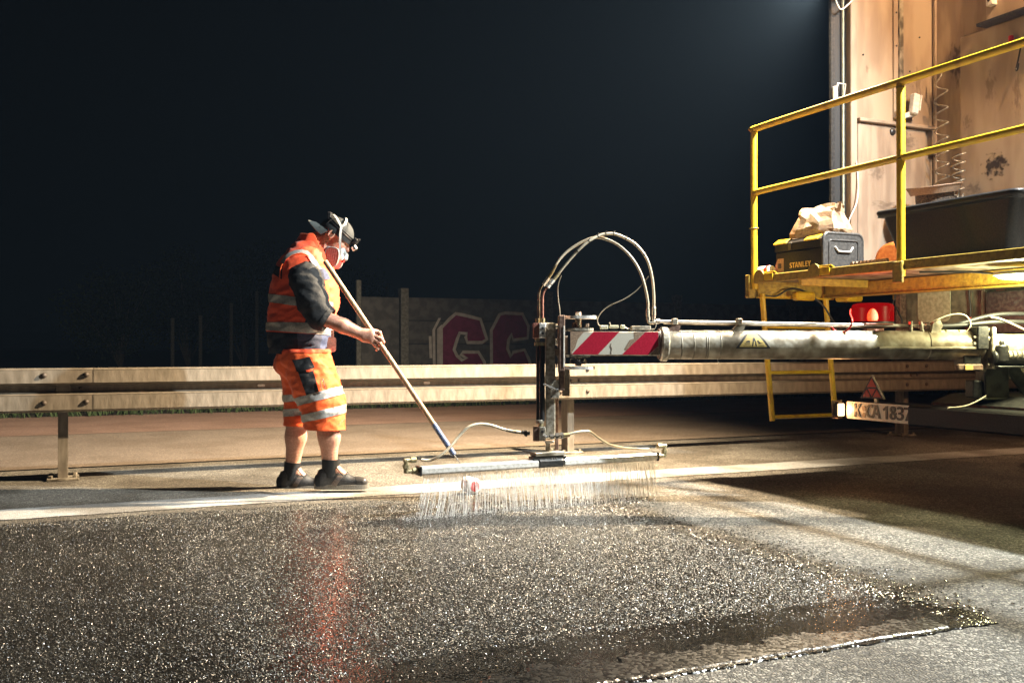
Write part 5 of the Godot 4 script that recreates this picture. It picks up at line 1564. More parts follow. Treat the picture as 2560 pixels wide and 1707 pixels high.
	for q in [[1687, 1674], [1848, 1836]]:
		var b := Vector3((q[0] - 1361) * px, 0, 0)
		obj("pipe_clamp", MB.new().box(Vector3(-0.0001, 1.0431, 0.004) + b, Vector3(0.030, 0.036, 0.05), 0.004), M.steel, lp)
		obj("clamp_stand", MB.new().prism(PackedVector2Array([Vector2(-0.012, 0), Vector2(0.032, 0), Vector2(0.02, -0.035), Vector2(-0.012, -0.055), Vector2(-0.05, -0.06), Vector2(-0.035, -0.02)]), Transform3D(Basis(), Vector3(0.0007, 1.0232, -0.02) + b), 0.045), M.rust if q[0] == 1687 else M.steel_dirty, lp)
	obj("valve", MB.new().box(Vector3(0.3368, 1.011, 0.02), Vector3(0.045, 0.022, 0.03), 0.004).box(Vector3(0.3934, 1.0132, 0.02), Vector3(0.05, 0.018, 0.03), 0.003).box(Vector3(0.4432, 1.0132, 0.02), Vector3(0.025, 0.022, 0.034), 0.004), M.hull_pale, lp)
	obj("valve_box", MB.new().box(Vector3(0.5465, 1.0066, 0.01), Vector3(0.108, 0.024, 0.06), 0.003), M.steel_dirty, lp)
	obj("valve_lever", MB.new().tube([Vector3(0.373, 1.0132, 0.02), Vector3(0.373, 1.0314, 0.02), Vector3(0.3685, 1.0381, 0.02)], 0.003, 6), M.steel, lp)
	obj("valve_wire", MB.new().tube(smooth_path([Vector3(0.4591, 1.0087, 0.02), Vector3(0.4772, 1.0019, 0.02), Vector3(0.4953, 1.011, 0.02)], 5), 0.003, 6).tube(smooth_path([Vector3(0.5995, 1.0019, 0.02), Vector3(0.6221, 1.0019, 0.02), Vector3(0.6312, 1.0178, 0.02), Vector3(0.6312, 1.0381, 0.02)], 5), 0.003, 6), M.steel, lp)
	obj("drip", MB.new().tube([Vector3(0.9755, 0.8323, 0.04), Vector3(0.98, 0.8165, 0.04), Vector3(0.9845, 0.8075, 0.04)], [0.001, 0.002, 0.0035], 6), M.water, lp)
	for q in [[2278, 0.0], [2305, -0.12]]:
		obj("line_bracket", MB.new().box(Vector3(2.0761, 1.011, 0.02) + Vector3((q[0] - 2278) * px, 0, 0), Vector3(0.012, 0.068, 0.03), 0.003, Basis(Vector3.BACK, 0.2 if q[1] != 0.0 else 0.0)), M.steel, lp)
	obj("line_bracket", MB.new().prism(PackedVector2Array([Vector2(-0.01, 0.06), Vector2(0.025, 0.075), Vector2(0.045, 0.04), Vector2(0.02, 0.0), Vector2(0.018, -0.03), Vector2(-0.03, -0.03), Vector2(-0.02, 0.01)]), Transform3D(Basis(), Vector3(2.2028, 0.9793, 0.02)), 0.03), M.steel_dirty, lp)
	# hoses running back to the truck
	var th := part("truck_hoses", t)
	obj("truck_hose", MB.new().tube(smooth_path([Vector3(2.2139, 1.0227, 0), Vector3(2.2934, 1.0205, 0), Vector3(2.4071, 1.0273, 0), Vector3(2.5435, 1.0409, 0), Vector3(2.6799, 1.0432, 0), Vector3(2.8617, 1.0341, 0)]), 0.012, 10), M.rubber, th)
	obj("truck_hose", MB.new().tube(smooth_path([Vector3(2.2427, 1.003, -0.04), Vector3(2.3344, 1.0191, -0.04), Vector3(2.4489, 1.0534, -0.04), Vector3(2.5635, 1.0809, -0.04), Vector3(2.678, 1.09, -0.04), Vector3(2.884, 1.0855, -0.04)]), 0.012, 10), M.rubber, th)
	obj("truck_hose", MB.new().tube(smooth_path([Vector3(2.1667, 1.0246, 0.02), Vector3(2.2279, 1.0563, 0.02), Vector3(2.2959, 1.0812, 0.02), Vector3(2.3639, 1.0857, 0.02), Vector3(2.4023, 1.0631, 0.02), Vector3(2.4158, 1.0246, 0.02), Vector3(2.3976, 0.9928, 0.02), Vector3(2.3636, 0.9747, 0.02)]), 0.0045, 7), M.hose, th)
	obj("truck_hose", MB.new().tube(smooth_path([Vector3(2.5292, 1.0699, 0.02), Vector3(2.579, 1.0608, 0.02), Vector3(2.6355, 1.0381, 0.02), Vector3(2.7147, 1.0019, 0.02), Vector3(2.8051, 0.9611, 0.02)]), 0.0055, 7), M.hose, th)
	var vb := MB.new()
	vb.box(Vector3(2.2459, 0.9859, 0.03), Vector3(0.03, 0.018, 0.03), 0.004).box(Vector3(2.3025, 0.9882, 0.03), Vector3(0.07, 0.016, 0.026), 0.004).box(Vector3(2.359, 0.9859, 0.03), Vector3(0.04, 0.02, 0.03), 0.004)
	obj("valve_chain", vb, M.hull_pale, th)
	# ---- root of the boom
	var rt := part("boom_root", t)
	obj("root_block", MB.new().box(Vector3(2.4448, 0.9497, 0.03), Vector3(0.065, 0.13, 0.16), 0.006), M.black_steel, rt)
	obj("root_flange", MB.new().box(Vector3(2.5068, 0.8932, 0), Vector3(0.026, 0.235, 0.22), 0.005), M.steel_dirty, rt)
	bolt_row("flange_bolt", [Vector3(2.4813, 0.9918, 0.08), Vector3(2.4808, 0.7948, 0.08), Vector3(2.4763, 0.9469, 0.09)], Vector3.RIGHT, 0.013, M.steel_dirty, rt)
	bolt_row("block_bolt", [Vector3(2.3947, 0.9557, 0.111), Vector3(2.3946, 0.92, 0.111)], Vector3.BACK, 0.007, M.steel_dirty, rt)
	obj("root_pipe", cyl(MB.new(), Vector3(2.5249, 0.8932, 0), Vector3(2.9067, 0.8886, 0), 0.082, 0.004, 36), M.pipe_worn, rt)
	obj("root_under", MB.new().box(Vector3(2.4066, 0.8136, 0), Vector3(0.10, 0.10, 0.12), 0.006), M.black_steel, rt)
	obj("amber_lamp", MB.new().box(Vector3(2.3826, 0.7855, 0.065), Vector3(0.145, 0.036, 0.05), 0.006), M.rust, rt)
	obj("amber_lens", MB.new().box(Vector3(2.3723, 0.786, 0.0915), Vector3(0.044, 0.030, 0.006), 0.002), M.print_gold, rt)
	obj("hydraulic_motor", cyl(MB.new(), Vector3(2.4939, 0.8419, 0.09), Vector3(2.856, 0.8329, 0.09), 0.044, 0.01, 24), M.black_steel, rt)
	obj("hydraulic_head", cyl(MB.new(), Vector3(2.5463, 0.8154, 0.11), Vector3(2.5465, 0.9111, 0.11), 0.036, 0.008, 20).box(Vector3(2.5466, 0.9223, 0.11), Vector3(0.026, 0.026, 0.026), 0.006), M.black_steel, rt)
	for q in 6:
		obj("motor_band", cyl(MB.new(), Vector3(2.575, 0.8577, 0.115) + Vector3(q * 0.026, -0.004, 0), Vector3(2.5928, 0.8577, 0.115) + Vector3(q * 0.026, -0.004, 0), 0.026, 0.003, 14), M.steel_dirty, rt)
	obj("root_shelf", MB.new().box(Vector3(2.641, 0.7893, 0.03), Vector3(0.27, 0.01, 0.24), 0.003), M.black_steel, rt)
	obj("root_column", MB.new().box(Vector3(2.562, 0.699, -0.03), Vector3(0.14, 0.185, 0.12), 0.008), M.hull, rt)
	obj("column_foot", MB.new().box(Vector3(2.5477, 0.6081, -0.02), Vector3(0.17, 0.012, 0.15), 0.004), M.hull, rt)
	obj("column_rod", cyl(MB.new(), Vector3(2.4846, 0.7624, 0.04), Vector3(2.4909, 0.6045, 0.04), 0.006), M.rubber, rt)
	obj("hinge_block", MB.new().box(Vector3(2.4521, 0.6606, -0.02), Vector3(0.055, 0.10, 0.10), 0.006), M.black_steel, rt)
	obj("slant_stay", MB.new().box(Vector3(2.6904, 0.7341, 0), Vector3(0.07, 0.20, 0.03), 0.006, Basis(Vector3.BACK, 0.6)), M.hull, rt)
	# ---- red beacon on its bracket
	var bc := part("beacon_light", t)
	obj("beacon_plate", MB.new().box(Vector3(1.8957, 1.0291, -0.18), Vector3(0.16, 0.012, 0.42), 0.003).box(Vector3(1.8804, 0.9981, -0.02), Vector3(0.10, 0.016, 0.05), 0.003).box(Vector3(1.8835, 0.9923, 0.05), Vector3(0.05, 0.012, 0.03), 0.003), M.redbrown, bc)
	obj("beacon_base", cyl(MB.new(), Vector3(1.9953, 1.04, -0.34), Vector3(1.9953, 1.0521, -0.34), 0.124, 0.003, 32), M.black_plastic, bc)
	var red := StandardMaterial3D.new()
	red.albedo_color = Color(0.12, 0.002, 0.003, 0.42)
	red.transparency = BaseMaterial3D.TRANSPARENCY_ALPHA
	red.roughness = 0.3
	red.metallic_specular = 0.15
	red.emission_enabled = true
	red.emission = Color(1.0, 0.01, 0.015)
	red.emission_energy_multiplier = 0.40
	obj("beacon_lens", MB.new().lathe([Vector2(0.121, 0.0), Vector2(0.121, 0.09), Vector2(0.114, 0.104), Vector2(0.095, 0.110), Vector2(0.0, 0.112)], Transform3D(Basis(), Vector3(1.9953, 1.0521, -0.34)), 36), red, bc)
	var ref := MB.new()
	ref.lathe([Vector2(0, 0.004), Vector2(0.026, 0.006), Vector2(0.032, 0.02), Vector2(0.030, 0.045), Vector2(0.020, 0.066), Vector2(0.008, 0.078), Vector2(0, 0.08)], Transform3D(Basis(), Vector3(1.9953, 1.0521, -0.34)), 20)
	obj("beacon_bulb", ref, glow(Color(1.0, 0.24, 0.09), 6.0), bc)
	var l := OmniLight3D.new()
	l.name = "beacon_light"
	l.light_color = Color(1.0, 0.06, 0.03)
	l.light_energy = 0.18
	l.light_size = 0.03
	l.omni_range = 40.0
	l.omni_attenuation = 2.0
	l.shadow_enabled = true
	add_child(l)
	l.position = t.transform * Vector3(1.9954, 1.0738, -0.34)
	obj("beacon_wire", MB.new().tube(smooth_path([Vector3(1.8312, 1.1258, -0.25), Vector3(1.7762, 1.0898, -0.1), Vector3(1.7314, 1.0506, 0.06), Vector3(1.7224, 1.0169, 0.06), Vector3(1.6988, 0.9878, 0.05), Vector3(1.6684, 0.9793, 0.02), Vector3(1.6433, 1.0023, 0), Vector3(1.6462, 1.0261, -0.05)], 6), 0.005, 7), M.red_paint, bc)
	# ---- the spray itself: fine threads of binder falling from the bar
	var sp := MB.new()
	var r := RandomNumberGenerator.new()
	r.seed = 33
	var xf: Transform3D = t.transform * sb.transform
	for q in 380:
		var x := lerpf(-0.75, 0.72, q / 379.0) + r.randf_range(-0.003, 0.003)
		var lean := lerpf(-0.07, -0.006, clampf((x + 0.755) / 0.5, 0, 1)) + r.randf_range(-0.008, 0.008)
		var out := r.randf_range(0.02, 0.075)
		var broken := r.randf_range(0.6, 1.35)
		var rows := []
		var w := r.randf_range(0.6, 1.05)
		for k in 19:
			var u := k / 18.0
			var y := lerpf(by - 0.027, 0.006 - sb.position.y, u)
			var p: Vector3 = xf * Vector3(x + lean * pow(u, 1.25) + r.randf_range(-0.0007, 0.0007), y, 0.012 + out * u)
			if u > broken and k % 3 == 2:
				if rows.size() > 1:
					sp.tube(rows, 0.0011 * w, 5)
				rows = []
				continue
			rows.append(p)
		if rows.size() > 1:
			sp.tube(rows, 0.0010 * w, 5)
	for q in 1500:
		var x := r.randf_range(-0.84, 0.76)
		sp.box(xf * Vector3(x - 0.05, 0.008 - sb.position.y + 0.05 * r.randf() * r.randf() * r.randf(), 0.06 + r.randfn(0, 0.05)), Vector3.ONE * r.randf_range(0.0012, 0.003), 0.0004)
	var so := obj("binder_spray", sp, M.water)
	so.set_meta("kind", "stuff")
	tag(so, "row of fine pale threads of liquid falling from the spray bar", "spray")

# ------------------------------------------------------------------ paint roller on its long pole
func build_roller() -> void:
	var t := thing("paint_roller", "long wooden pole with blue grip and white paint roller held by the worker", "paint roller", Vector3(1.313, 0, -6.0939), rot_cam)
	var a := Vector3(0.1416, 1.4244, 0.2)
	var b := Vector3(0.9688, 0.1862, 0.2)
	var n1 := a.lerp(b, 0.815)
	obj("pole", cyl(MB.new(), a, n1, 0.0158, 0.003, 18), M.wood, t)
	obj("grip", cyl(MB.new(), a.lerp(b, 0.80), a.lerp(b, 0.955), 0.0172, 0.004, 18), M.blue_grip, t)
	var e := Vector3(1.0224, 0.0547, 0.2)
	obj("wire_frame", MB.new().tube(smooth_path([a.lerp(b, 0.95), b, Vector3(1.0005, 0.1229, 0.2), Vector3(1.001, 0.0833, 0.16), Vector3(1.0189, 0.0655, 0.12), Vector3(1.0514, 0.0422, 0.13)]), 0.0042, 8), M.chrome, t)
	var ax := Vector3(-0.42, 0.0, -0.91).normalized()
	var c := Vector3(1.0579, 0.0549, 0.235)
	obj("roller_sleeve", cyl(MB.new(), c + ax * 0.12, c, 0.049, 0.012, 32), M.white_paint, t)
	obj("roller_cap", cyl(MB.new(), c - ax * 0.002, c - ax * 0.007, 0.030, 0.002, 28), M.red_paint, t)
	var cap := MB.new()
	for q in 4:
		cap.box(c - ax * 0.0085 + Vector3(lerpf(-0.014, 0.014, q / 3.0), 0, 0) * 1.0, Vector3(0.003, 0.034, 0.002), 0.0008, Basis(Vector3.UP, atan2(ax.x, ax.z)))
	obj("cap_ribs", cap, M.redbrown, t)

# ------------------------------------------------------------------ the worker
const PX := 0.0025207
# torso outline from the side: height, back, front, half width
var torso_rows := []

func torso_at(y: float) -> Array:
	for k in torso_rows.size() - 1:
		var a: Array = torso_rows[k]
		var b: Array = torso_rows[k + 1]
		if y <= a[0] and y >= b[0]:
			var u: float = (a[0] - y) / (a[0] - b[0])
			return [lerpf(a[1], b[1], u), lerpf(a[2], b[2], u), lerpf(a[3], b[3], u)]
	return torso_rows[-1].slice(1) if y < torso_rows[-1][0] else torso_rows[0].slice(1)

# point of the near side of the torso at (x, y), pushed out by "off"
func on_torso(x: float, y: float, off: float) -> Vector3:
	var r := torso_at(y)
	var c: float = (r[0] + r[1]) / 2
	var h: float = (r[1] - r[0]) / 2
	var u := clampf(absf((x - c) / h), 0.0, 0.995)
	var z: float = r[2] * pow(1.0 - pow(u, 2.4), 1.0 / 2.4)
	return Vector3(x + signf(x - c) * off * u, y, z + off)

func ribbon(a: Array, b: Array, off: float) -> MB:      # a, b: two edges as [px, py] in the picture's scale of the figure
	var rows := []
	var r0 := PackedVector3Array()
	var r1 := PackedVector3Array()
	var r2 := PackedVector3Array()
	for k in a.size():
		var p: Vector3 = a[k]
		var q: Vector3 = b[k]
		r0.append(on_torso(p.x, p.y, off))
		var m := (p + q) / 2
		r1.append(on_torso(m.x, m.y, off))
		r2.append(on_torso(q.x, q.y, off))
	return MB.new().grid([r0, r1, r2], false, false, Vector3.BACK)

func build_person() -> void:
	var t := thing("person", "worker in orange high-visibility vest and shorts, dark cap and respirator, bending forward", "person", Vector3(1.313, 0, -6.0939), rot_cam)
	# head frame
	var E := Vector3(0.1606, 1.6012, 0)
	var f := Vector3(0.82, -0.57, 0).normalized()
	var u := Vector3(0.57, 0.82, 0).normalized()
	var hb := Basis(f, u, Vector3.BACK)
	# ---------------- body: one continuous skin surface
	var k := 0.03
	var far := -0.10
	var prims := [
		cap_(E + f * -0.03 + u * -0.04, Vector3(0.0322, 1.4422, 0), 0.062, 0.075),
		cap_(Vector3(-0.0006, 1.4018, 0), Vector3(-0.0457, 1.1698, 0), 0.13, 0.14),
		cap_(Vector3(-0.0457, 1.1698, 0), Vector3(-0.0377, 0.8672, 0), 0.14, 0.14),
		cap_(Vector3(0.0269, 1.3714, 0.13), Vector3(-0.0331, 1.3919, -0.13), 0.06, 0.06),
		cap_(Vector3(0.0304, 1.3682, 0.17), Vector3(0.1224, 1.0829, 0.2), 0.055, 0.047),
		cap_(Vector3(-0.0416, 1.3951, -0.17), Vector3(0.0227, 1.0875, -0.2), 0.055, 0.047),
		cap_(Vector3(0.0227, 1.0875, -0.2), Vector3(0.0657, 0.9432, -0.05), 0.045, 0.034),
		cap_(Vector3(0.0067, 0.8181, 0.09), Vector3(0.0959, 0.4713, 0.1), 0.095, 0.07),
		cap_(Vector3(-0.07, 0.8156, -0.09), Vector3(-0.0974, 0.457, -0.1), 0.095, 0.07),
		cap_(Vector3(0.1108, 0.4713, 0.1), Vector3(0.1531, 0.3425, 0.1), 0.062, 0.066),
		cap_(Vector3(0.1481, 0.3425, 0.1), Vector3(0.1558, 0.1617, 0.1), 0.064, 0.043),
		cap_(Vector3(-0.0974, 0.457, -0.1), Vector3(-0.1023, 0.3239, -0.1), 0.062, 0.066),
		cap_(Vector3(-0.0998, 0.3239, -0.1), Vector3(-0.1251, 0.1192, -0.1), 0.063, 0.043),
		cap_(Vector3(0.1558, 0.1617, 0.1), Vector3(0.2946, 0.0552, 0.1), 0.040, 0.030),
		cap_(Vector3(-0.1251, 0.1192, -0.1), Vector3(-0.0072, 0.0168, -0.1), 0.040, 0.030)]
	var mb := MB.new()
	mb.raw(surface(prims, k, Vector3(-0.4214, -0.0948, -0.36), Vector3(0.4667, 1.6287, 0.36), 0.0125))
	# forearm and hand, finer; the forearm starts inside the sleeve
	var wrist := Vector3(0.3804, 0.9706, 0.212)
	var arm := [
		cap_(Vector3(0.1307, 1.0778, 0.205), Vector3(0.2587, 1.0265, 0.212), 0.046, 0.0465), cap_(Vector3(0.2587, 1.0265, 0.212), wrist, 0.046, 0.034),
		cap_(wrist, Vector3(0.4251, 0.9705, 0.218), 0.033, 0.030), cap_(Vector3(0.3907, 0.9851, 0.216), Vector3(0.4301, 0.9875, 0.219), 0.026, 0.020), cap_(Vector3(0.3904, 0.9511, 0.214), Vector3(0.43, 0.9389, 0.218), 0.026, 0.019)]
	# knuckle, middle joint, end joint, tip of each finger, curling round the pole
	var fingers := [
		[Vector3(0.4354, 0.9923, 0.222), Vector3(0.4791, 0.985, 0.222), Vector3(0.4852, 0.9633, 0.204), Vector3(0.4693, 0.9538, 0.186), 0.0115],
		[Vector3(0.4408, 0.9728, 0.226), Vector3(0.4918, 0.9461, 0.226), Vector3(0.4988, 0.9292, 0.206), Vector3(0.4791, 0.9244, 0.186), 0.0115],
		[Vector3(0.4407, 0.951, 0.225), Vector3(0.4821, 0.9218, 0.226), Vector3(0.4903, 0.9049, 0.206), Vector3(0.472, 0.9, 0.188), 0.0108],
		[Vector3(0.4304, 0.9316, 0.221), Vector3(0.4549, 0.9073, 0.222), Vector3(0.4674, 0.8878, 0.207), Vector3(0.4555, 0.8805, 0.192), 0.0095]]
	var all := []
	for q in fingers:
		arm.append(cap_(Vector3(0.4103, 0.9656, 0.217), q[0], 0.02, q[4] * 1.12))
	for q in arm:
		all.append(q)
	var hand := surface(all, 0.014, Vector3(0.0891, 0.8679, 0.13), Vector3(0.5199, 1.1335, 0.275), 0.006)
	mb.raw(hand)
	for q in fingers:
		var fg := [cap_(q[0], q[1], q[4] * 1.1, q[4]), cap_(q[1], q[2], q[4], q[4] * 0.95), cap_(q[2], q[3], q[4] * 0.95, q[4] * 0.8), ell(q[0], Vector3.ONE * q[4] * 1.25), ell(q[1], Vector3.ONE * q[4] * 1.1)]
		var lo: Vector3 = q[0].min(q[1]).min(q[2]).min(q[3]) - Vector3.ONE * 0.022
		var hi: Vector3 = q[0].max(q[1]).max(q[2]).max(q[3]) + Vector3.ONE * 0.022
		mb.raw(surface(fg, 0.006, lo, hi, 0.0034))
	# thumb over the far side of the pole, heel of the hand towards the little finger
	var th := [cap_(Vector3(0.4037, 0.9853, 0.205), Vector3(0.4301, 1.0002, 0.186), 0.017, 0.013), cap_(Vector3(0.4301, 1.0002, 0.186), Vector3(0.457, 0.9932, 0.168), 0.013, 0.0115), cap_(Vector3(0.457, 0.9932, 0.168), Vector3(0.4759, 0.9711, 0.163), 0.0115, 0.009)]
	mb.raw(surface(th, 0.008, Vector3(0.3604, 0.9419, 0.13), Vector3(0.522, 1.0382, 0.235), 0.004))
	# head
	var head := [
		ell(E + f * 0.0 + u * 0.032, Vector3(0.096, 0.076, 0.075), hb),
		ell(E + f * 0.045 + u * -0.03, Vector3(0.060, 0.085, 0.060), hb),
		cap_(E + f * -0.01 + u * -0.055, E + f * 0.065 + u * -0.098, 0.045, 0.030),
		cap_(E + f * -0.01 + u * -0.055 + Vector3(0, 0, 0.035), E + f * 0.06 + u * -0.098, 0.026, 0.026),
		cap_(E + f * 0.098 + u * 0.012, E + f * 0.122 + u * -0.026, 0.011, 0.0145),
		cap_(E + f * 0.090 + u * 0.022 + Vector3(0, 0, 0.034), E + f * 0.092 + u * 0.022 + Vector3(0, 0, -0.034), 0.014, 0.014),
		ell(E + f * 0.070 + u * -0.018 + Vector3(0, 0, 0.042), Vector3(0.024, 0.02, 0.016), hb),
		ell(E + f * 0.070 + u * -0.018 + Vector3(0, 0, -0.042), Vector3(0.024, 0.02, 0.016), hb),
		cap_(E + f * 0.105 + u * -0.062 + Vector3(0, 0, 0.02), E + f * 0.105 + u * -0.062 + Vector3(0, 0, -0.02), 0.010, 0.010),
		cap_(E + f * -0.035 + u * -0.035, E + f * -0.075 + u * -0.11, 0.058, 0.066)]
	mb.raw(surface(head, 0.016, E - Vector3(0.19, 0.20, 0.12), E + Vector3(0.19, 0.17, 0.12), 0.0055))
	# ears
	for s in [-1.0, 1.0]:
		var c := E + f * 0.002 + u * 0.0 + Vector3(0, 0, 0.076 * s)
		var rim := []
		for q in 15:
			var an := lerpf(-2.6, 2.5, q / 14.0)
			rim.append(c + u * (cos(an - 0.25) * 0.027) + f * (-sin(an - 0.25) * 0.0165 - 0.002) + Vector3(0, 0, s * (0.009 - 0.004 * cos(an))))
		var ear := [ell(c + Vector3(0, 0, s * 0.002), Vector3(0.014, 0.024, 0.006), hb), ell(c + u * -0.026 + f * 0.005 + Vector3(0, 0, s * 0.004), Vector3(0.008, 0.010, 0.006), hb), ell(c + f * 0.012 + u * -0.006 + Vector3(0, 0, s * 0.005), Vector3(0.004, 0.007, 0.004), hb)]
		for q in rim.size() - 1:
			ear.append(cap_(rim[q], rim[q + 1], 0.0048, 0.0048))
		mb.raw(surface(ear, 0.004, c - Vector3(0.045, 0.05, 0.03), c + Vector3(0.045, 0.05, 0.03), 0.0035))
	obj("body", mb, M.skin, t)
	for s in [-1.0, 1.0]:
		var ec := E + f * 0.088 + u * -0.002 + Vector3(0, 0, 0.031 * s)
		obj("eye", MB.new().lathe([Vector2(0, -0.011), Vector2(0.006, -0.0092), Vector2(0.011, 0), Vector2(0.006, 0.0092), Vector2(0, 0.011)], Transform3D(Basis(Vector3(0, 0, 1), 0.3), ec), 14), M.shoe_pale, t)
		obj("eyebrow", MB.new().tube([ec + f * 0.004 + u * 0.018 + Vector3(0, 0, -0.014 * s), ec + f * 0.012 + u * 0.021, ec + f * 0.002 + u * 0.017 + Vector3(0, 0, 0.016 * s)], 0.0035, 6), M.soot, t)
	# short hair on the nape and temple
	var hair := surface([ell(E + f * -0.012 + u * 0.020, Vector3(0.095, 0.078, 0.079), hb)], 0.01, E - Vector3(0.16, 0.16, 0.1), E + Vector3(0.14, 0.16, 0.1), 0.008)
	var hair_back := cut(hair, [Plane(-f, (E + f * -0.038).dot(-f)), Plane(u, (E + u * -0.045).dot(u))])
	obj("hair", mesh_of(crease(hair_back, 51, Vector3(60, 60, 60), 0.002)), M.soot, t)
	# ---------------- torso in the vest
	torso_rows = [
		[Vector3(-1.9428, 1.5684, 0).y, Vector3(-0.0563, 1.5684, 0).x, Vector3(0.0749, 1.5684, 0).x, 0.085], [Vector3(-1.9427, 1.5381, 0).y, Vector3(-0.0915, 1.5381, 0).x, Vector3(0.0951, 1.5381, 0).x, 0.115], [Vector3(-1.9426, 1.5028, 0).y, Vector3(-0.1217, 1.5028, 0).x, Vector3(0.1128, 1.5028, 0).x, 0.150], [Vector3(-1.9425, 1.4599, 0).y, Vector3(-0.157, 1.4599, 0).x, Vector3(0.1305, 1.4599, 0).x, 0.180],
		[Vector3(-1.9424, 1.417, 0).y, Vector3(-0.1847, 1.417, 0).x, Vector3(0.1432, 1.417, 0).x, 0.196], [Vector3(-1.9422, 1.3463, 0).y, Vector3(-0.2098, 1.3463, 0).x, Vector3(0.1634, 1.3463, 0).x, 0.205], [Vector3(-1.942, 1.2707, 0).y, Vector3(-0.2273, 1.2707, 0).x, Vector3(0.1811, 1.2707, 0).x, 0.207], [Vector3(-1.9417, 1.195, 0).y, Vector3(-0.2373, 1.195, 0).x, Vector3(0.1862, 1.195, 0).x, 0.205],
		[Vector3(-1.9415, 1.1319, 0).y, Vector3(-0.2423, 1.1319, 0).x, Vector3(0.1813, 1.1319, 0).x, 0.202], [Vector3(-1.9413, 1.0538, 0).y, Vector3(-0.2472, 1.0538, 0).x, Vector3(0.1587, 1.0538, 0).x, 0.200], [Vector3(-1.9411, 0.9857, 0).y, Vector3(-0.2496, 0.9857, 0).x, Vector3(0.136, 0.9857, 0).x, 0.198], [Vector3(-1.9409, 0.9227, 0).y, Vector3(-0.247, 0.9227, 0).x, Vector3(0.1235, 0.9227, 0).x, 0.194], [Vector3(-1.9407, 0.8572, 0).y, Vector3(-0.2419, 0.8572, 0).x, Vector3(0.116, 0.8572, 0).x, 0.186]]
	var rows := []
	var steps := 64
	for q in steps + 1:
		var y: float = lerpf(torso_rows[0][0], torso_rows[-1][0], float(q) / steps)
		var r := torso_at(y)
		var row := PackedVector3Array()
		for w in 72:
			var an := TAU * w / 72.0
			var ce := cos(an)
			var se := sin(an)
			var s := 1.0 / pow(pow(absf(ce), 2.4) + pow(absf(se), 2.4), 1.0 / 2.4)
			row.append(Vector3((r[0] + r[1]) / 2 + ce * s * (r[1] - r[0]) / 2, y, se * s * r[2]))
		rows.append(row)
	var tm := MB.new().grid(rows, true, false)
	var torso := crease([tm.v, tm.n, tm.i], 61, Vector3(5.5, 11.0, 5.5), 0.0085)
	var y1 := Vector3(-1.9413, 1.0538, 0)
	var hem := Plane(Vector3(0.05, 1, 0).normalized(), Vector3(-0.0757, 0.9857, 0).dot(Vector3(0.05, 1, 0).normalized()))
	var vest := part("vest", t)
	obj("vest_shell", mesh_of(cut(torso, [hem])), M.orange_fluo, vest)
	obj("jacket_hem", mesh_of(cut(torso, [Plane(-hem.normal, -hem.d)], -0.004)), M.navy, t)
	obj("jacket_front", mesh_of(cut(torso, [side_plane(Vector3(-0.0304, 1.0185, 0), Vector3(-0.0175, 0.8168, 0), Vector3.RIGHT), Plane(-hem.normal, -hem.d)], 0.0)), M.navy_lit, t)  # front of the same jacket, its lit tone put into the colour
	obj("vest_front_yoke", mesh_of(cut(torso, [side_plane(Vector3(-0.0051, 0.9933, 0), Vector3(0.0326, 1.0815, 0), Vector3.RIGHT), side_plane(Vector3(-0.0052, 1.0538, 0), Vector3(0.1335, 1.0134, 0), Vector3.UP), side_plane(Vector3(0.0326, 1.0815, 0), Vector3(0.1058, 1.0134, 0), Vector3.DOWN)], 0.002)), M.navy_lit, vest)
	# reflective bands round the chest and the waist
	obj("reflective_band", mesh_of(cut(torso, [side_plane(Vector3(-0.2523, 1.0538, 0), Vector3(0.141, 1.0462, 0), Vector3.DOWN), side_plane(Vector3(-0.2522, 1.0034, 0), Vector3(0.1411, 0.9756, 0), Vector3.UP)], 0.004)), M.strip, vest)
	obj("reflective_band", mesh_of(cut(torso, [side_plane(Vector3(-0.2374, 1.2303, 0), Vector3(-0.0457, 1.2051, 0), Vector3.DOWN), side_plane(Vector3(-0.2373, 1.1773, 0), Vector3(-0.0457, 1.1521, 0), Vector3.UP), side_plane(Vector3(0.171, 1.3211, 0), Vector3(0.1713, 1.0689, 0), Vector3.LEFT)], 0.004)), M.strip, vest)
	# dark shirt showing in the arm hole and across the shoulder blade
	obj("shoulder_yoke", mesh_of(cut(torso, [side_plane(Vector3(-0.1847, 1.4069, 0), Vector3(-0.1216, 1.3791, 0), Vector3.DOWN), side_plane(Vector3(-0.2073, 1.3615, 0), Vector3(-0.1291, 1.3161, 0), Vector3.UP), side_plane(Vector3(-0.1217, 1.4472, 0), Vector3(-0.1215, 1.3211, 0), Vector3.LEFT)], 0.003)), M.black_cloth, vest)
	var sa := [Vector3(-0.1267, 1.422, 0), Vector3(-0.1091, 1.4523, 0), Vector3(-0.0814, 1.4775, 0), Vector3(-0.0461, 1.4939, 0), Vector3(-0.0057, 1.499, 0), Vector3(0.0271, 1.4901, 0), Vector3(0.0574, 1.4599, 0), Vector3(0.0801, 1.422, 0), Vector3(0.1054, 1.3791, 0)]
	var sb := [Vector3(-0.1065, 1.4043, 0), Vector3(-0.0914, 1.4346, 0), Vector3(-0.0662, 1.4573, 0), Vector3(-0.036, 1.4725, 0), Vector3(-0.0082, 1.4775, 0), Vector3(0.0145, 1.4699, 0), Vector3(0.0372, 1.4447, 0), Vector3(0.0574, 1.4094, 0), Vector3(0.0802, 1.3665, 0)]
	obj("reflective_brace", ribbon(sa, sb, 0.013), M.strip, vest)
	obj("brace_patch", ribbon([Vector3(0.1155, 1.3842, 0), Vector3(0.1357, 1.3514, 0), Vector3(0.1483, 1.3186, 0)], [Vector3(0.0827, 1.369, 0), Vector3(0.0953, 1.3362, 0), Vector3(0.108, 1.306, 0)], 0.018), M.navy_lit, vest)
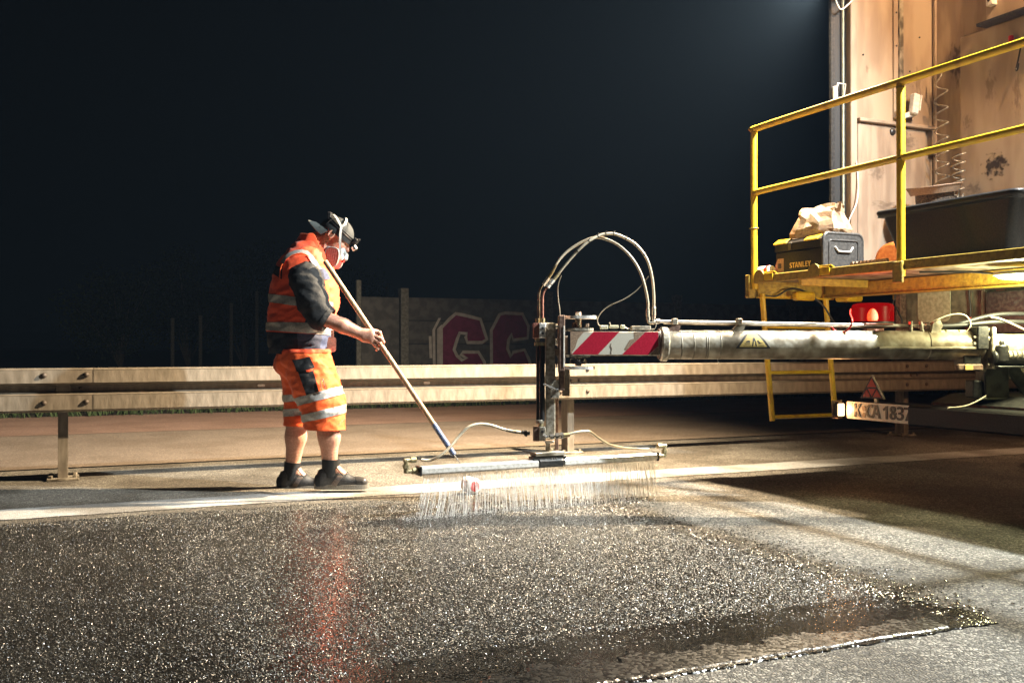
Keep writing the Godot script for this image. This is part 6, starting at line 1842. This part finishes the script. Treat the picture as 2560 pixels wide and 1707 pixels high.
	obj("brace_front", ribbon([Vector3(0.1357, 1.3161, 0), Vector3(0.1484, 1.258, 0), Vector3(0.156, 1.1824, 0)], [Vector3(0.1105, 1.3085, 0), Vector3(0.1206, 1.2505, 0), Vector3(0.1358, 1.1748, 0)], 0.013), M.orange_short, vest)
	var seam := MB.new()
	var arm_hole := []
	for p in [Vector3(-0.1316, 1.311, 0), Vector3(-0.1291, 1.3716, 0), Vector3(-0.1141, 1.4119, 0), Vector3(-0.0864, 1.4447, 0), Vector3(-0.046, 1.4649, 0), Vector3(-0.0057, 1.4699, 0), Vector3(0.0296, 1.4573, 0), Vector3(0.0599, 1.422, 0), Vector3(0.0827, 1.3716, 0), Vector3(0.1004, 1.3085, 0), Vector3(0.1156, 1.2328, 0), Vector3(0.1258, 1.1572, 0), Vector3(0.1208, 1.0941, 0)]:
		arm_hole.append(on_torso(p.x, p.y, 0.008))
	obj("armhole_piping", seam.tube(smooth_path(arm_hole, 4), 0.0045, 7), M.orange_short, vest)
	# collar
	var lo := [Vector3(-0.1192, 1.5179, 0), Vector3(-0.0906, 1.4859, 0.07), Vector3(-0.0457, 1.4617, 0.115), Vector3(0.0144, 1.443, 0.13), Vector3(0.0731, 1.4122, 0.115), Vector3(0.1109, 1.3853, 0.08), Vector3(0.1382, 1.3584, 0.04), Vector3(0.1407, 1.3514, 0)]
	var mi := [Vector3(-0.0714, 1.5734, 0), Vector3(-0.0494, 1.5513, 0.065), Vector3(-0.0144, 1.5276, 0.1), Vector3(0.0345, 1.4921, 0.108), Vector3(0.0895, 1.4509, 0.098), Vector3(0.1214, 1.421, 0.07), Vector3(0.1422, 1.3989, 0.035), Vector3(0.1432, 1.3943, 0)]
	var hi2 := [Vector3(-0.0513, 1.6113, 0), Vector3(-0.0342, 1.6074, 0.055), Vector3(0.0042, 1.6016, 0.083), Vector3(0.0505, 1.5983, 0.09), Vector3(0.0829, 1.5262, 0.09), Vector3(0.1081, 1.4663, 0.066), Vector3(0.132, 1.4316, 0.034), Vector3(0.1356, 1.4271, 0)]
	var crow := []
	for line in [lo, mi, hi2]:
		var sm := smooth_path(line, 5)
		var row := PackedVector3Array()
		for p in sm:
			row.append(p)
		for q in range(sm.size() - 2, 0, -1):
			row.append(Vector3(sm[q].x, sm[q].y, -sm[q].z))
		crow.append(row)
	var cm := MB.new().grid(crow, true, false)
	obj("collar", mesh_of(crease([cm.v, cm.n, cm.i], 62, Vector3(9, 14, 9), 0.005)), M.orange_fluo, vest)
	var edge := smooth_path(hi2, 5)
	obj("collar_edge", MB.new().tube(edge, 0.0035, 7), M.orange_short, vest)
	# sleeves
	var slv := surface([cap_(Vector3(0.0068, 1.3435, 0.14), Vector3(0.0196, 1.3048, 0.165), 0.090, 0.096), cap_(Vector3(0.0196, 1.3048, 0.165), Vector3(0.0652, 1.1807, 0.195), 0.096, 0.088), cap_(Vector3(0.0652, 1.1807, 0.195), Vector3(0.1185, 1.0803, 0.205), 0.086, 0.068), cap_(Vector3(0.1185, 1.0803, 0.205), Vector3(0.1896, 1.0607, 0.207), 0.07, 0.057)], 0.04, Vector3(-0.2017, 0.9429, 0), Vector3(0.3363, 1.4862, 0.36), 0.011)
	var cuff := side_plane(Vector3(0.136, 1.0109, 0), Vector3(0.1964, 1.1092, 0), Vector3.LEFT)
	var slv2 := crease(slv, 63, Vector3(4, 9, 4), 0.009)
	obj("sleeve", mesh_of(cut(slv2, [cuff])), M.black_cloth, t)
	obj("cuff", mesh_of(cut(slv2, [side_plane(Vector3(0.1108, 1.026, 0), Vector3(0.1712, 1.1244, 0), Vector3.RIGHT), cuff], 0.004)), M.black_cloth, t)
	var slf := surface([cap_(Vector3(-0.0352, 1.3772, -0.14), Vector3(-0.0274, 1.2562, -0.19), 0.10, 0.095), cap_(Vector3(-0.0274, 1.2562, -0.19), Vector3(0.0217, 1.0876, -0.205), 0.09, 0.07), cap_(Vector3(0.0217, 1.0876, -0.205), Vector3(0.045, 1.035, -0.18), 0.066, 0.056)], 0.04, Vector3(-0.2895, 0.9454, -0.36), Vector3(0.2515, 1.5229, 0), 0.015)
	obj("sleeve", mesh_of(crease(slf, 64, Vector3(4, 9, 4), 0.008)), M.black_cloth, t)
	# ---------------- shorts
	var near_leg := [cap_(Vector3(0.0031, 0.8304, 0.085), Vector3(0.0635, 0.6695, 0.1), 0.142, 0.138), cap_(Vector3(0.0635, 0.6695, 0.1), Vector3(0.1127, 0.5462, 0.11), 0.138, 0.130), cap_(Vector3(0.1127, 0.5462, 0.11), Vector3(0.1278, 0.3112, 0.11), 0.130, 0.112)]
	var far_leg := [cap_(Vector3(-0.0638, 0.8284, -0.085), Vector3(-0.0781, 0.5975, -0.105), 0.142, 0.090), cap_(Vector3(-0.0781, 0.5975, -0.105), Vector3(-0.0829, 0.2901, -0.105), 0.090, 0.088)]
	var hips := [cap_(Vector3(-0.0218, 0.8225, 0.05), Vector3(-0.0435, 0.8212, -0.05), 0.150, 0.150), ell(Vector3(-0.1158, 0.8067, 0), Vector3(0.098, 0.07, 0.14), Basis(Vector3.BACK, 0.5)), cap_(Vector3(-0.0216, 0.8674, 0.04), Vector3(-0.0388, 0.867, -0.04), 0.145, 0.145)]
	var allp := hips + near_leg + far_leg
	var sh := crease(surface(allp, 0.03, Vector3(-0.3531, 0.2049, -0.3), Vector3(0.3524, 0.9646, 0.31), 0.011), 65, Vector3(5, 8, 5), 0.011)
	var hemn := side_plane(Vector3(-0.1632, 0.3986, 0), Vector3(0.2324, 0.3886, 0), Vector3.UP)
	var waist := side_plane(Vector3(-0.2016, 0.8849, 0), Vector3(0.1513, 0.8849, 0), Vector3.DOWN)
	var shorts := part("shorts", t)
	obj("shorts_cloth", mesh_of(cut(sh, [hemn, waist])), M.orange_short, shorts)
	obj("waist_band", mesh_of(cut(sh, [waist, side_plane(Vector3(-0.2016, 0.8647, 0), Vector3(0.1513, 0.8647, 0), Vector3.UP)], 0.003)), M.orange_fluo, shorts)
	obj("leg_hem", mesh_of(cut(sh, [hemn, side_plane(Vector3(-0.1632, 0.4213, 0), Vector3(0.2324, 0.4112, 0), Vector3.DOWN)], 0.003)), M.orange_short, shorts)
	var nearp := Plane(Vector3(0, 0, 1), 0.012)
	var farp := Plane(Vector3(0, 0, -1), -0.0)
	var split := side_plane(Vector3(-0.0702, 0.5901, 0), Vector3(-0.0095, 0.4389, 0), Vector3.RIGHT)
	for bnd in [[Vector3(-0.0702, 0.58, 0), Vector3(0.2321, 0.6606, 0), Vector3(-0.0701, 0.5271, 0), Vector3(0.2322, 0.6077, 0)], [Vector3(-0.0448, 0.4742, 0), Vector3(0.2323, 0.5422, 0), Vector3(-0.0448, 0.4263, 0), Vector3(0.2323, 0.4893, 0)]]:
		obj("reflective_band", mesh_of(cut(sh, [side_plane(bnd[0], bnd[1], Vector3.DOWN), side_plane(bnd[2], bnd[3], Vector3.UP), nearp, split], 0.0045)), M.strip, shorts)
	for bnd in [[Vector3(-0.1634, 0.5951, 0), Vector3(0.0004, 0.6102, 0), Vector3(-0.1634, 0.5498, 0), Vector3(0.0004, 0.5623, 0)], [Vector3(-0.1633, 0.5044, 0), Vector3(0.0005, 0.5195, 0), Vector3(-0.1632, 0.4566, 0), Vector3(0.0005, 0.4692, 0)]]:
		obj("reflective_band", mesh_of(cut(sh, [side_plane(bnd[0], bnd[1], Vector3.DOWN), side_plane(bnd[2], bnd[3], Vector3.UP), farp], 0.0045)), M.strip, shorts)
		obj("reflective_band", mesh_of(cut(sh, [side_plane(bnd[0], bnd[1], Vector3.DOWN), side_plane(bnd[2], bnd[3], Vector3.UP), Plane(Vector3(0, 0, 1), -0.0), side_plane(Vector3(-0.0702, 0.5901, 0), Vector3(-0.0095, 0.4389, 0), Vector3.LEFT)], 0.0045)), M.strip, shorts)
	# thigh pocket
	obj("pocket", mesh_of(cut(sh, [side_plane(Vector3(-0.0377, 0.8219, 0), Vector3(0.0432, 0.6102, 0), Vector3.RIGHT), side_plane(Vector3(0.053, 0.8395, 0), Vector3(0.1163, 0.6304, 0), Vector3.LEFT), side_plane(Vector3(-0.0377, 0.8219, 0), Vector3(0.053, 0.8395, 0), Vector3.DOWN), side_plane(Vector3(0.0432, 0.6102, 0), Vector3(0.1163, 0.6304, 0), Vector3.UP), Plane(Vector3(0, 0, 1), 0.1)], 0.010)), M.black_cloth, shorts)
	obj("pocket_flap", mesh_of(cut(sh, [side_plane(Vector3(-0.0427, 0.8193, 0), Vector3(-0.0124, 0.7463, 0), Vector3.RIGHT), side_plane(Vector3(0.0555, 0.842, 0), Vector3(0.0833, 0.7715, 0), Vector3.LEFT), side_plane(Vector3(-0.0377, 0.8219, 0), Vector3(0.053, 0.8395, 0), Vector3.DOWN), side_plane(Vector3(-0.0048, 0.7513, 0), Vector3(0.0808, 0.774, 0), Vector3.UP), Plane(Vector3(0, 0, 1), 0.1)], 0.016)), M.black_cloth, shorts)
	obj("pocket_label", mesh_of(cut(sh, [side_plane(Vector3(0.0355, 0.7639, 0), Vector3(0.0456, 0.7387, 0), Vector3.RIGHT), side_plane(Vector3(0.0707, 0.7715, 0), Vector3(0.0783, 0.7437, 0), Vector3.LEFT), side_plane(Vector3(0.0355, 0.7639, 0), Vector3(0.0707, 0.7689, 0), Vector3.DOWN), side_plane(Vector3(0.0456, 0.7412, 0), Vector3(0.0783, 0.7488, 0), Vector3.UP), Plane(Vector3(0, 0, 1), 0.1)], 0.018)), M.orange_fluo, shorts)
	obj("pocket_clip", MB.new().tube([Vector3(0.1266, 0.7, 0.268), Vector3(0.1435, 0.7072, 0.268), Vector3(0.1568, 0.6468, 0.262), Vector3(0.1379, 0.6372, 0.264), Vector3(0.1266, 0.6952, 0.268)], 0.0025, 6), M.chrome, shorts)
	# ---------------- socks and shoes
	for s in [[Vector3(0.1607, 0.2038, 0.1), Vector3(0.1583, 0.0948, 0.1), 0.056, 0.052], [Vector3(-0.12, 0.1627, -0.1), Vector3(-0.1301, 0.0527, -0.1), 0.054, 0.052]]:
		obj("sock", MB.new().tube([s[0], s[0].lerp(s[1], 0.15), s[1]], [s[2], s[2] - 0.001, s[3]], 24), M.black_cloth, t)
	shoe(t, Vector3(0.1609, 0.0206, 0.1), 1.13, 0.0, 0.018)
	shoe(t, Vector3(-0.1224, -0.0164, -0.1), 1.0, 0.0, 0.0)
	# ---------------- cap, worn back to front
	var cp := part("cap", t)
	var cc := E + f * 0.006 + u * 0.022
	var dome := surface([ell(cc, Vector3(0.112, 0.100, 0.088), hb)], 0.01, cc - Vector3(0.14, 0.14, 0.11), cc + Vector3(0.14, 0.14, 0.11), 0.007)
	obj("crown", mesh_of(cut(dome, [Plane((u + f * 0.05).normalized(), (E + u * 0.012).dot((u + f * 0.05).normalized()))])), M.cap_cloth, cp)
	for an in [0.0, 0.9, -0.9]:
		var arc := []
		for q in 12:
			var w := lerpf(0.1, PI - 0.1, q / 11.0)
			arc.append(cc + hb * Vector3(cos(w) * 0.1125 * cos(an), sin(w) * 0.1005, cos(w) * 0.0885 * sin(an) * 1.2))
		obj("cap_seam", MB.new().tube(arc, 0.0012, 5), M.black_cloth, cp)
	var bot := PackedVector3Array()
	var mid := PackedVector3Array()
	var out := PackedVector3Array()
	for q in 25:
		var an := lerpf(-1.25, 1.25, q / 24.0)
		var inner := Vector3(-cos(an) * 0.106, -0.012, sin(an) * 0.086)
		var reach := 0.088 * sqrt(maxf(cos(an * 1.18), 0.0))
		bot.append(cc + hb * inner)
		mid.append(cc + hb * (inner + Vector3(-reach * 0.5, -0.004 - 0.022 * sin(an) * sin(an), 0)))
		out.append(cc + hb * (inner + Vector3(-reach, -0.020 - 0.030 * sin(an) * sin(an), 0)))
	var under := [PackedVector3Array(), PackedVector3Array(), PackedVector3Array()]
	for q in 25:
		for w in 3:
			under[w].append([bot, mid, out][w][q] - u * 0.004)
	obj("brim", MB.new().grid([bot, mid, out], false, false, u), M.brim, cp)
	obj("brim_underside", MB.new().grid(under, false, false, -u), M.redbrown, cp)
	# head torch with its straps
	var ht := part("head_torch", t)
	var st := MB.new()
	for off in [0.0, 0.012]:
		var loop := []
		for q in 41:
			var an := TAU * q / 40.0
			var lift: float = 0.020 + off + 0.034 * (0.5 - 0.5 * cos(an)) - 0.004
			var sc := sqrt(maxf(0.0, 1.0 - pow(lift / 0.1, 2.0)))
			loop.append(cc + hb * Vector3(cos(an) * 0.1145 * sc, lift, sin(an) * 0.0905 * sc))
		st.tube(loop, 0.0035, 6, false)
	obj("strap", st, M.black_plastic, ht)
	obj("battery_pack", MB.new().box(cc + hb * Vector3(-0.098, 0.066, 0.0), Vector3(0.03, 0.045, 0.07), 0.010, hb * Basis(Vector3.BACK, 0.5)), M.black_plastic, ht)
	obj("torch_body", MB.new().box(cc + hb * Vector3(0.126, 0.026, 0.0), Vector3(0.028, 0.04, 0.06), 0.008, hb), M.black_plastic, ht)
	obj("torch_head", cyl(MB.new(), cc + hb * Vector3(0.130, -0.006, 0.0), cc + hb * Vector3(0.158, -0.020, 0.0), 0.019, 0.004, 18), M.chrome, ht)
	obj("torch_knob", cyl(MB.new(), cc + hb * Vector3(0.135, 0.045, 0.012), cc + hb * Vector3(0.148, 0.048, 0.012), 0.008, 0.002, 12), M.black_plastic, ht)
	# respirator
	var rs := part("respirator", t)
	var face := surface([ell(E + f * 0.078 + u * -0.078, Vector3(0.058, 0.058, 0.050), hb), cap_(E + f * 0.03 + u * -0.095 + Vector3(0, 0, 0.045), E + f * 0.09 + u * -0.06 + Vector3(0, 0, 0.01), 0.026, 0.03)], 0.02, E - Vector3(0.12, 0.20, 0.1), E + Vector3(0.2, 0.03, 0.1), 0.006)
	obj("face_piece", mesh_of(cut(face, [Plane(f, (E + f * 0.02).dot(f))])), M.mask_grey, rs)
	var vc := E + f * 0.128 + u * -0.070
	obj("valve_cover", MB.new().box(vc, Vector3(0.040, 0.052, 0.060), 0.014, Basis(Vector3.BACK, -0.12)), M.mask_grey, rs)
	obj("valve_ring", cyl(MB.new(), vc + Vector3(-0.02, -0.008, 0.02), vc + Vector3(-0.018, -0.008, 0.045), 0.022, 0.006, 20), M.white_paint, rs)
	obj("valve_nub", cyl(MB.new(), vc + Vector3(-0.008, -0.026, 0.01), vc + Vector3(-0.006, -0.040, 0.01), 0.010, 0.003, 12), M.red_paint, rs)
	var fc := Vector3(0.1609, 1.4598, 0.082)
	var fb := Basis(Vector3.UP, -0.12) * Basis(Vector3.BACK, -0.13)
	var disc := PackedVector2Array()
	for q in 32:
		var an := TAU * q / 32.0
		var e := Vector2(cos(an), sin(an))
		var s := 1.0 / pow(pow(absf(e.x), 3.2) + pow(absf(e.y), 3.2), 1.0 / 3.2)
		var taper := 1.0 - 0.16 * clampf(-e.y, 0, 1)
		disc.append(Vector2(e.x * s * 0.044 * taper, e.y * s * 0.059))
	for s in [1.0, -1.0]:
		var at := Vector3(fc.x, fc.y, fc.z * s)
		var xf := Transform3D(fb if s > 0 else Basis(Vector3.UP, PI + 0.12) * Basis(Vector3.BACK, 0.13), at)
		obj("filter_case", MB.new().prism(disc, xf.translated_local(Vector3(0, 0, -0.028)), 0.030), M.mask_pink, rs)
		var ring := MB.new()
		var loop := []
		for q in disc.size() + 1:
			var p: Vector2 = disc[q % disc.size()]
			loop.append(xf * Vector3(p.x, p.y, 0.001))
		obj("filter_rim", ring.tube(loop, 0.0036, 7, false), M.mask_grey, rs)
		for q in 11:
			var y := lerpf(0.047, -0.047, q / 10.0)
			var w := 0.062 * (1.0 - 0.25 * pow(absf(y) / 0.06, 3.0)) * (1.0 if y > 0 else 1.0 - 0.14 * absf(y) / 0.059)
			obj("filter_slat", MB.new().box(xf * Vector3(0, y, 0.0035), Vector3(w, 0.0042, 0.004), 0.001, xf.basis), M.mask_pink, rs)
		for q in 5:
			var x := lerpf(-0.026, 0.026, q / 4.0)
			obj("filter_bar", MB.new().box(xf * Vector3(x, 0, 0.0045), Vector3(0.002, 0.10, 0.003), 0.0008, xf.basis), M.mask_pink, rs)
	# its straps over the cap
	for seg in [[Vector3(0.2114, 1.4757, 0.072), Vector3(0.2135, 1.5268, 0.084), Vector3(0.2145, 1.5734, 0.09), Vector3(0.2166, 1.6134, 0.088), Vector3(0.2205, 1.6465, 0.082)], [Vector3(0.2205, 1.6465, 0.082), Vector3(0.2037, 1.6752, 0.072), Vector3(0.1822, 1.7081, 0.05), Vector3(0.158, 1.7299, 0)], [Vector3(0.2205, 1.6465, 0.082), Vector3(0.2388, 1.6601, 0.073), Vector3(0.2457, 1.6849, 0.055), Vector3(0.2362, 1.7072, 0)]]:
		var r0 := PackedVector3Array()
		var r1 := PackedVector3Array()
		var sp := smooth_path(seg, 6)
		for q in sp.size():
			var d: Vector3 = (sp[min(q + 1, sp.size() - 1)] - sp[max(q - 1, 0)]).normalized()
			var nrm: Vector3 = (sp[q] - cc).normalized()
			var side := d.cross(nrm).normalized() * 0.0068
			r0.append(sp[q] - side + nrm * 0.006)
			r1.append(sp[q] + side + nrm * 0.006)
		obj("strap", MB.new().grid([r0, r1], false, false, Vector3.BACK), M.strip, rs)
	# tag pouch hanging at the belly
	var tg := part("tag_pouch", t)
	obj("lanyard", MB.new().box(Vector3(0.1568, 0.9803, 0.03), Vector3(0.016, 0.05, 0.004), 0.001), M.redbrown, tg)
	obj("pouch", MB.new().prism(rounded(0.058, 0.095, 0.018), Transform3D(Basis(Vector3.UP, 0.3), Vector3(0.1493, 0.915, 0.03)), 0.012), M.redbrown, tg)

func shoe(t: Node3D, at: Vector3, len: float, _turn: float, _lift: float) -> void:
	var s := part("shoe", t, at)
	var l := len
	var prims := [cap_(Vector3(-0.050, 0.056, 0), Vector3(-0.036, 0.098, 0), 0.043, 0.044), cap_(Vector3(-0.050, 0.050, 0), Vector3(0.05 * l, 0.050, 0), 0.044, 0.043), cap_(Vector3(-0.01, 0.092, 0), Vector3(0.075 * l, 0.064, 0), 0.042, 0.036), cap_(Vector3(0.05 * l, 0.046, 0), Vector3(0.175 * l, 0.040, 0.004), 0.045, 0.030), cap_(Vector3(0.02, 0.105, 0), Vector3(0.012, 0.135, 0), 0.022, 0.018)]
	var up := surface(prims, 0.03, Vector3(-0.12, -0.02, -0.08), Vector3(0.26, 0.16, 0.08), 0.007)
	var ground := Plane(Vector3(0, 1, 0), 0.020)
	var collar := Plane(Vector3(0.25, -1, 0).normalized(), Vector3(-0.04, 0.128, 0).dot(Vector3(0.25, -1, 0).normalized()))
	obj("upper", mesh_of(cut(up, [ground, collar])), M.shoe, s)
	obj("side_panel", mesh_of(cut(up, [ground, side_plane(Vector3(0.0, 0.02, 0), Vector3(0.06 * l, 0.11, 0), Vector3.RIGHT), side_plane(Vector3(0.035 * l, 0.02, 0), Vector3(0.085 * l, 0.10, 0), Vector3.LEFT), side_plane(Vector3(-1, 0.088, 0), Vector3(1, 0.088, 0), Vector3.DOWN), Plane(Vector3(0, 0, 1), 0.026)], 0.003)), M.shoe_pale, s)
	obj("toe_cap", mesh_of(cut(up, [ground, side_plane(Vector3(0.165 * l, 0.0, 0), Vector3(0.13 * l, 0.10, 0), Vector3.RIGHT)], 0.003)), M.grey_plastic, s)
	obj("heel_counter", mesh_of(cut(up, [ground, side_plane(Vector3(-0.06, 0.0, 0), Vector3(-0.055, 0.10, 0), Vector3.LEFT), side_plane(Vector3(-1, 0.085, 0), Vector3(1, 0.085, 0), Vector3.DOWN)], 0.003)), M.black_cloth, s)
	var out := PackedVector2Array()
	for q in 36:
		var an := TAU * q / 36.0
		var x := lerpf(-0.104, 0.175 * l + 0.040, 0.5 + 0.5 * cos(an))
		var w := 0.052 - 0.008 * sin((x + 0.1) * 12.0)
		out.append(Vector2(x, sin(an) * w * 1.06))
	obj("sole", MB.new().prism(out, Transform3D(Basis(Vector3.RIGHT, -PI / 2), Vector3(0, 0.001, 0)), 0.030), M.sole, s)
	var lace := MB.new()
	for q in 4:
		var x := lerpf(0.025, 0.085, q / 3.0) * l
		var y := lerpf(0.128, 0.099, q / 3.0)
		lace.tube([Vector3(x, y - 0.018, 0.036), Vector3(x + 0.006, y, 0.018), Vector3(x + 0.006, y + 0.003, 0), Vector3(x + 0.006, y, -0.018), Vector3(x, y - 0.018, -0.036)], 0.0032, 6)
	lace.tube(smooth_path([Vector3(0.02, 0.13, 0.01), Vector3(0.035, 0.14, 0.03), Vector3(0.06, 0.115, 0.045), Vector3(0.085, 0.085, 0.05)]), 0.0028, 6)
	obj("laces", lace, M.black_cloth, s)
